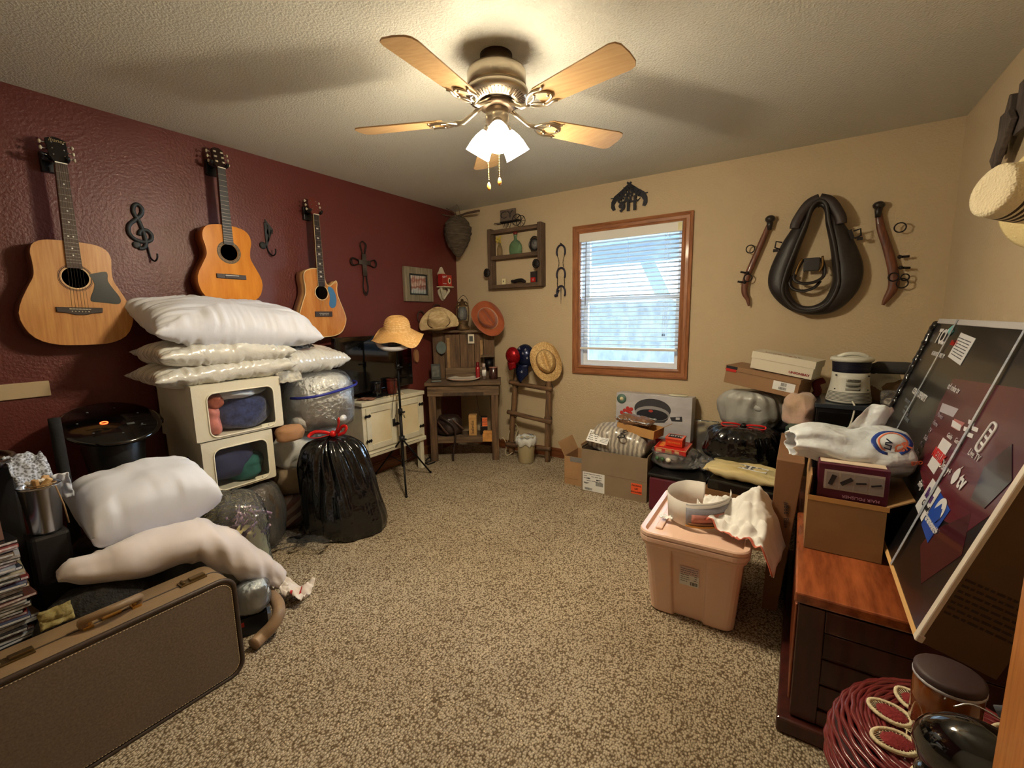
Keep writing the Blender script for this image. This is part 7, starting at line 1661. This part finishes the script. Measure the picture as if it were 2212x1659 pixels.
def tt(s_, px, py, size, mt, spin=0., sx=1., y=.004, nm='lettering', bold=0.): x, z = TB(px, py); return text(s_, size, tvb, mt, (x, -y, z), rot=(PI/2, spin, 0), sx=sx, name=nm, bold=bold)
q = [TB(*p) for p in ((2074, 726), (2104, 738), (2078, 781), (2056, 767))]
g = G()
for k in range(7):
    t0 = (k+.5)/7
    for s0, s1 in ((.05, .45), (.5, .95)):
        a = Vector(q[0]).lerp(Vector(q[1]), s0).lerp(Vector(q[3]).lerp(Vector(q[2]), s0), t0); b = Vector(q[0]).lerp(Vector(q[1]), s1).lerp(Vector(q[3]).lerp(Vector(q[2]), s1), t0)
        g.cyl((a.x, -.0042, a.y), (b.x, -.0042, b.y), .0016, n=4)
g.obj('sticker_print', M('grey_print', (90, 90, 94), .7), tvb, weld=False)
tt('TCL', 2036, 729, .085, TW_, bold=.003); tt('4K UHD HDR SMART TV', 2028, 767, .026, TW_, sx=.7)
tq([(2050, 712), (2061, 703), (2062, 716), (2051, 728)], M('cyan_print', (110, 190, 190), .3), 'cyan_mark', .003)
tt('Roku TV', 2063, 742, .03, TRD, sx=.8); tt('COLOR DENSITY', 1988, 853, .036, TW_, sx=.9, bold=.001)
for i, (x, y) in enumerate(((1962, 867), (1962, 882), (1958, 893), (1960, 906))): tt(['VIVID COLOR', 'GAME MODE', 'DOLBY AUDIO', 'WIDE RANGE'][i], x, y, .020, M('tv_dim_print', (120, 126, 134), .4), sx=.8)
tt('tcl roku tv', 2063, 840, .032, TW_)
for i, (x, y) in enumerate(((2034, 899), (2024, 916), (2012, 931), (2003, 947), (1994, 962), (1985, 977))): tt(['Movies', 'Home', 'TV', 'Kids', 'Free', 'Apps'][i], x, y, .024, M('tv_dim_print2', (150, 140, 150), .4))
tq([(2038, 871), (2073, 884), (2061, 902), (2031, 889)], M('tv_grey_tile', (160, 156, 166), .35), 'tile_print')
hm = tq([(2064, 905), (2087, 914), (2073, 932), (2056, 922)], M('tv_pink_tile', (156, 90, 90), .35), 'house_roof'); tq([(2061, 908), (2080, 920), (2076, 932), (2058, 921)], TW_, 'house_print', .003)
for x, y in ((2102, 914), (2092, 929), (2099, 941), (2110, 928)): tq([(x-6, y-7), (x+7, y-2), (x+4, y+7), (x-8, y+2)], TW_, 'plus_print', .003)
x, z = TB(2134, 946); a_ = TB(2152, 922); b_ = TB(2120, 968); dv = Vector(a_)-Vector(b_); an = math.atan2(dv.y, dv.x); L_ = dv.length
T = Matrix.Translation((x, -.003, z)) @ Matrix.Rotation(-an, 4, 'Y')
g = G(); g.tube([(px_, 0, pz_) for px_, pz_ in rrect(L_*1.25, L_*.62, L_*.2, 5)], .004, 6, closed=True, T=T)
for k in (-1, 0, 1): g.box((k*L_*.3, 0, 0), (L_*.11, .002, L_*.36), T=T)
g.obj('remote_icon', TW_, tvb, weld=False)
tt('Guide', 2055, 944, .022, TW_); tt('Live TV', 2108, 985, .028, TW_); tt('Games', 2073, 956, .022, TW_)
tq([(2040, 946), (2059, 961), (2020, 1026), (2006, 1006)], TW_, 'channel_tile', .003); tt('NETFLIX', 2031, 986, .040, TRD, .0, .8, .0045, bold=.002)
tt('Disney+', 2046, 1012, .040, TW_, sx=.8)
tq([(2018, 1034), (2036, 1061), (1994, 1128), (1980, 1094)], TW_, 'channel_tile', .003); tt('Roku', 2012, 1072, .042, M('tv_purple_print', (80, 50, 110), .35), 0, .8, .0045, bold=.002); tt('Channel', 2003, 1094, .028, INK, 0, .8, .0045)
tq([(2035, 1065), (2056, 1103), (2007, 1174), (1993, 1133)], TB_, 'channel_tile', .003)
x, z = TB(2034, 1103); g = G(); g.prism([(x+.036*math.cos(a), z+.036*math.sin(a)) for a in [2*PI*i/24 for i in range(24)]], -.0052, -.0042); g.obj('arc_emblem', TW_, tvb)
g = G(); g.prism([(x-.034, z-.014), (x-.004, z+.018), (x+.010, z+.004), (x+.016, z+.010), (x+.034, z-.014), (x+.02, z-.036), (x-.02, z-.036)], -.0062, -.0052); g.obj('peak_emblem', TB_, tvb); tt('Paramount+', 2015, 1132, .030, TW_, 0, .9, .0045, bold=.001)
x, z = TB(2068, 1030); g = G(); g.prism([(x+.021*math.cos(a)*(1-.12*abs(math.sin(a))), z+.023*math.sin(a)*(1-.1*math.cos(2*a))) for a in [2*PI*i/24 for i in range(24)]], -.0042, -.0032); g.prism([(x+.002, z+.026), (x+.012, z+.036), (x+.010, z+.028)], -.0042, -.0032); g.obj('fruit_emblem', TW_, tvb, weld=False)
tt('tv', 2082, 1043, .062, TW_, bold=.002); tt('sling', 1992, 1047, .034, TW_, sx=.8)
STP = M('clear_band', (190, 198, 214), .12, coat=1., spec=.8)
xa = TB(2079, 681)[0]; xb = TB(1932, 944)[0]; xc = TB(2212, 729)[0]; xd = TB(1966, 1158)[0]
for xu, xl in ((xa, xb), (xc, xd)):
    z_t = TH_ if xu is xa else TB(2212, 729)[1]+.3
    zl = TB(1932, 944)[1] if xu is xa else TB(1966, 1158)[1]
    zu = TH_ if xu is xa else TB(2212, 729)[1]
    sl_ = (xu-xl)/(zu-zl)
    f_ = lambda z: xl+(z-zl)*sl_
    G().prism([(f_(.012)-.008, .012), (f_(.012)+.008, .012), (f_(TH_)+.008, TH_), (f_(TH_)-.008, TH_)], -.0075, -.0065).obj('plastic_band', STP, tvb)
g = G(); pp_ = [Vector((-.012+.016*nz((k*.5, 0, 0)), -.004, TH_-.02-.012*k)) for k in range(56)]; g.tube(pp_, [.016+.012*abs(nz((k*.7, 3, 0))) for k in range(56)], 10, flat=.8)
g.obj('bunched_film', M('black_bunched_film', (12, 12, 14), .15, bump=.8, bs=60, coat=.6), tvb)
# near end of the carton: faint print
eT = Matrix.Translation((TL_+.0012, 0, 0)) @ Matrix.Rotation(PI/2, 4, 'Z')
g = G(); random.seed(9)
for i in range(7):
    x = .012
    while x < .13: w_ = random.uniform(.006, .02); g.b2((x, -.0006, .10+i*.016), (min(x+w_, .138), 0, .106+i*.016), 0, eT); x += w_+.004
g.obj('end_print_lines', M('dark_brown_print', (52, 38, 26), .8), tvb, weld=False)
g = G(); g.b2((.06, -.0006, .42), (.125, 0, .50), 0, eT); g.b2((.066, -.0012, .428), (.119, -.0006, .492), 1, eT); g.obj('end_sticker', [M('pale_outline', (130, 112, 80), .8), M('tv_cardboard2', (92, 68, 42), .75)], tvb, weld=False)
# ---------------- right wall: knitted hat and driftwood
hk = thing('straw_hat', 'cream bucket style straw hat with dark stripes hanging on the right wall', 'hat', (3.625, -1.62, 1.71), (0, 0, 0))
hk.scale = (.80, .80, .80)
hk.rotation_euler = face(Vector((-.88, -.48, .10)))
KN = bpy.data.materials.new('striped_straw'); KN.use_nodes = True; kn = KN.node_tree.nodes; kl = KN.node_tree.links
tc = kn.new('ShaderNodeTexCoord'); sx_ = kn.new('ShaderNodeSeparateXYZ'); kl.new(tc.outputs['Object'], sx_.inputs[0]); mr = kn.new('ShaderNodeMapRange'); mr.inputs[1].default_value = -.11; mr.inputs[2].default_value = .09; kl.new(sx_.outputs[2], mr.inputs[0])
r_ = kn.new('ShaderNodeValToRGB'); r_.color_ramp.interpolation = 'CONSTANT'; kl.new(mr.outputs[0], r_.inputs[0])
cr1, cr2 = lin((228, 214, 178)), lin((66, 50, 38)); r_.color_ramp.elements[0].color = cr1; r_.color_ramp.elements[1].position = .9999; r_.color_ramp.elements[1].color = cr1
for p_, c_ in ((.26, cr2), (.32, cr1), (.37, cr2), (.43, cr1), (.48, cr2), (.54, cr1), (.59, cr2), (.65, cr1)): e_ = r_.color_ramp.elements.new(p_); e_.color = c_
kl.new(r_.outputs[0], kn['Principled BSDF'].inputs['Base Color']); kn['Principled BSDF'].inputs['Roughness'].default_value = .85
kv = kn.new('ShaderNodeTexVoronoi'); kv.inputs['Scale'].default_value = 110; kl.new(tc.outputs['Object'], kv.inputs[0]); kb = kn.new('ShaderNodeBump'); kb.inputs['Distance'].default_value = .004; kl.new(kv.outputs[0], kb.inputs['Height']); kl.new(kb.outputs[0], kn['Principled BSDF'].inputs['Normal'])
def crown(u, v):
    a = 2*PI*u; t = v
    if t < .3: r = .092*(t/.3)**.6; z = .085-.012*(t/.3)**2 - .010*math.exp(-((t)/.12)**2)
    else: q = (t-.3)/.7; r = .092+.016*math.sin(q*PI/2); z = .073-.185*q
    r *= 1+.05*math.sin(2*a+.6)
    if t > .3: r -= .014*math.exp(-((a-2.4)/.4)**2)*(1-(t-.3))
    return Vector((r*math.cos(a)*.96, r*math.sin(a)*1.04, z))
g = G(); g.grid(crown, 48, 30, cu=True); g.obj('hat_crown', KN, hk, solid=.003)
g = G(); g.grid(lambda u, v: Vector(((.108+.095*v)*math.cos(2*PI*u)*.96, (.108+.095*v)*math.sin(2*PI*u), -.112-.02*v+.03*v*v*math.sin(2*PI*u))), 56, 10, cu=True); g.obj('hat_brim', M('cream_knit', (224, 204, 150), .9, bump=.9, bs=90, bd=.005), hk, solid=.004)
dw = thing('driftwood_decoration', 'weathered grey wood plank decoration on the right wall above the hat', 'wall decoration', (3.79, -.79, 1.945), -PI/2)
DW = wood('grey_driftwood', (104, 92, 84), (58, 50, 46), 'z', 6, .9, 0, 9, .8)
G().b2((-.03, -.02, .06), (.05, .0, .24)).obj('wood_plank', DW, dw, bevel=.004)
G().prism([(.05, .10), (.12, .20), (.13, .27), (.10, .285), (.055, .20)], -.03, 0).obj('wood_plank', DW, dw, bevel=.003)
G().box((0, 0, 0), (.08, .022, .22), T=Matrix.Translation((.12, -.035, .10)) @ Matrix.Rotation(.75, 4, 'Y')).obj('wood_plank', DW, dw, bevel=.004)
G().b2((.16, -.02, .10), (.30, 0, .30)).obj('wood_plank', DW, dw, bevel=.004)
# ---------------- wicker stool, doily, jar, black ornament
WK = M('oxblood_wicker', (112, 34, 36), .28, coat=.4)
wk = thing('wicker_stool', 'round dark red wicker stool in the right foreground', 'stool', (3.415, -2.60, 0), 0)
g = G(); rr_ = .014; k = 0
while rr_ < .165:
    n = 60; nn_ = 24
    g.tube([(rr_*math.cos(2*PI*i/n), rr_*math.sin(2*PI*i/n), .492+.0022*math.sin(nn_*2*PI*i/n*.5*(1)+k*PI)) for i in range(n)], .0046, 5, closed=True); rr_ += .0072; k += 1
for j in range(9):
    n = 72; a0 = j/9*PI*.62
    rj, zj = .165+.040*math.sin(a0), .492-.055*(1-math.cos(a0))-.006*j
    g.tube([((rj+.002*math.sin(18*2*PI*i/n+j*PI))*math.cos(2*PI*i/n), (rj+.002*math.sin(18*2*PI*i/n+j*PI))*math.sin(2*PI*i/n), zj) for i in range(n)], .0055, 6, closed=True)
g.obj('woven_top', WK, wk, weld=False)
G().lathe([(0, .478), (.165, .478), (.195, .46), (.196, .40), (0, .39)], 40).obj('seat_core', M('dark_wicker_core', (44, 14, 16), .8), wk)
g = G()
for j in range(7): g.tube([((.199+.003*math.sin(20*2*PI*i/80+j*PI))*math.cos(2*PI*i/80), (.199+.003*math.sin(20*2*PI*i/80+j*PI))*math.sin(2*PI*i/80), .428-j*.009) for i in range(80)], .0052, 5, closed=True)
g.obj('woven_apron', WK, wk, weld=False)
for a in (.6, 2.2, 3.75, 5.3):
    G().cyl((.165*math.cos(a), .165*math.sin(a), .40), (.185*math.cos(a), .185*math.sin(a), 0), .016, .014, 12).obj('leg', M('red_stool_leg', (104, 30, 28), .3, coat=.3), wk)
# doily with red flowers
dl = thing('crochet_doily', 'cream crochet doily edged with dark red flower motifs on the wicker stool', 'doily', (3.432, -2.625, .500), (0, 0, 0))
CR = M('cream_crochet', (226, 212, 176), .9, bump=.6, bs=200)
FR = M('dark_red_crochet', (130, 34, 36), .9, bump=.8, bs=140, bd=.004)
g = G(); R0 = .098
for r in [.012+.0108*i for i in range(9)]: g.tube([((r+.0015*math.sin(12*t))*math.cos(t), (r+.0015*math.sin(12*t))*math.sin(t), .002) for t in [2*PI*i/60 for i in range(60)]], .0013, 4, closed=True)
for i in range(32):
    for s_ in (-1, 1): g.tube([((.012+.088*q)*math.cos(2*PI*i/32+s_*q*.5), (.012+.088*q)*math.sin(2*PI*i/32+s_*q*.5), .003) for q in [j/7 for j in range(8)]], .0011, 4)
g.obj('net_centre', CR, dl, weld=False)
for i in range(10):
    a = 2*PI*i/10+.28; c_ = Vector((.123*math.cos(a), .123*math.sin(a), 0)); T = Matrix.Translation(c_) @ Matrix.Rotation(a, 4, 'Z')
    if (c_+dl.location-Vector((3.415, -2.6, .5))).length > .30: continue
    g = G(); g.tube([(.036*math.cos(t)*(1+.12*math.cos(t)), .027*math.sin(t), .003) for t in [2*PI*j/30 for j in range(30)]], .0042, 6, closed=True, T=T)
    for j in range(30):
        t = 2*PI*j/30; g.cyl((.022*math.cos(t), .017*math.sin(t), .003), (.036*math.cos(t)*(1+.12*math.cos(t)), .027*math.sin(t), .003), .001, n=4, T=T)
    pe = g.obj('petal_edge', CR, dl, weld=False)
    g = G(); g.sph((0, 0, .003), .0275, 20, T=T, sc=(1, .75, .16), fn=lambda d: 1+.07*math.sin(11*math.atan2(d.y, d.x))); g.obj('flower', FR, pe)
cj = jar('candle_jar', 'amber glass candle jar with dark wooden lid on the crochet doily', (3.395, -2.575, .5045), .053, .128, (120, 66, 26), M('dark_wood_lid', (58, 40, 40), .6, bump=.2, bs=30), M('amber_glass', (132, 72, 26), .08, trans=.35, coat=.6), cat='candle')
g = G(); g.lathe([(.052, .106), (.055, .108), (.055, .113), (.052, .114)], 30); g.obj('glass_rim', M('clear_rim', (180, 180, 190), .08, spec=.8), cj)
tag(G().sph((0, 0, .036), .036, 22, sc=(.56, .14, 1)).obj('wooden_oval', M('amber_wood', (150, 96, 42), .3, coat=.4), loc=(3.366, -2.640, .503), rot=(.25, 0, 1.2)), 'small amber wooden oval leaning on the candle jar', 'ornament')
BG = M('black_ceramic', (7, 7, 8), .05, coat=1.)
bt = thing('black_ornament', 'glossy black rounded ceramic ornament at the bottom right corner on the stool', 'ornament', (3.405, -2.735, .505), (0, 0, -.55))
G().sph((0, 0, .075), .072, 36, sc=(1.25, .85, 1.0), fn=lambda d: 1+.12*d.x*d.z).sph((-.02, -.02, .02), .05, 20, sc=(1.1, 1, .4)).obj('ornament_body', BG, bt, weld=False)
g = G(); g.sph((.115, .02, .118), .034, 24, sc=(.55, 1, 1)); g.tube(spline([(.05, 0, .11), (.09, .01, .118), (.118, .02, .118)], 4), .016, 12); g.obj('ornament_disc', BG, bt)
G().tube(spline([(-.05, .03, .13), (-.03, .045, .145), (.01, .05, .142), (.05, .05, .125)], 5), .0016, 5).obj('thin_wire', CHROME, bt)
tag(crumple(12, 12, .16, .10, .012, 301, lambda p, u, v: Vector((p.x, p.z*.6, p.y)), sc=3).obj('denim_cloth', M('grey_denim', (88, 88, 96), .85, bump=.4, bs=100), loc=(3.56, -2.57, .56), rot=(.1, -.5, -.4), solid=.006), 'grey denim cloth edge between candle jar and oak cabinet', 'cloth')
oc = thing('oak_cabinet', 'tall oak cabinet side at the right edge of the foreground', 'cabinet', (3.384, -3.30, 0), 0)
OKC = wood('oak_cabinet_wood', (196, 130, 66), (164, 98, 42), 'z', 7, .45, .25, 18, .15)
G().b2((0, 0, 0), (.41, .46, 1.9)).obj('cabinet_body', OKC, oc, bevel=.004); G().b2((-.012, -.012, 1.9), (.42, .47, 1.93)).obj('cabinet_top', OKC, oc, bevel=.004)
